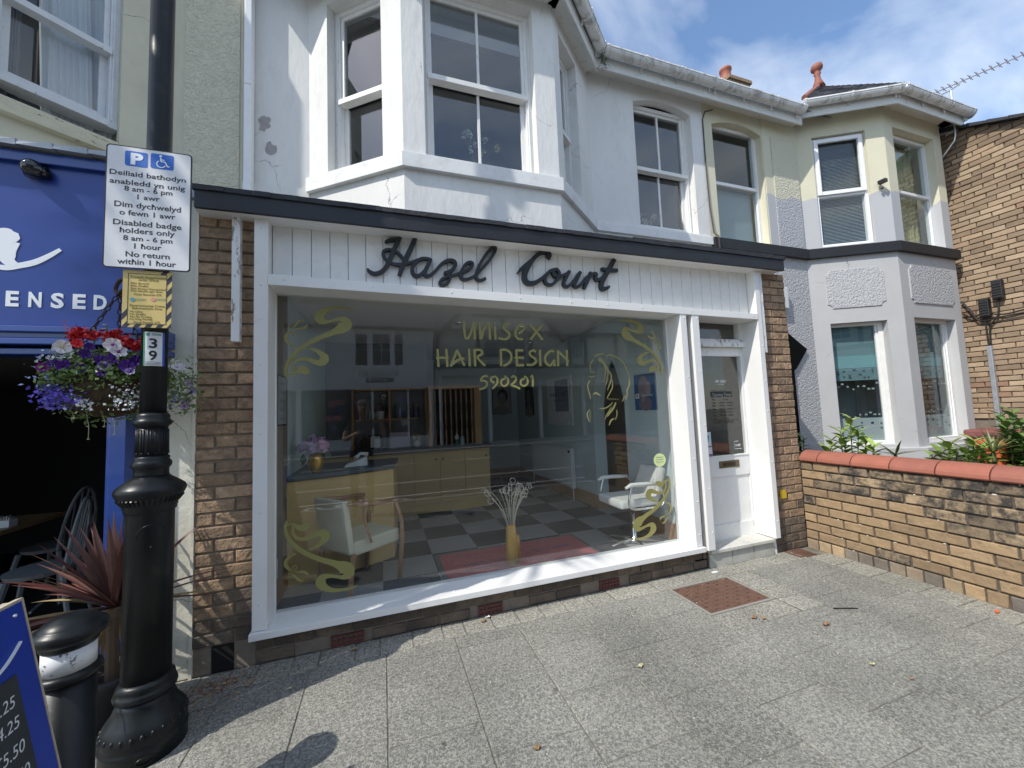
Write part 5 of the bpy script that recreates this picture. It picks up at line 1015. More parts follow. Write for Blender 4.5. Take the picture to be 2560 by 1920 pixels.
wallposter(FLW, .29, .575, 1.455, 1.86, .0, 'dark framed print on the left salon wall close to the window', lines, back=(.30, .33, .33))
MB().fbox(FLW, .10, .18, .36, .50, 0, .04).build('wall_socket', M_UPVC, salon, bevel=.004)
# radiator
rd = thing('radiator', 'white panel radiator on the right salon wall', 'radiator', (2.70, 6.1, .29)); M_RAD = P('cream_white_radiator', (.70, .71, .68), .4)
m = MB().box(2.70, 5.34, .30, 2.75, 6.95, .88)
for i in range(40): y_ = 5.40+i*.0385; m.box(2.69, y_, .33, 2.702, y_+.02, .85)
m.box(2.69, 5.33, .29, 2.76, 5.36, .89); m.build('panel', M_RAD, rd); MB().ball((2.685, 5.37, .84), .02, 8, 6).build('valve', M_DARK, rd); MB().tube([(2.70, 5.30, .12), (2.70, 5.30, .32)], .009, 6).build('pipe', M_RAD, rd); MB().tube([(2.70, 6.9, .12), (2.70, 6.9, .32)], .009, 6).build('pipe', M_RAD, rd)
# ---- wooden armchair
M_VIN = P('cream_vinyl', (.60, .58, .44), .5, var=.05, bump=.1); M_OAK = P('worn_wood', (.38, .22, .12), .5, var=.25, vscale=20)
ac = thing('armchair', 'cream vinyl armchair with worn wooden arms in front of the reception desk', 'armchair', (-.15, 3.5, .12))
def R2(x, y, a, c=(-.185, 3.576)): ca, sa = math.cos(a), math.sin(a); return (c[0]+x*ca-y*sa, c[1]+x*sa+y*ca)
AA = rad(38)   # chair faces +x'ish; local x forward, y left
def cbox(mb, x0, y0, z0, x1, y1, z1, tx=0): 
    return mb.hexa([(*R2(x0, y0, AA), z0), (*R2(x1, y0, AA), z0), (*R2(x1, y1, AA), z0), (*R2(x0, y1, AA), z0), (*R2(x0-tx, y0, AA), z1), (*R2(x1-tx, y0, AA), z1), (*R2(x1-tx, y1, AA), z1), (*R2(x0-tx, y1, AA), z1)])
cbox(MB(), -.20, -.19, .42, .24, .21, .53).build('seat', M_VIN, ac, bevel=.018)
m = MB(); cbox(m, -.245, -.20, .44, -.19, .20, .86, .06); m.build('backrest', M_VIN, ac, bevel=.02)
for yy in (-.225, .225):
    m = MB(); p0 = R2(.20, yy, AA); p1 = R2(-.24, yy, AA); f1 = R2(.24, yy, AA)
    m2 = MB().tube([(*p0, .12), (*f1, .45), (*R2(.235, yy, AA), .60), (*R2(.17, yy, AA), .78)], [.019, .022, .018, .016], 6); m2.build('front_leg', M_OAK, ac, smooth=True)
    MB().tube([(*R2(-.26, yy*.92, AA), .12), (*R2(-.22, yy*.92, AA), .45)], .021, 6).build('rear_leg', M_OAK, ac)
    MB().tube([(*R2(-.27, yy, AA), .84), (*R2(-.05, yy*1.06, AA), .80), (*R2(.19, yy, AA), .785)], [.014, .02, .019], 6).build('arm', M_OAK, ac, smooth=True)
    MB().tube([(*R2(-.12, yy, AA), .80), (*R2(-.13, yy, AA), .68), (*R2(-.07, yy, AA), .5)], .012, 6).build('arm_support', M_OAK, ac)
# ---- salon chair
M_CHR = P('chrome', (.75, .76, .78), .12, metal=1.0); M_WV2 = P('white_leatherette', (.72, .73, .70), .4, bump=.05)
sc2 = thing('salon_chair', 'white hydraulic salon chair with chrome arms by the right end of the window', 'chair', (2.40, 3.42, .12)); cxx, cyy = 2.40, 3.42
for k in range(5):
    a = rad(180+72*k+8); MB().tube([(cxx, cyy, .155), (cxx+.17*math.cos(a), cyy+.17*math.sin(a), .15), (cxx+.29*math.cos(a), cyy+.29*math.sin(a), .135)], [.018, .014, .011], 6).build('foot', M_CHR, sc2)
MB().lathe([(.06, .13), (.05, .16), (.03, .17), (.026, .30), (.026, .33), (.018, .335), (.018, .50)], (cxx, cyy, 0), 16).build('stem', M_CHR, sc2, smooth=True); MB().box(cxx-.06, cyy-.06, .47, cxx+.06, cyy+.06, .52).build('mechanism', P('dark_steel', (.05, .05, .05), .4), sc2)
MB().box(cxx-.27, cyy-.21, .52, cxx+.17, cyy+.21, .60).build('seat', M_WV2, sc2, bevel=.025)
m = MB(); m.hexa([(cxx+.13, cyy-.2, .56), (cxx+.20, cyy-.2, .56), (cxx+.20, cyy+.2, .56), (cxx+.13, cyy+.2, .56), (cxx+.24, cyy-.17, .88), (cxx+.31, cyy-.17, .86), (cxx+.31, cyy+.17, .86), (cxx+.24, cyy+.17, .88)]); m.build('backrest', M_WV2, sc2, bevel=.028)
for yy in (-.25, .25):
    y_ = cyy+yy; MB().tube(smooth_path([(cxx+.16, y_, .52), (cxx-.14, y_, .52), (cxx-.21, y_, .57), (cxx-.19, y_, .68), (cxx-.17, y_, .735)], 4), .011, 8).tube(smooth_path([(cxx+.16, y_, .52), (cxx+.20, y_, .58), (cxx+.17, y_, .68), (cxx+.12, y_, .73)], 4), .011, 8).build('arm_loop', M_CHR, sc2, smooth=True)
    MB().tube([(cxx-.24, y_, .725), (cxx-.18, y_, .75), (cxx, y_, .745), (cxx+.13, y_, .735)], [.014, .021, .021, .017], 8).build('armrest', M_WV2, sc2, smooth=True)
# ---- vases and desk things
M_BAM = P('golden_bamboo', (.52, .30, .07), .5, var=.25, vscale=10, stretch=(3, 3, .5))
vb = thing('tall_vase', 'tall golden bamboo vase of curled twigs standing on the red mat', 'vase', (1.08, 3.36, .133))
MB().lathe([(.05, 0), (.054, .1), (.05, .25), (.042, .35)], (1.07, 3.36, .133), 14).build('vase_body', M_BAM, vb, smooth=True); MB().lathe([(.03, 0), (.03, .2), (.025, .25)], (1.125, 3.37, .133), 10).build('side_tube', M_BAM, vb, smooth=True)
M_TWIG = P('pale_twig', (.50, .45, .36), .6); rr = random.Random(21)
for i in range(24):
    a = rr.uniform(0, 2*math.pi); sp_ = rr.uniform(.05, .24); h_ = rr.uniform(.22, .36); top = Vector((1.075+sp_*math.cos(a), 3.36+sp_*.5*math.sin(a), .48+h_)); base = Vector((1.075+.02*math.cos(a), 3.36+.02*math.sin(a), .44))
    pts = [tuple(base), tuple(base.lerp(top, .5)+Vector((-.02*math.cos(a), 0, .03))), tuple(top)]; r_ = rr.uniform(.012, .028); ph = rr.uniform(0, 6); sgn = rr.choice((-1, 1))
    for k in range(1, 9): an = ph+sgn*k*.9; pts.append((top.x+r_*(math.cos(an)-math.cos(ph))*1.0+.004*k*math.cos(a), top.y+.01*math.sin(an), top.z+r_*(math.sin(an)-math.sin(ph))))
    MB().tube(smooth_path(pts, 3), .0028, 4).build('curled_twig', M_TWIG, vb)
pv = thing('peony_vase', 'gold vase of lilac and pink peonies on the reception desk', 'vase', (-.58, 3.82, 1.02)); M_GOLD = P('gold_vase_metal', (.55, .33, .06), .3, metal=.7, var=.1)
MB().lathe([(.03, 0), (.045, .03), (.062, .09), (.060, .13), (.042, .17)], (-.57, 3.84, 1.02), 20).build('vase_body', M_GOLD, pv, smooth=True)
M_LIL = P('lilac_petal', (.46, .32, .47), .6, var=.15, vscale=30); M_PNK = P('pink_petal', (.66, .32, .47), .6, var=.15, vscale=30); M_LEAF = P('dull_leaf', (.05, .10, .05), .6)
def bloom(c, r, mat, par, name='bloom', rr=random, n=26):
    m = MB(); c = Vector(c)
    for i in range(n):
        d = Vector((rr.gauss(0, 1), rr.gauss(0, 1), rr.gauss(.25, 1))).normalized(); t = d.orthogonal().normalized(); b = d.cross(t); q = c+d*r*rr.uniform(.55, .95); s = r*rr.uniform(.35, .55)
        m.quad([q-t*s+d*.1*s, q-b*s*.9-d*.3*s, q+t*s+d*.1*s, q+d*.5*s+b*s*.9])
    return m.build(name, mat, par)
for c, r, mt in (((-.66, 3.82, 1.25), .055, M_LIL), ((-.59, 3.79, 1.24), .06, M_LIL), ((-.51, 3.80, 1.26), .058, M_PNK), ((-.60, 3.88, 1.30), .055, M_LIL), ((-.53, 3.88, 1.29), .05, M_LIL), ((-.69, 3.88, 1.24), .045, M_LIL)): bloom(c, r, mt, pv)
for c in ((-.47, 3.83, 1.20), (-.67, 3.83, 1.17)): m = MB(); m.quad([(c[0], c[1], c[2]+.03), (c[0]+.03, c[1]-.02, c[2]-.02), (c[0], c[1]-.01, c[2]-.08), (c[0]-.03, c[1], c[2]-.02)]); m.build('leaf', M_LEAF, pv)
ph_ = thing('telephone', 'white desk telephone on the curved reception desk top', 'telephone', (-.24, 4.15, 1.02)); MB().hexa([(-.36, 4.05, 1.022), (-.15, 4.10, 1.022), (-.15, 4.28, 1.022), (-.36, 4.24, 1.022), (-.35, 4.05, 1.04), (-.16, 4.10, 1.11), (-.16, 4.28, 1.11), (-.35, 4.24, 1.04)]).build('base', P('telephone_white', (.7, .71, .7), .4), ph_, bevel=.004)
MB().tube([(-.26, 4.12, 1.10), (-.22, 4.18, 1.135), (-.16, 4.24, 1.12)], [.02, .015, .02], 8).build('handset', bpy.data.materials['telephone_white'], ph_)
fa = thing('photo_frame', 'small black easel frame with a certificate on the back worktop', 'frame', (-.1, 5.8, 1.03)); MB().hexa([(-.19, 5.76, 1.04), (-.02, 5.76, 1.04), (-.02, 5.77, 1.04), (-.19, 5.77, 1.04), (-.19, 5.82, 1.24), (-.02, 5.82, 1.24), (-.02, 5.83, 1.24), (-.19, 5.83, 1.24)]).build('frame', M_DARK, fa); MB().hexa([(-.17, 5.763, 1.065), (-.04, 5.763, 1.065), (-.04, 5.768, 1.065), (-.17, 5.768, 1.065), (-.17, 5.808, 1.22), (-.04, 5.808, 1.22), (-.04, 5.815, 1.22), (-.17, 5.815, 1.22)]).build('certificate', P('paper', (.55, .56, .52), .7), fa)
tag(MB().box(.09, 5.74, 1.045, .36, 5.745, 1.26).build('notice_card', P('lilac_paper', (.42, .38, .46), .7)), 'pale lilac notice card propped on the back worktop beside the small frame', 'notice')
fv = thing('flower_pot', 'round white vase with yellow flowers on the back worktop', 'vase', (.46, 5.75, 1.03)); MB().ball((.46, 5.75, 1.08), .05, 14, 8).build('vase_body', P('glazed_white', (.6, .6, .55), .3), fv, smooth=True); bloom((.46, 5.75, 1.18), .06, P('yellow_petal', (.6, .5, .12), .6), fv, n=16)
for x_, h_, c_, lab in ((1.02, .18, (.6, .62, .6), 'white topped green bottle on the back worktop'), (1.10, .15, (.35, .4, .42), 'clear pump bottle on the back worktop')):
    b_ = thing('bottle', lab, 'bottle', (x_, 5.6, 1.03)); MB().lathe([(.03, 0), (.03, h_*.5)], (x_, 5.64, 1.03), 12).build('bottle_body', P('bottle_'+lab[:5], (.02, .12, .07) if 'green' in lab else c_, .4), b_); MB().lathe([(.029, h_*.5), (.029, h_*.8), (.008, h_*.85), (.008, h_)], (x_, 5.64, 1.03), 12).build('cap', P('cap_'+lab[:5], c_, .4), b_)
pp_ = thing('hanging_planter', 'small white pot with an orchid on the shelves behind the desk', 'planter', (-.03, 5.95, 1.44)); MB().lathe([(.045, 0), (.055, .11)], (-.03, 5.93, 1.462), 14).build('pot', P('planter_white', (.55, .55, .53), .5), pp_); MB().tube([(-.03, 5.93, 1.55), (-.02, 5.93, 1.7), (.02, 5.92, 1.78)], .004, 5).build('stem', M_LEAF, pp_); bloom((.02, 5.92, 1.78), .04, P('white_petal', (.6, .6, .6), .6), pp_, n=12)
for x_, y_, lab in ((1.75, 4.7, 'left'), (.9, 4.6, 'nearest'), (2.3, 5.8, 'far')): tag(MB().lathe([(.05, 0), (.045, -.012), (.03, -.012)], (x_, y_, 2.60), 14).build('spotlight', M_CHR), f'small round recessed ceiling spotlight, {lab} one seen through the shop window', 'spotlight')

# ================================================================ LAMP POST AND SIGNS
LX, LY0 = -1.08, 2.38
lamp = thing('lamp_post', 'black cast iron lamp post with beaded flared base on the pavement', 'lamp post', (LX, LY0, 0))
MB().lathe([(.212, 0), (.212, .055), (.216, .062), (.214, .075), (.205, .085), (.210, .092), (.210, .125), (.200, .150), (.185, .168), (.160, .195), (.146, .225), (.140, .25)], (LX, LY0, 0), 48).build('flared_base', M_IRON, lamp, smooth=True)
MB().lathe([(.140, .248), (.154, .256), (.158, .268), (.153, .282), (.140, .290), (.146, .298), (.143, .312), (.128, .325)], (LX, LY0, 0), 48).build('base_ring', M_IRON, lamp, smooth=True)
m = MB()
for k in range(26): a = 2*math.pi*k/26; m.ball((LX+.203*math.cos(a), LY0+.203*math.sin(a), .128), .0135, 10, 6)
m.build('bead_ring', M_IRON, lamp, smooth=True)
MB().lathe([(.124, .32), (.124, 1.10), (.128, 1.105)], (LX, LY0, 0), 40).build('pedestal', M_IRON, lamp, smooth=True)
MB().lathe([(.126, 1.085), (.134, 1.09), (.134, 1.105), (.140, 1.11), (.140, 1.128), (.155, 1.145), (.170, 1.160), (.182, 1.178), (.184, 1.192), (.176, 1.206), (.14, 1.228), (.108, 1.245), (.094, 1.255)], (LX, LY0, 0), 48).build('flared_cap', M_IRON, lamp, smooth=True)
m = MB()
for k in range(40): a = 2*math.pi*k/40; c_, s_ = math.cos(a), math.sin(a); m.tube([(LX+.141*c_, LY0+.141*s_, 1.128), (LX+.168*c_, LY0+.168*s_, 1.155)], .007, 4)
m.build('egg_moulding', M_IRON, lamp)
MB().lathe([(.094, 1.25), (.089, 1.27), (.091, 1.290), (.101, 1.298), (.105, 1.312), (.100, 1.325), (.090, 1.333), (.094, 1.345), (.084, 1.352)], (LX, LY0, 0), 36).build('neck_ring', M_IRON, lamp, smooth=True)
m = MB().lathe([(.083, 1.345), (.080, 1.50)], (LX, LY0, 0), 36)
for k in range(14):
    a = 2*math.pi*k/14; 
    for da in (-.09, .09): m.tube([(LX+.083*math.cos(a+da), LY0+.083*math.sin(a+da), 1.365), (LX+.081*math.cos(a+da), LY0+.081*math.sin(a+da), 1.48)], .0045, 5)
    m.ball((LX+.083*math.cos(a), LY0+.083*math.sin(a), 1.364), .007, 6, 4)
m.build('fluted_section', M_IRON, lamp, smooth=True)
MB().lathe([(.080, 1.49), (.084, 1.497), (.096, 1.502), (.103, 1.513), (.098, 1.525), (.088, 1.532), (.090, 1.545), (.084, 1.556), (.070, 1.562)], (LX, LY0, 0), 36).build('collar', M_IRON, lamp, smooth=True)
MB().lathe([(.070, 1.555), (.069, 2.9), (.067, 5.6), (.05, 5.65), (.05, 5.9), (.12, 6.0), (.14, 6.1), (.10, 6.35), (.02, 6.45)], (LX, LY0, 0), 32).build('pole', M_IRON, lamp, smooth=True)
LAMPK = .73
# inspection door outline + nut, oval foundry badge on the base
def onc(a, z, r): return (LX+r*math.cos(a), LY0+r*math.sin(a), z)
ca = math.atan2(-LY0, -LX)+.05
m = MB().tube([onc(ca+(.62)*math.cos(t), .98+.055*math.sin(t), .1235) for t in [math.pi*k/12 for k in range(13)]], .003, 4).ball(onc(ca, .93, .125), .008, 8, 6)
m.build('inspection_door', M_IRON, lamp, smooth=True)
m = MB().tube([onc(ca-.05+.19*math.cos(t), .032+.017*math.sin(t), .213) for t in [2*math.pi*k/20 for k in range(21)]], .0028, 4); m.build('foundry_badge', M_IRON, lamp)
for c_ in lamp.children:
    kk = .82 if c_.name == 'pole' else LAMPK
    for v in c_.data.vertices: v.co.x = LX+(v.co.x-LX)*kk; v.co.y = LY0+(v.co.y-LY0)*kk
MB().box(LX-.05, 2.286, 2.10, LX+.05, 2.335, 2.125).build('sign_clip', M_IRON, lamp)
hk = hy(294, 731, 2.55)
# --- parking sign
M_SIGNW = P('reflective_white_sheet', (.66, .67, .68), .5, var=.03, vscale=30); M_SIGNB = P('sign_black', (.012, .012, .014), .5); M_SBL = P('sign_blue', (.015, .12, .50), .45)
PY = 2.27; FP = Fr((0, PY), (1, 0)); ps = thing('parking_sign', 'white disabled parking sign with black bilingual text on the lamp post', 'sign', (-1.06, PY, 2.25))
def rrect(a, b, c, e, r, n=5):
    pts = []
    for cx_, cz_, a0 in ((b-r, c+r, -90), (b-r, e-r, 0), (a+r, e-r, 90), (a+r, c+r, 180)):
        for k in range(n+1): t = rad(a0+90*k/n); pts.append((cx_+r*math.cos(t), cz_+r*math.sin(t)))
    return pts
def plate(F, pts, d0, d1, name, mat, par): return MB().prism([F.P(s, z, d0) for s, z in pts][::1], [F.P(s, z, d1) for s, z in pts][::1]).build(name, mat, par)
sa, sb, sc0, se = -1.236, -.896, 2.250, 2.860
plate(FP, rrect(sa, sb, sc0, se, .016), -.003, 0, 'plate_rim', M_SIGNB, ps); plate(FP, rrect(sa+.006, sb-.006, sc0+.006, se-.006, .012), .0002, .0012, 'plate_face', M_SIGNW, ps)
C4 = (260, 360, 3.317)
def C4p(x, y, Yp=PY): return hy(260+x/3.317, 360+y/3.317, Yp)
for xx0, yy0, xx1, yy1, kind in ((178, 45, 362, 205, 'P'), (390, 68, 578, 228, 'W')):
    a = C4p(xx0, yy0+ 8); b = C4p(xx1, yy1-4); sq = plate(FP, rrect(a[0], b[0], b[1], a[1], .008), .0014, .0022, 'blue_square', M_SBL, ps); w_ = b[0]-a[0]; h_ = a[1]-b[1]; mx_ = (a[0]+b[0])/2
    if kind == 'P': textmesh('P', FP, mx_+.003, b[1]+.15*h_, .0024, .70*h_, M_WLET, sq, name='letter', width=.56*w_, bold=.05)
    else:
        m = MB(); ox, oz = mx_, b[1]+h_*.5; u_ = h_/2
        ribbon(m, FP, [(ox-.18*u_, oz+.62*u_, .2*u_), (ox-.18*u_, oz+.63*u_, .2*u_)], .0024, .0008)
        m.prism([FP.P(ox-.16*u_+.15*u_*math.cos(t), oz+.72*u_+.15*u_*math.sin(t), .0024) for t in [k*math.pi/8 for k in range(16)]], [FP.P(ox-.16*u_+.15*u_*math.cos(t), oz+.72*u_+.15*u_*math.sin(t), .0032) for t in [k*math.pi/8 for k in range(16)]])
        ribbon(m, FP, [(ox-.16*u_, oz+.5*u_, .15*u_), (ox-.12*u_, oz+.0*u_, .15*u_)], .0024, .0008); ribbon(m, FP, [(ox-.15*u_, oz+.25*u_, .12*u_), (ox+.25*u_, oz+.22*u_, .12*u_)], .0024, .0009)
        ribbon(m, FP, [(ox-.14*u_, oz-.02*u_, .14*u_), (ox+.32*u_, oz-.04*u_, .14*u_), (ox+.58*u_, oz-.62*u_, .14*u_), (ox+.80*u_, oz-.52*u_, .12*u_)], .0024, .001, n=2)
        ribbon(m, FP, [(ox-.1*u_+.46*u_*math.cos(t), oz-.34*u_+.46*u_*math.sin(t), .12*u_) for t in [rad(120+k*22) for k in range(11)]], .0024, .0007, n=2); m.build('wheelchair_symbol', M_WLET, sq)
for t_, x0, x1, y_, cap in (('Deiliaid bathodyn', 55, 688, 279, 40), ('anabledd yn unig', 55, 682, 350, 40), ('8 am - 6 pm', 172, 572, 402, 40), ('1 awr', 278, 465, 462, 40), ('Dim dychwelyd', 92, 645, 535, 44), ('o fewn 1 awr', 133, 598, 599, 42), ('Disabled badge', 82, 650, 683, 44), ('holders only', 135, 592, 744, 44), ('8 am - 6 pm', 163, 572, 805, 40), ('1 hour', 252, 478, 868, 42), ('No return', 182, 548, 938, 44), ('within 1 hour', 115, 603, 1000, 44)):
    a = C4p(x0, y_); b = C4p(x1, y_); c_ = C4p((x0+x1)/2, y_); c2 = C4p((x0+x1)/2, y_-cap)
    textmesh(t_, FP, c_[0], c_[1]-.004, .0014, (c2[1]-c_[1]), M_SIGNB, ps, name='sign_text', width=b[0]-a[0], bold=.012, ext=.0006)
m = MB().box(LX-.08, 2.272, 2.70, LX+.08, 2.31, 2.73).box(LX-.08, 2.272, 2.36, LX+.08, 2.31, 2.39); m.build('clip', M_LEAD, ps)
# --- yellow enforcement notice
EY = 2.285; FE = Fr((0, EY), (1, 0)); es = thing('enforcement_sign', 'yellow notice with black hazard stripe border below the parking sign', 'sign', (-1.07, EY, 1.97))
ea, eb, ec, ee = -1.166, -.975, 1.970, 2.249; M_YS = P('sign_yellow', (.60, .46, .16), .5); M_BS = P('hazard_black', (.02, .022, .035), .5)
MB().fbox(FE, ea, eb, ec, ee, -.003, 0).build('plate', M_YS, es)
m = MB(); W_ = eb-ea; H_ = ee-ec; bw = .020; st_ = .031
def clip_stripe(m, a, b, c, e):   # 45 degree stripes clipped to a rectangle
    k = -60
    while k < 60:
        o_ = k*st_*1.414
        poly = []
        def inside(p): return True
        # stripe region: o_ <= s+ (-z) < o_+st_*.7
        pts = [(a, c), (b, c), (b, e), (a, e)]
        for sign, lim in ((1, o_), (-1, -(o_+st_*.72))):
            new = []
            for i in range(len(pts)):
                p, q = pts[i], pts[(i+1) % len(pts)]; fp = sign*(p[0]*1.0-p[1]*.72)-lim; fq = sign*(q[0]*1.0-q[1]*.72)-lim
                if fp >= 0: new.append(p)
                if fp*fq < 0: t = fp/(fp-fq); new.append((p[0]+(q[0]-p[0])*t, p[1]+(q[1]-p[1])*t))
            pts = new
            if len(pts) < 3: break
        if len(pts) >= 3: m.quad([FE.P(s, z, .0006) for s, z in pts])
        k += 1
clip_stripe(m, ea, ea+bw, ec, ee); clip_stripe(m, eb-bw, eb, ec, ee); clip_stripe(m, ea+bw, eb-bw, ec, ec+bw*.8); clip_stripe(m, ea+bw, eb-bw, ee-bw*.8, ee); m.build('hazard_stripes', M_BS, es)
ia, ib, ic, ie = ea+bw, eb-bw, ec+bw*.8, ee-bw*.8
m = MB().fbox(FE, ia, ib, ic, ic+.002, .0006, .0012).fbox(FE, ia, ib, ie-.002, ie, .0006, .0012).fbox(FE, ia, ia+.002, ic, ie, .0006, .0012).fbox(FE, ib-.002, ib, ic, ie, .0006, .0012); m.build('border_line', M_BS, es)
M_OLV = P('olive_print', (.22, .165, .035), .6)
for t_, x0, x1, y_, cap in (('Trosedd Amgylcheddol', 215, 522, 1108, 20), ('Ardal Orfodi', 285, 452, 1134, 20), ('Dim Sbwriel', 222, 370, 1158, 16), ('Dim Graffiti', 222, 365, 1180, 16), ('Dim Posteri Diawdurdod', 222, 512, 1203, 16), ('Dim Baeddu gan Gwn', 222, 482, 1222, 16), ('Cosb Benodol £75', 250, 475, 1252, 18), ('Environmental Crime', 215, 502, 1345, 20), ('Enforcement Area', 235, 480, 1368, 20), ('No Litter', 215, 322, 1394, 16), ('No Graffiti', 215, 343, 1415, 16), ('No Fly Posting', 215, 392, 1436, 16), ('No Dog Fouling', 213, 400, 1456, 16), ('Fixed Penalty £75', 245, 463, 1484, 18)):
    a = C4p(x0, y_, EY); b = C4p(x1, y_, EY); c2 = C4p(x0, y_-cap, EY)
    textmesh(t_, FE, a[0], a[1], .0006, (c2[1]-a[1])*.95, M_OLV, es, name='sign_text', width=b[0]-a[0], align='LEFT', ext=.0006, bold=-.004)
for cx_, mt in ((238, P('crest_teal', (.10, .3, .32), .5)), (408, P('crest_pink', (.65, .25, .2), .5))): a = C4p(cx_, 1290, EY); disc(FE, a[0], a[1], .010, .010, .0006, mt, es, 'emblem')
for cx_ in (262, 432):
    for i in range(2): a = C4p(cx_, 1285+i*12, EY); MB().fbox(FE, a[0], a[0]+.040, a[1], a[1]+.0022, .0006, .001).build('emblem_line', P('line_teal', (.3, .36, .22), .5) if 'line_teal' not in bpy.data.materials else bpy.data.materials['line_teal'], es)
# --- number plate 39 wrapped round the pole
np_ = thing('number_plate', 'white plate numbered 39 with green and blue edges wrapped round the lamp post', 'number plate', (-1.06, 2.30, 1.79)); R_ = .0585
cN = math.atan2(-LY0, -LX)
class Cy:     # cylindrical "plane": s is arc length about the facing direction
    def __init__(s, r): s.r = r; s.n = Vector((math.cos(cN), math.sin(cN)))
    def P(s, a, z, d=0): t = cN+a/s.r; rr_ = s.r+d; return (LX+rr_*math.cos(t), LY0+rr_*math.sin(t), z)
CYL = Cy(R_)
def strip(a, b, z0, z1, d, mat, name, par, n=10):
    m = MB()
    for i in range(n): p, q = a+(b-a)*i/n, a+(b-a)*(i+1)/n; m.hexa([CYL.P(p, z0, d+.001), CYL.P(q, z0, d+.001), CYL.P(q, z0, d-.001), CYL.P(p, z0, d-.001), CYL.P(p, z1, d+.001), CYL.P(q, z1, d+.001), CYL.P(q, z1, d-.001), CYL.P(p, z1, d-.001)])
    return m.build(name, mat, par)
strip(-.042, .037, 1.79, 1.957, .001, M_SIGNW, 'plate', np_); strip(-.042, -.037, 1.79, 1.957, .0022, P('plate_green', (.03, .3, .12), .5), 'green_edge', np_); strip(.028, .037, 1.79, 1.957, .0022, P('plate_blue', (.02, .08, .4), .5), 'blue_edge', np_)
strip(-.031, -.018, 1.937, 1.951, .0022, bpy.data.materials['crest_teal'], 'emblem', np_); strip(-.012, .023, 1.946, 1.949, .0022, bpy.data.materials['crest_teal'], 'emblem_line', np_); strip(-.012, .023, 1.940, 1.943, .0022, bpy.data.materials['crest_teal'], 'emblem_line', np_)
FN = Fr((LX+R_*math.cos(cN), LY0+R_*math.sin(cN)), (-math.sin(cN), math.cos(cN)))
for t_, z_ in (('3', 1.878), ('9', 1.818)): textmesh(t_, FN, -.006, z_, .003, .046, M_SIGNB, np_, name='digit', width=.030, bold=.02, ext=.0006)
for z_ in (1.808, 1.801, 1.795): strip(-.034, .023, z_, z_+.0015, .0022, M_SIGNB, 'small_print', np_)
# ================================================================ HANGING BASKET
rr = random.Random(12)
hb = thing('hanging_basket', 'hanging basket of red, white and purple flowers beside the lamp post', 'hanging basket', (-1.36, 2.60, 1.55)); BC = Vector((-1.36, 2.60, 1.70))
M_MOSS = P('coir_and_moss', (.06, .038, .018), .95, var=.5, vscale=25, bump=1, bscale=50, bdist=.02); M_RUST = P('rusty_chain', (.05, .03, .03), .8)
MB().lathe([(.02, -.15), (.10, -.13), (.16, -.08), (.19, -.01), (.20, .05), (.17, .07), (.02, .08)], tuple(BC), 24).build('coir_liner', M_MOSS, hb, smooth=True)
hook = Vector((-1.30, 2.53, 2.21))
MB().tube(smooth_path([(-1.15, 2.40, 2.20), (-1.22, 2.46, 2.26), (-1.30, 2.53, 2.27), (-1.33, 2.55, 2.23), (-1.31, 2.53, 2.20), (-1.28, 2.51, 2.21)], 5), .009, 6).build('hook_bracket', M_RUST, hb)
for k in range(3):
    a = rad(90+120*k+20); e = BC+Vector((.19*math.cos(a), .19*math.sin(a), .06)); m = MB(); n = 16
    for i in range(n):
        p0, p1 = hook.lerp(e, i/n), hook.lerp(e, (i+1)/n); d_ = (p1-p0); sd = d_.cross(Vector((0, 1, 0) if i % 2 else (1, .2, 0))).normalized()*.008; mid = (p0+p1)/2
        m.tube([p0-d_*.15, mid-d_*.25+sd, mid+d_*.25+sd, p1+d_*.15, mid+d_*.25-sd, mid-d_*.25-sd, p0-d_*.15], .0032, 4)
    m.build('chain', M_RUST, hb)
M_FOL = P('basket_foliage', (.14, .22, .055), .7, tint2=(.13, .18, .06), var=.4, vscale=25); M_FOLP = P('pale_variegated_leaf', (.42, .44, .26), .7, var=.25, vscale=25)
def leafcloud(name, mat, n, pos, size, par, flat=.5, **kw):
    m = MB()
    for _ in range(n):
        c = Vector(pos()); d = Vector((rr.gauss(0, 1), rr.gauss(0, 1), rr.gauss(.3, 1))).normalized(); t = d.orthogonal().normalized(); t.rotate(Matrix.Rotation(rr.uniform(0, 6.28), 3, d)); b = d.cross(t); s = size*rr.uniform(.6, 1.3)
        m.quad([c-t*s, c-b*s*flat+d*s*.2, c+t*s, c+b*s*flat+d*s*.2])
    o = m.build(name, mat, par)
    for k, v in kw.items(): o[k] = v
    return o
def shell(cx_, cz_, rx, rz_, ylo=-1, up=0):
    def f():
        while True:
            d = Vector((rr.gauss(0, 1), rr.gauss(0, 1), rr.gauss(0, 1))).normalized()
            q = rr.uniform(.7, 1.05); p = BC+Vector((cx_+d.x*rx*q, d.y*rx*q*.85, cz_+d.z*rz_*q))
            return p
    return f
leafcloud('foliage', M_FOL, 3200, shell(0, .07, .25, .13), .015, hb, kind='stuff'); leafcloud('foliage', M_FOL, 900, shell(0, .0, .26, .19), .013, hb, kind='stuff'); leafcloud('trailing_leaves', M_FOLP, 220, shell(0, .10, .27, .15), .013, hb, kind='stuff')
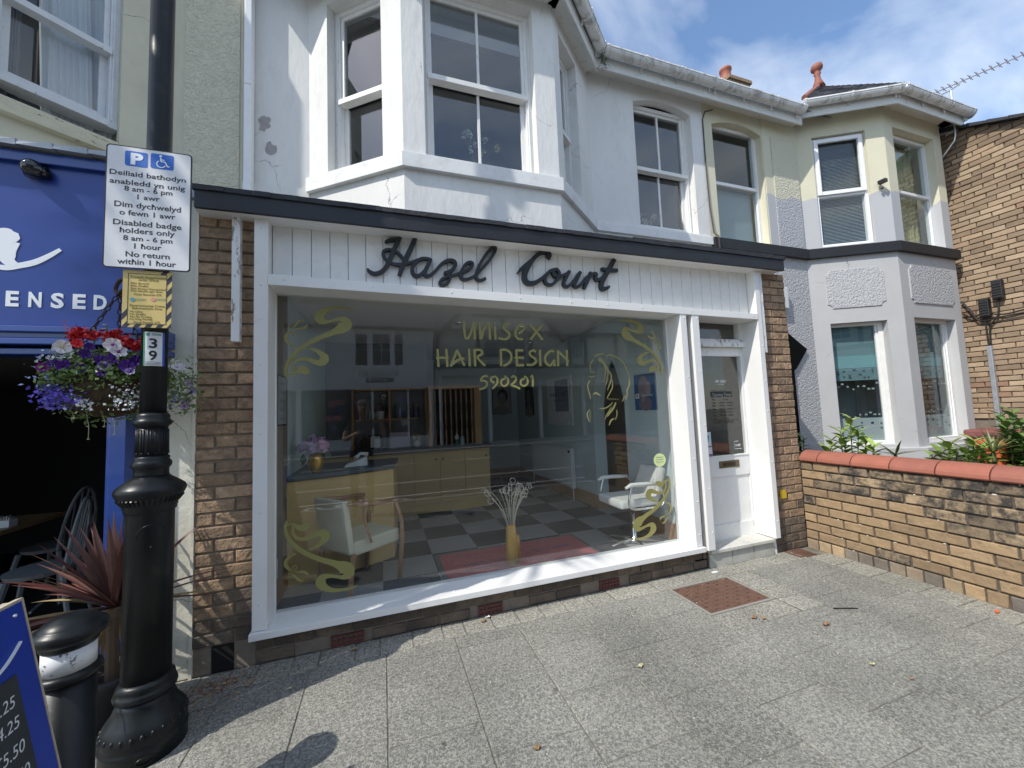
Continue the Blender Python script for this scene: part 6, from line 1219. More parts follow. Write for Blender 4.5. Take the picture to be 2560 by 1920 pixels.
def petunia(c, d, r, mat, cen, par, name):
    c = Vector(c); d = Vector(d).normalized(); t = d.orthogonal().normalized(); b = d.cross(t); m = MB(); n = 10; ring_ = []; v0 = c-d*r*.45
    n = 15
    for k in range(n): a = 2*math.pi*k/n; q = r*(.86 if k % 3 == 0 else 1.0); ring_.append(c+t*q*math.cos(a)+b*q*math.sin(a)+d*r*(.10 if k % 2 else -.12))
    for k in range(n): m.quad([v0, ring_[k], ring_[(k+1) % n]], 0)
    m.ball(tuple(c-d*r*.2), r*.22, 6, 4, mi=1)
    return m.build(name, [mat, cen], par)
M_PUR2 = P('purple_petunia', (.065, .01, .21), .6, rnd=.3); M_WHT = P('white_petunia', (.75, .70, .72), .6); M_VIO = P('dark_throat', (.03, .005, .06), .6); M_REDG = P('red_geranium', (.62, .015, .02), .5); M_MAG = P('magenta_petunia', (.25, .015, .22), .6); M_YTH = P('pale_throat', (.5, .5, .2), .6); M_STR = P('lilac_petunia', (.48, .38, .55), .6)
def fpos(pxx, pyy, yoff): a = hy(pxx, pyy, 2.60+yoff); return (a[0], 2.60+yoff, a[1])
z3 = lambda x, y: (x/4.148, 700+y/4.148)
view = lambda p: (-Vector(p)+Vector((0, 0, 1.5))).normalized()
for x, y, r, mt, ce in ((650, 690, .034, M_WHT, M_YTH), (1165, 670, .034, M_WHT, M_MAG), (1235, 735, .030, M_WHT, M_MAG), (555, 860, .024, M_PUR2, M_VIO), (660, 885, .028, M_PUR2, M_VIO), (440, 905, .022, M_MAG, M_VIO), (835, 920, .023, M_PUR2, M_VIO), (885, 765, .022, M_PUR2, M_VIO), (1050, 830, .028, M_PUR2, M_VIO), (1165, 810, .026, M_PUR2, M_VIO), (1085, 890, .024, M_STR, M_PUR2), (1055, 950, .024, M_PUR2, M_VIO), (1320, 890, .032, M_PUR2, M_VIO), (1345, 945, .020, M_STR, M_PUR2), (930, 690, .02, M_PUR2, M_VIO), (1420, 830, .026, M_PUR2, M_VIO), (800, 655, .022, M_REDG, M_REDG),
        (1840, 895, .026, M_WHT, M_STR), (1930, 905, .018, M_WHT, M_STR), (1955, 1070, .022, M_STR, M_MAG), (1985, 1150, .024, M_STR, M_PUR2), (1930, 1250, .022, M_STR, M_MAG), (1915, 1310, .020, M_STR, M_MAG)):
    p = fpos(*z3(x, y), -.21 if x < 1500 else -.02); petunia(p, view(p)+Vector((rr.uniform(-.4, .4), rr.uniform(-.2, .3), rr.uniform(-.1, .6))), r*(1.0+.12*rr.random()), mt, ce, hb, 'petunia')
for x, y, r in ((850, 545, .045), (1160, 570, .040), (1285, 625, .034), (1395, 660, .034), (760, 590, .016), (1410, 700, .02), (930, 585, .016)):
    p = fpos(*z3(x, y), -.12); c = Vector(p); leafcloud('geranium_head', M_REDG, int(2600*r), lambda: c+Vector((rr.gauss(0, r*.62), rr.gauss(0, r*.5), rr.gauss(0, r*.32))), .0105, hb, .9)
def cluster(name, mat, n, x0, y0, sx, sy_, size, yo=-.18):
    class rr:
        gauss = staticmethod(lambda m_, s_: m_+max(-1.6, min(1.6, random.gauss(0, 1)))*s_)
    c = Vector(fpos(*z3(x0, y0), yo)); leafcloud(name, mat, n, lambda: c+Vector((rr.gauss(0, sx), rr.gauss(0, .04), rr.gauss(0, sy_))), size, hb, .9, kind='stuff')
M_LOB = P('blue_lobelia', (.13, .09, .50), .6, rnd=.2); M_LOBW = P('white_lobelia', (.68, .70, .72), .6); M_LOBP = P('pale_blue_lobelia', (.33, .38, .62), .6)
cluster('lobelia', M_LOB, 300, 590, 1215, .038, .034, .0078); cluster('lobelia', M_LOB, 90, 800, 1220, .022, .02, .0075); cluster('lobelia', M_LOBW, 70, 910, 1290, .028, .015, .008); cluster('lobelia', M_LOBW, 130, 1330, 1210, .035, .04, .007); cluster('lobelia', M_LOBP, 90, 520, 960, .04, .04, .008)
for fx_, fy_ in ((640, 960), (820, 985), (980, 950), (1130, 975), (1290, 1000), (760, 1060), (560, 1050), (1200, 880), (950, 860)): cluster('foliage', M_FOL, 130, fx_, fy_, .026, .020, .0115, -.15)
cluster('lobelia', M_LOBW, 60, 640, 800, .035, .02, .008); cluster('lobelia', M_LOBP, 60, 1790, 1230, .02, .03, .008, -.0); cluster('lobelia', M_LOBW, 50, 1800, 880, .02, .015, .008, -.0)
for x, y in ((970, 500), (1090, 470)):
    p = Vector(fpos(*z3(x, y), -.05)); 
    for k in range(5): q = p+Vector((0, 0, -.022*k)); m = MB(); s = .014+.002*k; m.quad([q+Vector((-s, 0, .006)), q+Vector((0, -s*.7, 0)), q+Vector((s, 0, .006)), q+Vector((0, s*.7, 0))]); m.build('sprig_leaf', M_FOLP, hb)
    MB().tube([p+Vector((.01, 0, .0)), p+Vector((0, 0, -.16))], .003, 4).build('sprig_stem', M_FOL, hb)
c = BC+Vector((.33, -.05, .0)); leafcloud('foliage', M_FOL, 260, lambda: c+Vector((rr.gauss(0, .045), rr.gauss(0, .04), rr.gauss(0, .07))), .014, hb, kind='stuff')
for x0, y0, y1 in ((895, 1385, 1650), (1165, 1430, 1600), (745, 1380, 1440), (1060, 1400, 1520)):
    a = Vector(fpos(*z3(x0, y0), -.1)); b = Vector(fpos(*z3(x0+20, y1), -.1)); m = MB().tube([a, a.lerp(b, .5)+Vector((.006, 0, 0)), b], .0013, 4).ball(tuple(b), .005, 6, 4, (1.4, 1, .6)).ball(tuple(a.lerp(b, .5)), .004, 6, 4, (1.6, 1, .6)); m.build('trailing_stem', M_FOLP, hb)
# ================================================================ BOLLARD
bo = thing('bollard', 'black domed bollard with a worn white reflective band', 'bollard', (-1.03, 1.80, 0)); bx, by = -1.03, 1.80
MB().lathe([(0.0738, 0), (0.0738, .04), (0.0693, .05), (0.0684, .665)], (bx, by, 0), 40).build('shaft', M_IRON, bo, smooth=True); MB().lathe([(0.0684, .655), (0.0801, .662), (0.0837, .672), (0.0792, .684), (0.0666, .690)], (bx, by, 0), 40).build('lower_ring', M_IRON, bo, smooth=True)
MB().lathe([(0.0666, .688), (0.0657, .762)], (bx, by, 0), 40).build('reflective_band', P('scuffed_white_band', (.66, .67, .68), .4, grime=.95, gscale=26, glo=.60, ghi=.63, gcol=(.10, .05, .05)), bo, smooth=True)
MB().lathe([(0.0657, .76), (0.0711, .768), (0.0747, .780), (0.0855, .787), (0.0945, .799), (0.0963, .812), (0.0900, .825), (0.0774, .831), (0.0747, .835), (0.0675, .845), (0.0477, .857), (0.0234, .863), (0.0018, .865)], (bx, by, 0), 40).build('domed_cap', M_IRON, bo, smooth=True)
# ================================================================ A-BOARD
ab = thing('chalkboard_sign', 'blue framed A-board with chalk prices standing on the pavement at the left edge', 'A-board', (-.9, 1.3, 0)); M_ABL = P('blue_board_paint', (.015, .045, .33), .35, var=.05); M_CHK = P('blackboard', (.028, .034, .038), .7, var=.25, vscale=8); M_CHALK = P('chalk', (.65, .67, .68), .9); M_PLY = P('ply_edge', (.42, .36, .27), .7, var=.15, vscale=20)
T_, Bm = Vector((-1.018, 1.581, 1.0)), Vector((-.817, 1.581, 0)); dn = (Bm-T_).normalized(); ln = (Bm-T_).length; nn = Vector((-dn.z, 0, dn.x))   # outward (+x, +z)
if nn.x < 0: nn = -nn
def AB(s, t, d=0):    # s: along -y from far edge, t: down the board
    q = T_+Vector((0, -s, 0))+dn*t+nn*d; return tuple(q)
def abox(s0, s1, t0, t1, d0, d1): m = MB(); m.hexa([AB(s0, t1, d1), AB(s1, t1, d1), AB(s1, t1, d0), AB(s0, t1, d0), AB(s0, t0, d1), AB(s1, t0, d1), AB(s1, t0, d0), AB(s0, t0, d0)]); return m
abox(0, .56, 0, ln, -.018, 0).build('blue_panel', M_ABL, ab, bevel=.002); abox(-.006, 0, 0, ln, -.018, .001).build('ply_edge', M_PLY, ab); abox(-.006, .566, -.008, 0, -.018, .001).build('ply_edge', M_PLY, ab)
abox(.065, .50, .18, ln-.08, .0005, .003).build('chalk_panel', M_CHK, ab); MB().ball(AB(.03, .03, 0), .006, 8, 4).build('screw', M_CHR, ab)
m = MB().hexa([(T_.x-.02, T_.y, 1.0), (T_.x-.02, T_.y-.56, 1.0), (T_.x-.04, T_.y-.56, 1.0), (T_.x-.04, T_.y, 1.0), (T_.x-.25, T_.y, 0), (T_.x-.25, T_.y-.56, 0), (T_.x-.27, T_.y-.56, 0), (T_.x-.27, T_.y, 0)]); m.build('rear_panel', M_PLY, ab)
class AF:
    def __init__(s): s.n = nn
    def P(s, a, z, d=0): return AB(-a, -z, d)     # a runs +y, z up the board
AFF = AF()
def chalk(strs, w_=.005):
    m = MB()
    for i, st_ in enumerate(strs):
        for j in range(len(st_)-1): m.tube([AB(-st_[j][0], -st_[j][1], .005), AB(-st_[j+1][0], -st_[j+1][1], .005)], w_/2, 4)
    return m.build('chalk_writing', M_CHALK, ab)
def chtext(s, a, t, h):   # a: y offset from far edge (negative), t: down
    cu = bpy.data.curves.new('t', 'FONT'); cu.body = s; cu.size = h/.7; cu.offset = -.0; cu.shear = .25; ob = bpy.data.objects.new('t', cu); COL.objects.link(ob); bpy.context.view_layer.update(); me = bpy.data.meshes.new_from_object(ob.evaluated_get(bpy.context.evaluated_depsgraph_get())); bpy.data.objects.remove(ob)
    xs = [v.co.x for v in me.vertices]; x1 = max(xs)
    for v in me.vertices: v.co = Vector(AB(-(a+(v.co.x-x1)*.9), t-v.co.y, .0045))
    me.materials.clear(); me.materials.append(M_CHALK); link('chalk_writing', me, ab)
for s, a, t in (('£3.25', -.085, .255), ('£4.25', -.085, .31), ('£5.50', -.085, .375), ('£6.50', -.085, .44), ('£7.25', -.085, .52), ('£8.25', -.085, .60)): chtext(s, a, t, .030)
m = MB(); 
for j in range(8): t = j/8; t2 = (j+1)/8; m.tube([AB(.035+.10*t, .105+.05*math.sin(t*1.5), .004), AB(.035+.10*t2, .105+.05*math.sin(t2*1.5), .004)], .004, 4)
m.build('painted_script', M_WLET, ab)
# ================================================================ POTTED CORDYLINE
pc = thing('potted_cordyline', 'potted red cordyline with dead straw leaves between bollard and cafe', 'plant', (-1.33, 2.61, 0)); cc = Vector((-1.32, 2.60, .58))
MB().lathe([(.11, 0), (.13, .22), (.15, .24), (.15, .27), (.13, .27), (.12, .22)], (-1.33, 2.62, 0), 24).build('pot', P('dark_plant_pot', (.03, .028, .026), .6), pc, smooth=True); MB().tube([(-1.33, 2.62, .2), (-1.33, 2.61, .45), tuple(cc)], [.03, .025, .028], 8).build('stem', P('cordyline_stem', (.12, .08, .05), .9), pc)
M_CRD = P('red_cordyline_leaf', (.12, .035, .03), .45, tint2=(.26, .14, .11), var=.25, vscale=12, rnd=.3); M_DEAD = P('straw_leaf', (.38, .29, .14), .7, tint2=(.26, .17, .08), var=.2, vscale=12, rnd=.2)
rr = random.Random(31)
def strap(base, dirv, L_, w_, droop, n=8, fold=.25):
    m = MB(); base = Vector(base); d = Vector(dirv).normalized(); p = base.copy(); sd = d.cross(Vector((0, 0, 1))); sd = sd.normalized() if sd.length > .01 else Vector((1, 0, 0)); rows = []
    for k in range(n+1):
        t = k/n; wd = w_*(.55+1.2*t*(1-t)*2)*(1-t**3)+.0006; upv = sd.cross(d).normalized()
        rows.append((p-sd*wd/2+upv*wd*fold*.5, p.copy(), p+sd*wd/2+upv*wd*fold*.5)); p = p+d*(L_/n); d = (d+Vector((0, 0, -droop/n*(1+t)))).normalized()
    for k in range(n):
        a, b = rows[k], rows[k+1]; m.quad([a[0], a[1], b[1], b[0]]); m.quad([a[1], a[2], b[2], b[1]])
    return m
for i in range(64):
    a = rr.uniform(0, 2*math.pi) if i % 3 else rr.uniform(2.2, 4.4); el = rad(rr.choice((80, 70, 60, 48, 35, 22, 12, 5, 0))+rr.uniform(-8, 8)); L_ = rr.uniform(.36, .52)*(1 if el > .5 else 1.08)
    dv = (math.cos(a)*math.cos(el), math.sin(a)*math.cos(el)*.9, math.sin(el))
    if el < 1.1 and -1.35 < math.atan2(dv[1], dv[0]) < -.05: continue
    strap(cc, dv, L_, rr.uniform(.026, .044), rr.uniform(.02, .35)).build('leaf', M_CRD if el > .25 or rr.random() < .5 else M_DEAD, pc)
for i in range(20):
    a = rr.uniform(0.2, 4.6); dv = (math.cos(a)*.5, math.sin(a)*.5, -.25); strap(cc-Vector((0, 0, .04)), dv, rr.uniform(.35, .5), rr.uniform(.016, .028), 1.9).build('dead_leaf', M_DEAD, pc)
# ================================================================ CAFE FURNITURE
M_GCH = P('grey_painted_wood', (.20, .22, .23), .6); 
def windsor(x, y, rz, lab):
    c = thing('windsor_chair', lab, 'chair', (x, y, 0), 'grey painted spindle back chairs inside the cafe'); R = Matrix.Rotation(rz, 3, 'Z'); O = Vector((x, y, 0))
    T = lambda p: tuple(O+R @ Vector(p))
    m = MB(); n = 20; m.prism([T((.20*math.cos(2*math.pi*k/n), .19*math.sin(2*math.pi*k/n), .43)) for k in range(n)], [T((.22*math.cos(2*math.pi*k/n), .20*math.sin(2*math.pi*k/n), .46)) for k in range(n)]); m.build('seat', M_GCH, c)
    for sx in (-1, 1):
        for sy_ in (-1, 1): MB().tube([T((.22*sx, .21*sy_, 0)), T((.15*sx, .14*sy_, .43))], [.014, .02], 6).build('leg', M_GCH, c)
    hoop = [T((.19*math.cos(t), .16+.06*math.sin(t), .45+.5*math.sin(t))) for t in [math.pi*k/16 for k in range(17)]]; MB().tube(hoop, .013, 6).build('hoop_back', M_GCH, c)
    for k in range(6):
        u = -.13+.052*k; t = math.acos(max(-1, min(1, (u*1.2)/.19))); MB().tube([T((u, .15, .46)), T((u*1.2, .16+.06*math.sin(t), .45+.5*math.sin(t)))], .006, 5).build('spindle', M_GCH, c)
    MB().tube([T((-.19, 0, .2)), T((.19, 0, .2))], .009, 5).build('stretcher', M_GCH, c)
    return c
windsor(-2.46, 4.0, rad(-75), 'nearer grey spindle back chair just inside the cafe'); windsor(-2.85, 4.75, rad(-95), 'farther grey spindle back chair behind the nearer one'); windsor(-3.25, 3.75, rad(25), 'grey spindle back chair at the left edge of the cafe opening')
ct = thing('cafe_table', 'dark wooden cafe table with a pale edge inside the cafe', 'table', (-3.4, 4.45, 0)); MB().box(-4.0, 4.1, .70, -2.80, 4.8, .735).build('tabletop', P('table_wood', (.28, .18, .09), .5), ct, bevel=.004); MB().tube([(-3.4, 4.45, 0), (-3.4, 4.45, .7)], .04, 8).build('pedestal', M_GCH, ct); MB().lathe([(.25, 0), (.24, .02), (.04, .05)], (-3.4, 4.45, 0), 16).build('foot', M_GCH, ct)
sb_ = thing('sachet_box', 'small white box of sachets on the cafe table', 'box', (-2.8, 4.22, .735)); MB().box(-2.96, 4.26, .735, -2.84, 4.34, .79).build('box', M_WLET, sb_, bevel=.003)
m = MB()
for k in range(7): m.box(-2.95+k*.015, 4.28, .78, -2.942+k*.015, 4.32, .81+.006*(k % 3))
m.build('sachets', P('sachet_paper', (.4, .4, .38), .7), sb_)
# ================================================================ MANHOLE, DRAIN, LITTER
mh = thing('manhole_cover', 'rusty brown square manhole cover with raised chevron tread', 'manhole cover', (2.49, 2.475, 0)); M_RST = P('rusty_iron', (.13, .068, .045), .75, tint2=(.12, .065, .045), var=.25, vscale=9, bump=.5, bscale=60, grime=.5, gscale=8, glo=.55, ghi=.7, gcol=(.06, .055, .05))
MB().box(2.18, 2.255, -.02, 2.80, 2.275, .001).box(2.18, 2.675, -.02, 2.80, 2.695, .001).box(2.18, 2.275, -.02, 2.20, 2.675, .001).box(2.78, 2.275, -.02, 2.80, 2.675, .001).build('frame', P('frame_concrete', (.26, .25, .22), .9, bump=.5), mh)
MB().box(2.204, 2.279, -.02, 2.776, 2.671, -.003).build('plate', M_RST, mh)
m = MB()
for i in range(11):
    for j in range(8):
        x, y = 2.235+i*.051, 2.31+j*.048
        if (i+j) % 2: m.hexa([(x-.018, y-.006, -.003), (x+.018, y-.006, -.003), (x+.018, y+.006, -.003), (x-.018, y+.006, -.003), (x-.015, y-.0035, .005), (x+.015, y-.0035, .005), (x+.015, y+.0035, .005), (x-.015, y+.0035, .005)])
        else: m.hexa([(x-.006, y-.02, -.003), (x+.006, y-.02, -.003), (x+.006, y+.02, -.003), (x-.006, y+.02, -.003), (x-.0035, y-.017, .005), (x+.0035, y-.017, .005), (x+.0035, y+.017, .005), (x-.0035, y+.017, .005)])
m.build('raised_tread', M_RST, mh)['kind'] = 'stuff'
dg = thing('drain_grate', 'small rusty drain grate in the corner by the garden wall', 'drain', (3.84, 2.79, 0)); MB().box(3.735, 2.71, -.02, 3.955, 2.885, -.009).build('pit', M_DARK, dg); m = MB().box(3.735, 2.71, -.015, 3.955, 2.725, .004).box(3.735, 2.87, -.015, 3.955, 2.885, .004).box(3.735, 2.725, -.015, 3.75, 2.87, .004).box(3.94, 2.725, -.015, 3.955, 2.87, .004)
for k in range(8): m.box(3.757+k*.0235, 2.725, -.008, 3.767+k*.0235, 2.87, .003)
m.box(3.75, 2.792, -.008, 3.94, 2.802, .0035); m.build('grate', M_RST, dg)
M_DL = P('dry_leaf', (.36, .24, .12), .7, tint2=(.28, .15, .07), var=.25, vscale=40); M_PL = P('pale_leaf', (.45, .42, .25), .7, var=.2)
def dleaf(x, y, s, rz, mat, lab):
    m = MB(); n = 10; pts = []
    for k in range(n): a = 2*math.pi*k/n; r_ = s*(.5+.5*abs(math.cos(a)))*(1 if k % 2 else .72); pts.append((x+r_*math.cos(a+rz), y+.6*r_*math.sin(a+rz), .006+.012*abs(math.sin(a*1.5))*s/.03))
    c = (x, y, .005)
    for k in range(n): m.quad([c, pts[k], pts[(k+1) % n]])
    o = m.build('dry_leaf', mat); me = o.data; bm = bmesh.new(); bm.from_mesh(me); r0_ = bmesh.ops.extrude_face_region(bm, geom=bm.faces[:]); bmesh.ops.translate(bm, verts=[g for g in r0_['geom'] if isinstance(g, bmesh.types.BMVert)], vec=(0, 0, .0012)); bm.to_mesh(me); bm.free()
    tag(o, lab, 'leaf', 'dry leaves on the pavement')
for x, y, s, rz, mt, lab in ((2.41, 2.11, .034, .3, M_DL, 'curled tan leaf just in front of the manhole cover'), (2.46, 2.08, .028, 1.5, M_DL, 'tan leaf fragment touching the leaf by the manhole cover'), (2.756, 1.87, .035, -.4, M_DL, 'tan leaf lying alone right of the manhole cover'), (2.572, 1.517, .026, .8, M_PL, 'pale straw leaf on the open slabs right of centre'), (2.62, 1.37, .016, 0, M_DL, 'tiny tan leaf nearest the bottom right of the pavement'), (1.381, 1.982, .030, .2, M_PL, 'pale greenish leaf in the middle of the pavement'), (.623, 1.70, .026, .5, M_DL, 'brown crumpled leaf at the bottom centre of the pavement'), (.66, 2.80, .03, .4, M_DL, 'tan leaf under the second air brick'), (.70, 2.84, .03, 1.6, P('white_scrap', (.65, .62, .58), .7), 'pale scrap under the second air brick'), (-.2, 2.80, .026, .1, M_DL, 'brown leaf under the first air brick'), (-.52, 2.55, .02, .3, M_PL, 'small pale leaf in the lamp post shadow')): dleaf(x, y, s, rz, mt, lab)
tag(MB().box(2.74, 2.775, .001, 2.80, 2.80, .004).build('paper_scrap', M_WLET), 'small white paper scrap on the setts in front of the door step', 'scrap')
tag(MB().tube([(3.02, 1.99, .006), (3.10, 1.955, .007), (3.17, 1.925, .006)], .004, 5).build('twig', M_DARK), 'short black twig on the slabs near the garden wall', 'twig')
tag(MB().ball((3.93, 1.545, .012), .012, 10, 6, (1, 1, .8)).build('orange_scrap', P('orange_plastic', (.8, .12, .03), .4)), 'bright orange plastic scrap at the foot of the garden wall', 'scrap')
rr = random.Random(44); m = MB(); m2 = MB()
for i in range(150):
    x, y = -.98+rr.gauss(.03, .11), 2.80-abs(rr.gauss(0, .10)); s = rr.uniform(.006, .02); a = rr.uniform(0, 3.1); (m if i % 3 else m2).quad([(x-s*math.cos(a), y-s*math.sin(a), .004+rr.uniform(0, .012)), (x+s*.4*math.sin(a), y-s*.4*math.cos(a), .006+rr.uniform(0, .01)), (x+s*math.cos(a), y+s*math.sin(a), .004+rr.uniform(0, .014)), (x-s*.4*math.sin(a), y+s*.4*math.cos(a), .008)])
o = m.build('leaf_litter', M_DL); tag(o, 'drift of dead leaves at the foot of the brick pier', 'leaf litter'); o['kind'] = 'stuff'; o = m2.build('leaf_litter', P('red_petal_litter', (.20, .05, .04), .8, tint2=(.1, .07, .05))); tag(o, 'red petals mixed in the litter at the foot of the brick pier', 'petals'); o['kind'] = 'stuff'
# small grit on the slabs
m = MB()
for i in range(260):
    x, y = rr.uniform(-1, 3.8), rr.uniform(.5, 2.85); s = rr.uniform(.0015, .004); m.ball((x, y, .002), s, 5, 3)
o = m.build('grit', P('pale_grit', (.55, .54, .5), .9)); tag(o, 'scattered pale grit on the paving slabs', 'grit'); o['kind'] = 'stuff'
# ================================================================ GARDEN PLANTS
M_LAU = P('laurel_leaf', (.17, .27, .045), .34, tint2=(.26, .34, .08), var=.2, vscale=20, rnd=.25, coat=.2); M_LAUD = P('dark_laurel_leaf', (.07, .15, .03), .35, tint2=(.13, .22, .05), var=.2, vscale=20, coat=.2); M_STM = P('green_stem', (.10, .11, .04), .8)
def lleaf(m, base, d, L_, w_):
    base = Vector(base); d = Vector(d).normalized(); sd = d.cross(Vector((0, 0, 1))); sd = sd.normalized() if sd.length > .05 else Vector((1, 0, 0)); up = sd.cross(d); P0 = base; rows = []
    for t, ww in ((0, .15), (.25, .8), (.55, 1), (.82, .65), (1, .02)): c = P0+d*L_*t+up*(-.18*L_*t*t); rows.append((c-sd*w_*.5*ww+up*w_*.16*ww, c, c+sd*w_*.5*ww+up*w_*.16*ww))
    for k in range(4): a, b = rows[k], rows[k+1]; m.quad([a[0], a[1], b[1], b[0]]); m.quad([a[1], a[2], b[2], b[1]])
def shrub(name, lab, c, shoots, mat, L_=.08, seed=1, cat='shrub'):
    rr = random.Random(seed); t = thing(name, lab, cat, (c[0], c[1], .3)); nleaf = 0
    for (dx, dy, zt_) in shoots:
        top = Vector((c[0]+dx, c[1]+dy, zt_)); bs = Vector((c[0]+dx*.3, c[1]+dy*.3, .3)); MB().tube([bs, bs.lerp(top, .6)+Vector((0, 0, .02)), top], [.008, .006, .003], 5).build('stem', M_STM, t)
        n = int((zt_-.55)/.022)
        for k in range(max(4, n)):
            tt = .35+.65*k/max(4, n); p = bs.lerp(top, tt); a = k*2.4+rr.uniform(-.3, .3); el = .35+.5*tt+rr.uniform(-.15, .15); m = MB(); lleaf(m, p, (math.cos(a)*math.cos(el), math.sin(a)*math.cos(el), math.sin(el)), L_*rr.uniform(.8, 1.2)*(1-.2*(tt > .9)), L_*.42); m.build('leaf', mat, t); nleaf += 1
    return t
def sh(px, py, X): q = hx(px, py, X); return (X, q[0], q[1])
def bush(lab, X, px, py, tops, mat, L_, seed, dens=1.0):   # tops: photo positions of the shoot tips, on the plane x=X
    rr = random.Random(seed); q0 = hx(px, py, X); t = thing('laurel_shrub', lab, 'shrub', (X, q0[0], .3)); base = Vector((X, q0[0], .35))
    for (tx, ty) in tops:
        XX = X+rr.uniform(-.15, .15); q = hx(tx, ty, XX); top = Vector((XX, q[0], q[1])); bs = base.lerp(Vector((top.x, top.y, .35)), .6)
        MB().tube([bs, bs.lerp(top, .6)+Vector((0, 0, .02)), top], [.008, .006, .003], 5).build('stem', M_STM, t)
        n = int(20*dens)
        for k in range(n):
            tt = .38+.62*k/n; p = bs.lerp(top, tt); a = k*2.4+rr.uniform(-.4, .4); el = .15+.75*tt**3+rr.uniform(-.2, .2); m = MB(); lleaf(m, p, (math.cos(a)*math.cos(el), math.sin(a)*math.cos(el), math.sin(el)), L_*rr.uniform(.75, 1.15), L_*.54); m.build('leaf', mat, t)
    return t
bush('bright glossy laurel bush in front of the left bay window', 4.8, 2110, 1110, [(2125, 1040), (2100, 1075), (2145, 1070), (2075, 1095), (2165, 1090), (2185, 1112), (2110, 1100), (2065, 1118)], M_LAU, .125, 1)
bush('small dark leaved shrub tucked behind the brick pier', 4.6, 1995, 1100, [(1990, 1082), (2008, 1092), (1985, 1105)], M_LAUD, .09, 2)
bush('young laurel with upright leafy shoots below the middle of the bay', 5.2, 2365, 1130, [(2370, 1105), (2350, 1125), (2390, 1120), (2330, 1138)], M_LAU, .12, 3)
bush('taller laurel shoots in front of the right bay pier', 5.3, 2430, 1130, [(2432, 1095), (2450, 1110), (2412, 1118), (2470, 1135), (2440, 1125)], M_LAU, .12, 4)
bush('large dark laurel in a pot at the right edge above the garden wall', 6.2, 2540, 1100, [(2500, 1030), (2530, 1022), (2515, 1050), (2550, 1045), (2570, 1060), (2560, 1085), (2540, 1080), (2590, 1050), (2580, 1100), (2520, 1070), (2610, 1080), (2555, 1110)], M_LAUD, .12, 5)
def spiky(lab, c, n, L_, mat, seed, el=(.2, 1.4)):
    rr = random.Random(seed); t = thing('spiky_plant', lab, 'plant', (c[0], c[1], .3)); MB().tube([(c[0], c[1], .3), c], .015, 6).build('stem', M_STM, t)
    for i in range(n): a = rr.uniform(0, 6.28); e = rr.uniform(*el); strap(c, (math.cos(a)*math.cos(e), math.sin(a)*math.cos(e), math.sin(e)), L_*rr.uniform(.7, 1.1), .018, rr.uniform(.1, .5), n=5).build('leaf', mat, t)
M_CORD = P('green_strap_leaf', (.14, .19, .05), .5, tint2=(.22, .20, .09), rnd=.2)
spiky('spiky green cordyline beside the orange pot behind the garden wall', (5.4, 2.02, .93), 34, .24, M_CORD, 6); spiky('low spiky plant with thin dark leaves behind the coping', (4.9, 2.50, .90), 16, .26, P('olive_strap_leaf', (.12, .13, .05), .6), 7, (.1, .9))
op = thing('orange_pot', 'orange plastic plant pot behind the garden wall', 'plant pot', (6.2, 2.33, .4)); MB().lathe([(.09, 0), (.115, .50), (.13, .51), (.13, .56), (.11, .56)], (6.2, 2.33, .42), 20).build('pot', P('orange_plastic_pot', (.62, .12, .04), .5), op)
tp2 = thing('plant_pot', 'large maroon glazed pot holding the dark laurel', 'plant pot', (6.75, 2.35, .3)); MB().lathe([(.15, 0), (.22, .45), (.25, .58), (.27, .60), (.27, .66), (.24, .66)], (6.75, 2.30, .35), 24).build('pot', P('maroon_glaze', (.07, .02, .025), .3), tp2, smooth=True)
bwall = thing('side_wall', 'terracotta topped dark brick side wall at the far brick building', 'wall', (8.3, 3.0, .3)); MB().box(8.0, 2.1, .2, 8.45, 3.2, .86).build('brick_body', M_SOOT, bwall); MB().box(7.95, 2.05, .86, 8.45, 3.25, .97).build('coping', P('dull_red_coping', (.20, .07, .06), .6), bwall, bevel=.03)
# ivy / moss tuft in the gutter corner
rr = random.Random(9); leafcloud_c = Vector((2.50, 3.60, 5.56)); m = MB()
for _ in range(160):
    c = leafcloud_c+Vector((rr.gauss(0, .035), rr.gauss(0, .03), rr.gauss(-.01, .06))); d = Vector((rr.gauss(0, 1), rr.gauss(0, 1), rr.gauss(0, 1))).normalized(); t = d.orthogonal().normalized(); b = d.cross(t); s = .012; m.quad([c-t*s, c-b*s*.5, c+t*s, c+b*s*.5])
o = m.build('gutter_weeds', P('gutter_weed', (.06, .11, .03), .8)); tag(o, 'tuft of green weeds growing in the gutter corner', 'weeds'); o['kind'] = 'stuff'
# flowers on upstairs sills
uf = thing('flower_vase', 'vase of yellow and cream artificial flowers in the front bay window', 'flowers', (.95, 3.5, 3.75)); M_YF = P('yellow_flower', (.62, .48, .14), .7); M_CF = P('cream_flower', (.55, .52, .38), .7)
MB().lathe([(.04, 0), (.05, .06), (.04, .12)], (.88, 3.48, 3.72), 12).build('vase', M_GCH, uf)
for i, (px, py, mt) in enumerate(((1085, 290, M_CF), (1085+75, 338, M_CF), (1178, 375, M_CF), (1207, 382, M_YF), (1243, 370, M_YF), (1105+85, 362, M_CF), (1212, 350, M_CF), (1170, 330, M_CF))):
    if i == 0: px, py = 1174, 338
    a = hy(px, py, 3.45); c = (a[0], 3.45, a[1]); MB().tube([(.88, 3.48, 3.8), ((.88+c[0])/2, 3.46, (3.84+c[2])/2+.02), c], .003, 4).build('stem', M_STM, uf); bloom(c, .034, mt, uf, n=14, rr=rr)
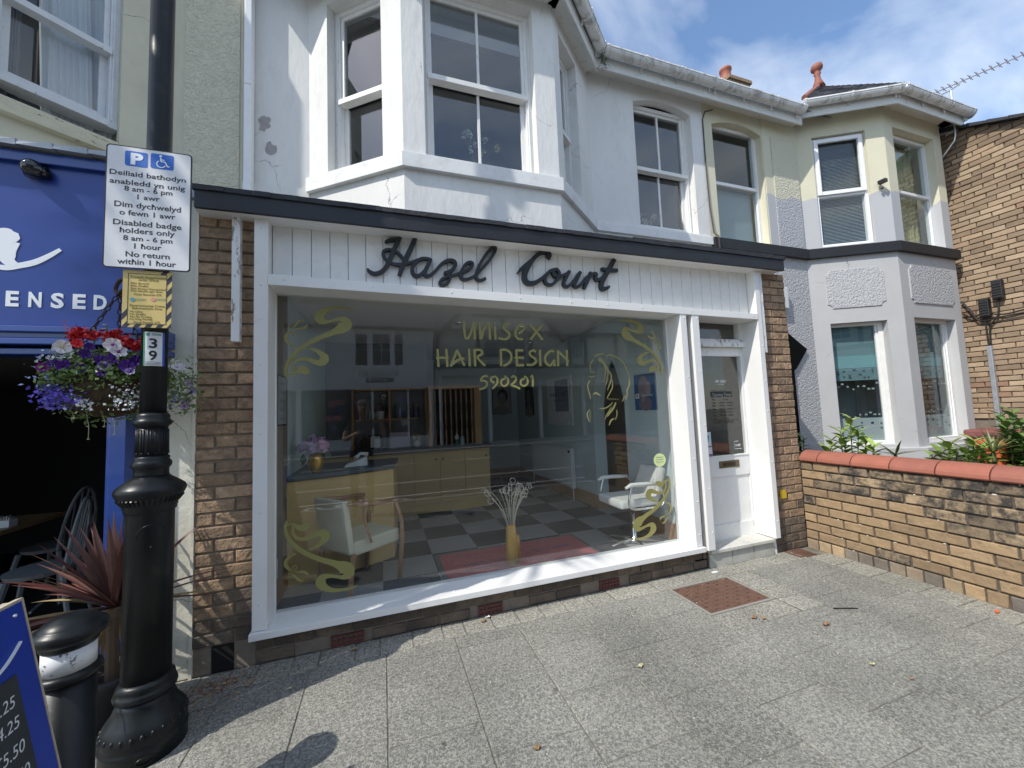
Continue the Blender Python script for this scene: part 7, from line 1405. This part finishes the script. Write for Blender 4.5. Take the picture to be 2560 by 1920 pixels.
MB().quad([(.52, 3.42, 3.72), (.60, 3.42, 3.72), (.56, 3.44, 3.86)]).quad([(.60, 3.42, 3.72), (.54, 3.5, 3.72), (.56, 3.44, 3.86)]).quad([(.54, 3.5, 3.72), (.52, 3.42, 3.72), (.56, 3.44, 3.86)]).build('paper_cone', M_WLET, uf)
uf = thing('flower_vase', 'bunch of white lilies low in the arched upstairs window', 'flowers', (3.25, 4.05, 3.72)); MB().lathe([(.05, 0), (.06, .08), (.04, .14)], (3.30, 4.05, 3.70), 12).build('vase', P('teal_vase', (.08, .28, .27), .4), uf)
for i in range(14): c = (3.30+rr.uniform(-.14, .16), 4.03+rr.uniform(-.04, .04), 3.83+rr.uniform(0, .16)); bloom(c, .035, M_CF, uf, n=9, rr=rr)
# ================================================================ OPPOSITE SIDE OF THE STREET (seen reflected in the glass)
OY = -13.0
for k_, ch in enumerate('DISABLED'):
    o_ = textmesh(ch, Fr((0, 0), (1, 0)), 0, 0, 0, .42, M_RMARK, None, name='road_letter', width=.30, ext=.003, bold=.01); o_.rotation_euler = (rad(-90), 0, 0); o_.location = (.3-(7-k_)*.5, -1.85, -.1095); o_['kind'] = 'structure'
FO = Fr((0, OY), (-1, 0))       # faces +Y; s = -x
ow = thing('white_shop_building', 'white rendered shop building with sash windows across the road', 'building', (-1, OY, 0)); M_OWR = P('opposite_render', (.80, .81, .80), .85, var=.05)
m = MB(); wall(m, FO, -2.4, 9.0, 2.75, 5.75, [(-1.0, 1.2, 3.85, 5.45)], depth=.15); m.build('rendered_wall', M_OWR, ow)
MB().fbox(FO, .45, .60, 3.85, 5.45, -.14, -.02).fbox(FO, -.55, -.42, 3.85, 5.45, -.14, -.02).fbox(FO, -1.1, 1.3, 3.72, 3.84, -.02, .06).build('window_mullion', M_OWR, ow)
M_OG = P('opposite_dark_glass', (.02, .025, .03), .1)
def owin(par, F, a, b, za, zb, nx, ny, d=-.12, mat=M_UPVC):
    o = MB().fbox(F, a, a+.05, za, zb, d-.02, d+.03).fbox(F, b-.05, b, za, zb, d-.02, d+.03).fbox(F, a, b, za, za+.06, d-.02, d+.031).fbox(F, a, b, zb-.05, zb, d-.02, d+.031)
    for i in range(1, nx): x = a+(b-a)*i/nx; o.fbox(F, x-.014, x+.014, za, zb, d-.01, d+.02)
    for j in range(1, ny): z = za+(zb-za)*j/ny; o.fbox(F, a, b, z-.014, z+.014, d-.01, d+.021)
    w_ = o.build('window', mat, par); MB().fbox(F, a, b, za, zb, d-.03, d-.015).build('pane', M_OG, w_)
owin(ow, FO, -.42, .45, 3.85, 5.45, 2, 2); owin(ow, FO, .60, 1.2, 3.85, 5.45, 1, 2); owin(ow, FO, -1.0, -.55, 3.85, 5.45, 1, 2)
osg = MB().fbox(FO, -2.35, 6.0, 2.78, 3.62, .0, .12).build('shop_fascia', P('opposite_fascia', (.80, .82, .83), .5), ow)
textmesh('RHUDDLAN', FO, .15, 3.36, .122, .24, M_SIGNB, osg, name='fascia_lettering', width=1.75, bold=-.005); textmesh('MODELS', FO, .10, 3.08, .122, .22, M_SIGNB, osg, name='fascia_lettering', width=1.25, bold=.05)
m = MB(); m.fbox(FO, -2.35, -2.15, 0, 2.78, -.1, .05).fbox(FO, 3.4, 3.6, 0, 2.78, -.1, .05).fbox(FO, .4, .5, 0, 2.78, -.1, .04).fbox(FO, -2.35, 3.6, 0, .5, -.1, .04).fbox(FO, -1.2, -1.12, .5, 2.78, -.1, .04).build('shopfront_frame', M_OWR, ow)
MB().fbox(FO, -2.35, 6, 0, 2.78, -.16, -.12).build('shop_window', M_OG, ow)
rr = random.Random(66)
for i in range(26): s_ = rr.uniform(-2.0, 3.2); z_ = rr.uniform(.8, 2.2); MB().fbox(FO, s_, s_+rr.uniform(.15, .4), z_, z_+rr.uniform(.1, .35), -.118, -.10).build('window_display', P('disp_%d' % i, rr.choice(((.4, .1, .1), (.45, .42, .38), (.1, .12, .3), (.5, .4, .15), (.2, .2, .2))), .6), ow)
roof(ow, [[(2.5, OY+.25, 5.7), (-9.2, OY+.25, 5.7), (-9.2, OY-5, 9.8), (2.5, OY-5, 9.8)]]); MB().fbox(FO, -2.5, 9, 5.6, 5.72, -.05, .22).build('gutter', M_BLKF, ow)
MB().box(-9, OY-9, 0, 2.4, OY-.2, 5.6).build('body', M_OWR, ow)
ot = thing('half_timbered_building', 'cream and black half timbered gabled shops across the road', 'building', (8, OY, 0)); M_OCR = P('opposite_cream', (.72, .69, .60), .85); M_TIM = P('black_timber', (.03, .032, .036), .7)
m = MB(); m.fbox(FO, -19, -2.45, 2.75, 5.6, -.3, -.05); m.build('upper_wall', M_OCR, ot); MB().box(2.45, OY-9, 0, 19, OY-.35, 5.4).build('body', M_OCR, ot)
m = MB().fbox(FO, -19, -2.45, 3.75, 3.95, -.06, .05)
for s_ in (-2.6, -4.7, -7.6, -9.9, -10.9, -12.9, -15.2): m.fbox(FO, s_-.09, s_+.09, 3.95, 5.7, -.06, .03)
m.fbox(FO, -11.5, -8.7, 5.45, 5.62, -.06, .04); m.build('timber_framing', M_TIM, ot)
MB().fbox(FO, -18, -2.7, 3.35, 3.73, -.05, .12).build('shop_fascia', P('opposite_band', (.50, .50, .46), .6), ot); MB().fbox(FO, -18, -2.5, 0, 3.35, -.2, -.12).build('shop_window', M_OG, ot)
for a_, b_ in ((-7.3, -4.95), (-10.75, -10.0), (-14.9, -13.6)): owin(ot, FO, a_, b_, 4.25, 5.45, 6 if b_-a_ > 1.5 else 3, 4, d=-.02)
for s0_ in (-2.7, -5.2, -8.0, -10.6, -13.4): MB().fbox(FO, s0_-.08, s0_+.08, 0, 3.35, -.15, .05).build('shopfront_post', M_OWR, ot)
for cx_, hw, zt_ in ((6.05, 3.1, 9.0), (13.8, 2.9, 8.6)):
    m = MB().prism([(cx_-hw, OY-.02, 5.45), (cx_+hw, OY-.02, 5.45), (cx_, OY-.02, zt_)], [(cx_-hw, OY-.3, 5.45), (cx_+hw, OY-.3, 5.45), (cx_, OY-.3, zt_)]); m.build('gable', M_OCR, ot)
    for sg in (-1, 1): MB().hexa([(cx_+sg*(hw+.35), OY-.3, 5.15), (cx_+sg*(hw+.35), OY+.25, 5.15), (cx_, OY+.25, zt_+.1), (cx_, OY-.3, zt_+.1), (cx_+sg*(hw+.35), OY-.3, 5.45), (cx_+sg*(hw+.35), OY+.25, 5.45), (cx_, OY+.25, zt_+.4), (cx_, OY-.3, zt_+.4)]).build('bargeboard', M_TIM, ot)
    roof(ot, [[(cx_-hw-.4, OY+.2, 5.3), (cx_, OY+.2, zt_+.3), (cx_, OY-9, zt_+.3), (cx_-hw-.4, OY-9, 5.3)], [(cx_+hw+.4, OY+.2, 5.3), (cx_, OY+.2, zt_+.3), (cx_, OY-9, zt_+.3), (cx_+hw+.4, OY-9, 5.3)]])
    m = MB().fbox(FO, -cx_-.08, -cx_+.08, 5.5, zt_-.3, -.02, .03).fbox(FO, -cx_-1.6, -cx_+1.6, 6.4, 6.55, -.02, .035); m.build('gable_timbers', M_TIM, ot)
roof(ot, [[(2.4, OY+.3, 5.6), (19, OY+.3, 5.6), (19, OY-4.5, 8.3), (2.4, OY-4.5, 8.3)]])
# ================================================================ CABBAGE PALM (shades the facade, shows in the bay glass)
pt = thing('cabbage_palm', 'tall cabbage palm with shaggy trunk standing in the street to the left', 'palm tree', (-4.4, 1.35, 0)); PT = Vector((-4.4, 1.35, 6.9))
MB().tube(smooth_path([(-4.4, 1.35, 0), (-4.38, 1.36, 2), (-4.42, 1.33, 4.5), tuple(PT)], 5), [.17-.003*i for i in range(16)], 12).build('trunk', P('palm_bark', (.16, .12, .08), .95, var=.3, vscale=12, bump=1, bscale=30), pt)
rr = random.Random(77); M_PLF = P('palm_leaf', (.07, .12, .035), .6, rnd=.2); lv = MB(); dv_ = MB()
for i in range(230):
    a = rr.uniform(0, 6.28); e = rr.uniform(-.5, 1.45); s_ = strap(PT+Vector((0, 0, rr.uniform(-.2, .25))), (math.cos(a)*math.cos(e), math.sin(a)*math.cos(e), math.sin(e)), rr.uniform(.6, .95), .045, rr.uniform(.2, 1.0), n=4); b = len(lv.v); lv.v += s_.v; lv.f += [tuple(q+b for q in f) for f in s_.f]; lv.mi += s_.mi
for i in range(160):
    a = rr.uniform(0, 6.28); s_ = strap(PT+Vector((0, 0, rr.uniform(-1.0, -.1))), (math.cos(a)*.5, math.sin(a)*.5, -.6), rr.uniform(.5, .9), .03, 1.5, n=3); b = len(dv_.v); dv_.v += s_.v; dv_.f += [tuple(q+b for q in f) for f in s_.f]; dv_.mi += s_.mi
lv.build('crown', M_PLF, pt)['kind'] = 'stuff'; dv_.build('dead_skirt', M_DEAD, pt)['kind'] = 'stuff'
# ================================================================ PHOTOGRAPHER (only seen reflected)
pe = thing('person', 'person in a dark t-shirt holding a phone up, seen reflected in the shop window', 'person', (-.32, -.42, 0))
V = {'pel': (-.32, -.42, .95, .15), 'wst': (-.32, -.41, 1.10, .135), 'cht': (-.31, -.40, 1.30, .15), 'nkb': (-.30, -.39, 1.43, .07), 'nk': (-.295, -.37, 1.50, .055), 'hp': (-.28, -.36, 1.60, .085), 'ht': (-.28, -.37, 1.69, .085),
     'sl': (-.48, -.40, 1.40, .06), 'el': (-.56, -.28, 1.16, .042), 'wl': (-.34, -.10, 1.27, .028), 'sr': (-.13, -.38, 1.40, .06), 'er': (.02, -.26, 1.20, .042), 'wr': (-.02, -.12, 1.42, .028),
     'hl': (-.42, -.42, .88, .10), 'kl': (-.43, -.38, .48, .065), 'al': (-.43, -.42, .09, .045), 'fl': (-.43, -.28, .04, .04), 'hr': (-.22, -.42, .88, .10), 'kr': (-.20, -.38, .48, .065), 'ar': (-.19, -.42, .09, .045), 'fr': (-.19, -.28, .04, .04)}
E_ = [('pel', 'wst'), ('wst', 'cht'), ('cht', 'nkb'), ('nkb', 'nk'), ('nk', 'hp'), ('hp', 'ht'), ('cht', 'sl'), ('sl', 'el'), ('el', 'wl'), ('cht', 'sr'), ('sr', 'er'), ('er', 'wr'), ('pel', 'hl'), ('hl', 'kl'), ('kl', 'al'), ('al', 'fl'), ('pel', 'hr'), ('hr', 'kr'), ('kr', 'ar'), ('ar', 'fr')]
def skin(nm, V, E, mats, par, root=0):
    ks = list(V); me = bpy.data.meshes.new(nm); me.from_pydata([V[k][:3] for k in ks], [(ks.index(a), ks.index(b)) for a, b in E], []); o = bpy.data.objects.new(nm, me); COL.objects.link(o)
    md = o.modifiers.new('s', 'SKIN'); 
    if not me.skin_vertices: me.skin_vertices.new() if hasattr(me.skin_vertices, 'new') else None
    for i, k in enumerate(ks): me.skin_vertices[0].data[i].radius = (V[k][3], V[k][3]*(.8 if k in ('pel', 'wst', 'cht') else 1)); me.skin_vertices[0].data[i].use_root = (i == root)
    o.modifiers.new('b', 'SUBSURF').levels = 2
    bpy.context.view_layer.update(); m2 = bpy.data.meshes.new_from_object(o.evaluated_get(bpy.context.evaluated_depsgraph_get())); bpy.data.objects.remove(o)
    m2.materials.clear()
    for m_ in mats: m2.materials.append(m_)
    m2.shade_smooth(); return link(nm, m2, par)
M_SKIN = P('skin', (.42, .24, .17), .5); M_TSH = P('dark_tshirt', (.02, .022, .025), .9); M_JEAN = P('dark_trousers', (.03, .04, .06), .9)
try:
    bdy = skin('body', V, E_, [M_SKIN, M_TSH, M_JEAN], pe)
    for p in bdy.data.polygons:
        c = p.center; arm = (c.x < -.50 and c.z < 1.30) or (c.x > -.06 and c.z < 1.32) or c.y > -.24
        p.material_index = 2 if (c.z < 1.0 and not arm) else (1 if (c.z < 1.46 and not arm) else 0)
except Exception as ex:
    print('skin failed', ex)
for wp, dr_s in (((-.34, -.10, 1.27), 1), ((-.02, -.12, 1.42), -1)):
    for k in range(5):
        b0 = Vector(wp)+Vector((dr_s*.01*k-.02*dr_s, .02, .0)); d0 = Vector((dr_s*(.12+.10*k if k < 4 else -.8), .5, .8-.25*k)).normalized(); L_ = (.075, .082, .078, .062, .055)[k]; p1 = b0+d0*L_*.6; p2 = p1+(d0+Vector((dr_s*.5, .1, -.3))).normalized()*L_*.5
        MB().tube([b0, p1, p2], [.0095, .009, .007], 7).build('finger', M_SKIN, pe, smooth=True)
MB().ball((-.28, -.38, 1.70), .092, 14, 8, (1, 1.05, .8)).build('hair', P('grey_brown_hair', (.12, .09, .07), .8), pe, smooth=True)
MB().tube([(-.28, -.275, 1.655), (-.28, -.255, 1.625)], [.008, .013], 6).build('nose', M_SKIN, pe, smooth=True); MB().box(-.30, -.285, 1.595, -.26, -.277, 1.60).build('mouth', P('lip', (.25, .09, .08), .5), pe)
for sx in (-1, 1): MB().ball((-.28+sx*.03, -.285, 1.655), .011, 8, 6).build('eye', P('eye_white', (.6, .6, .6), .3) if sx < 0 else bpy.data.materials['eye_white'], pe); MB().ball((-.28+sx*.085, -.36, 1.64), .024, 8, 6, (.4, .8, 1.2)).build('ear', M_SKIN, pe)
tag(MB().box(-.30, -.075, 1.385, -.14, -.066, 1.465).build('phone', M_SIGNB, bevel=.003), 'black phone held up by the person reflected in the window', 'phone')
# ================================================================ tidy
for o in bpy.data.objects:
    if '_off' in o.keys(): del o['_off']
for o in bpy.data.objects:
    if o.type == 'MESH' and o.parent is None and 'label' not in o.keys() and 'kind' not in o.keys(): o['kind'] = 'structure'
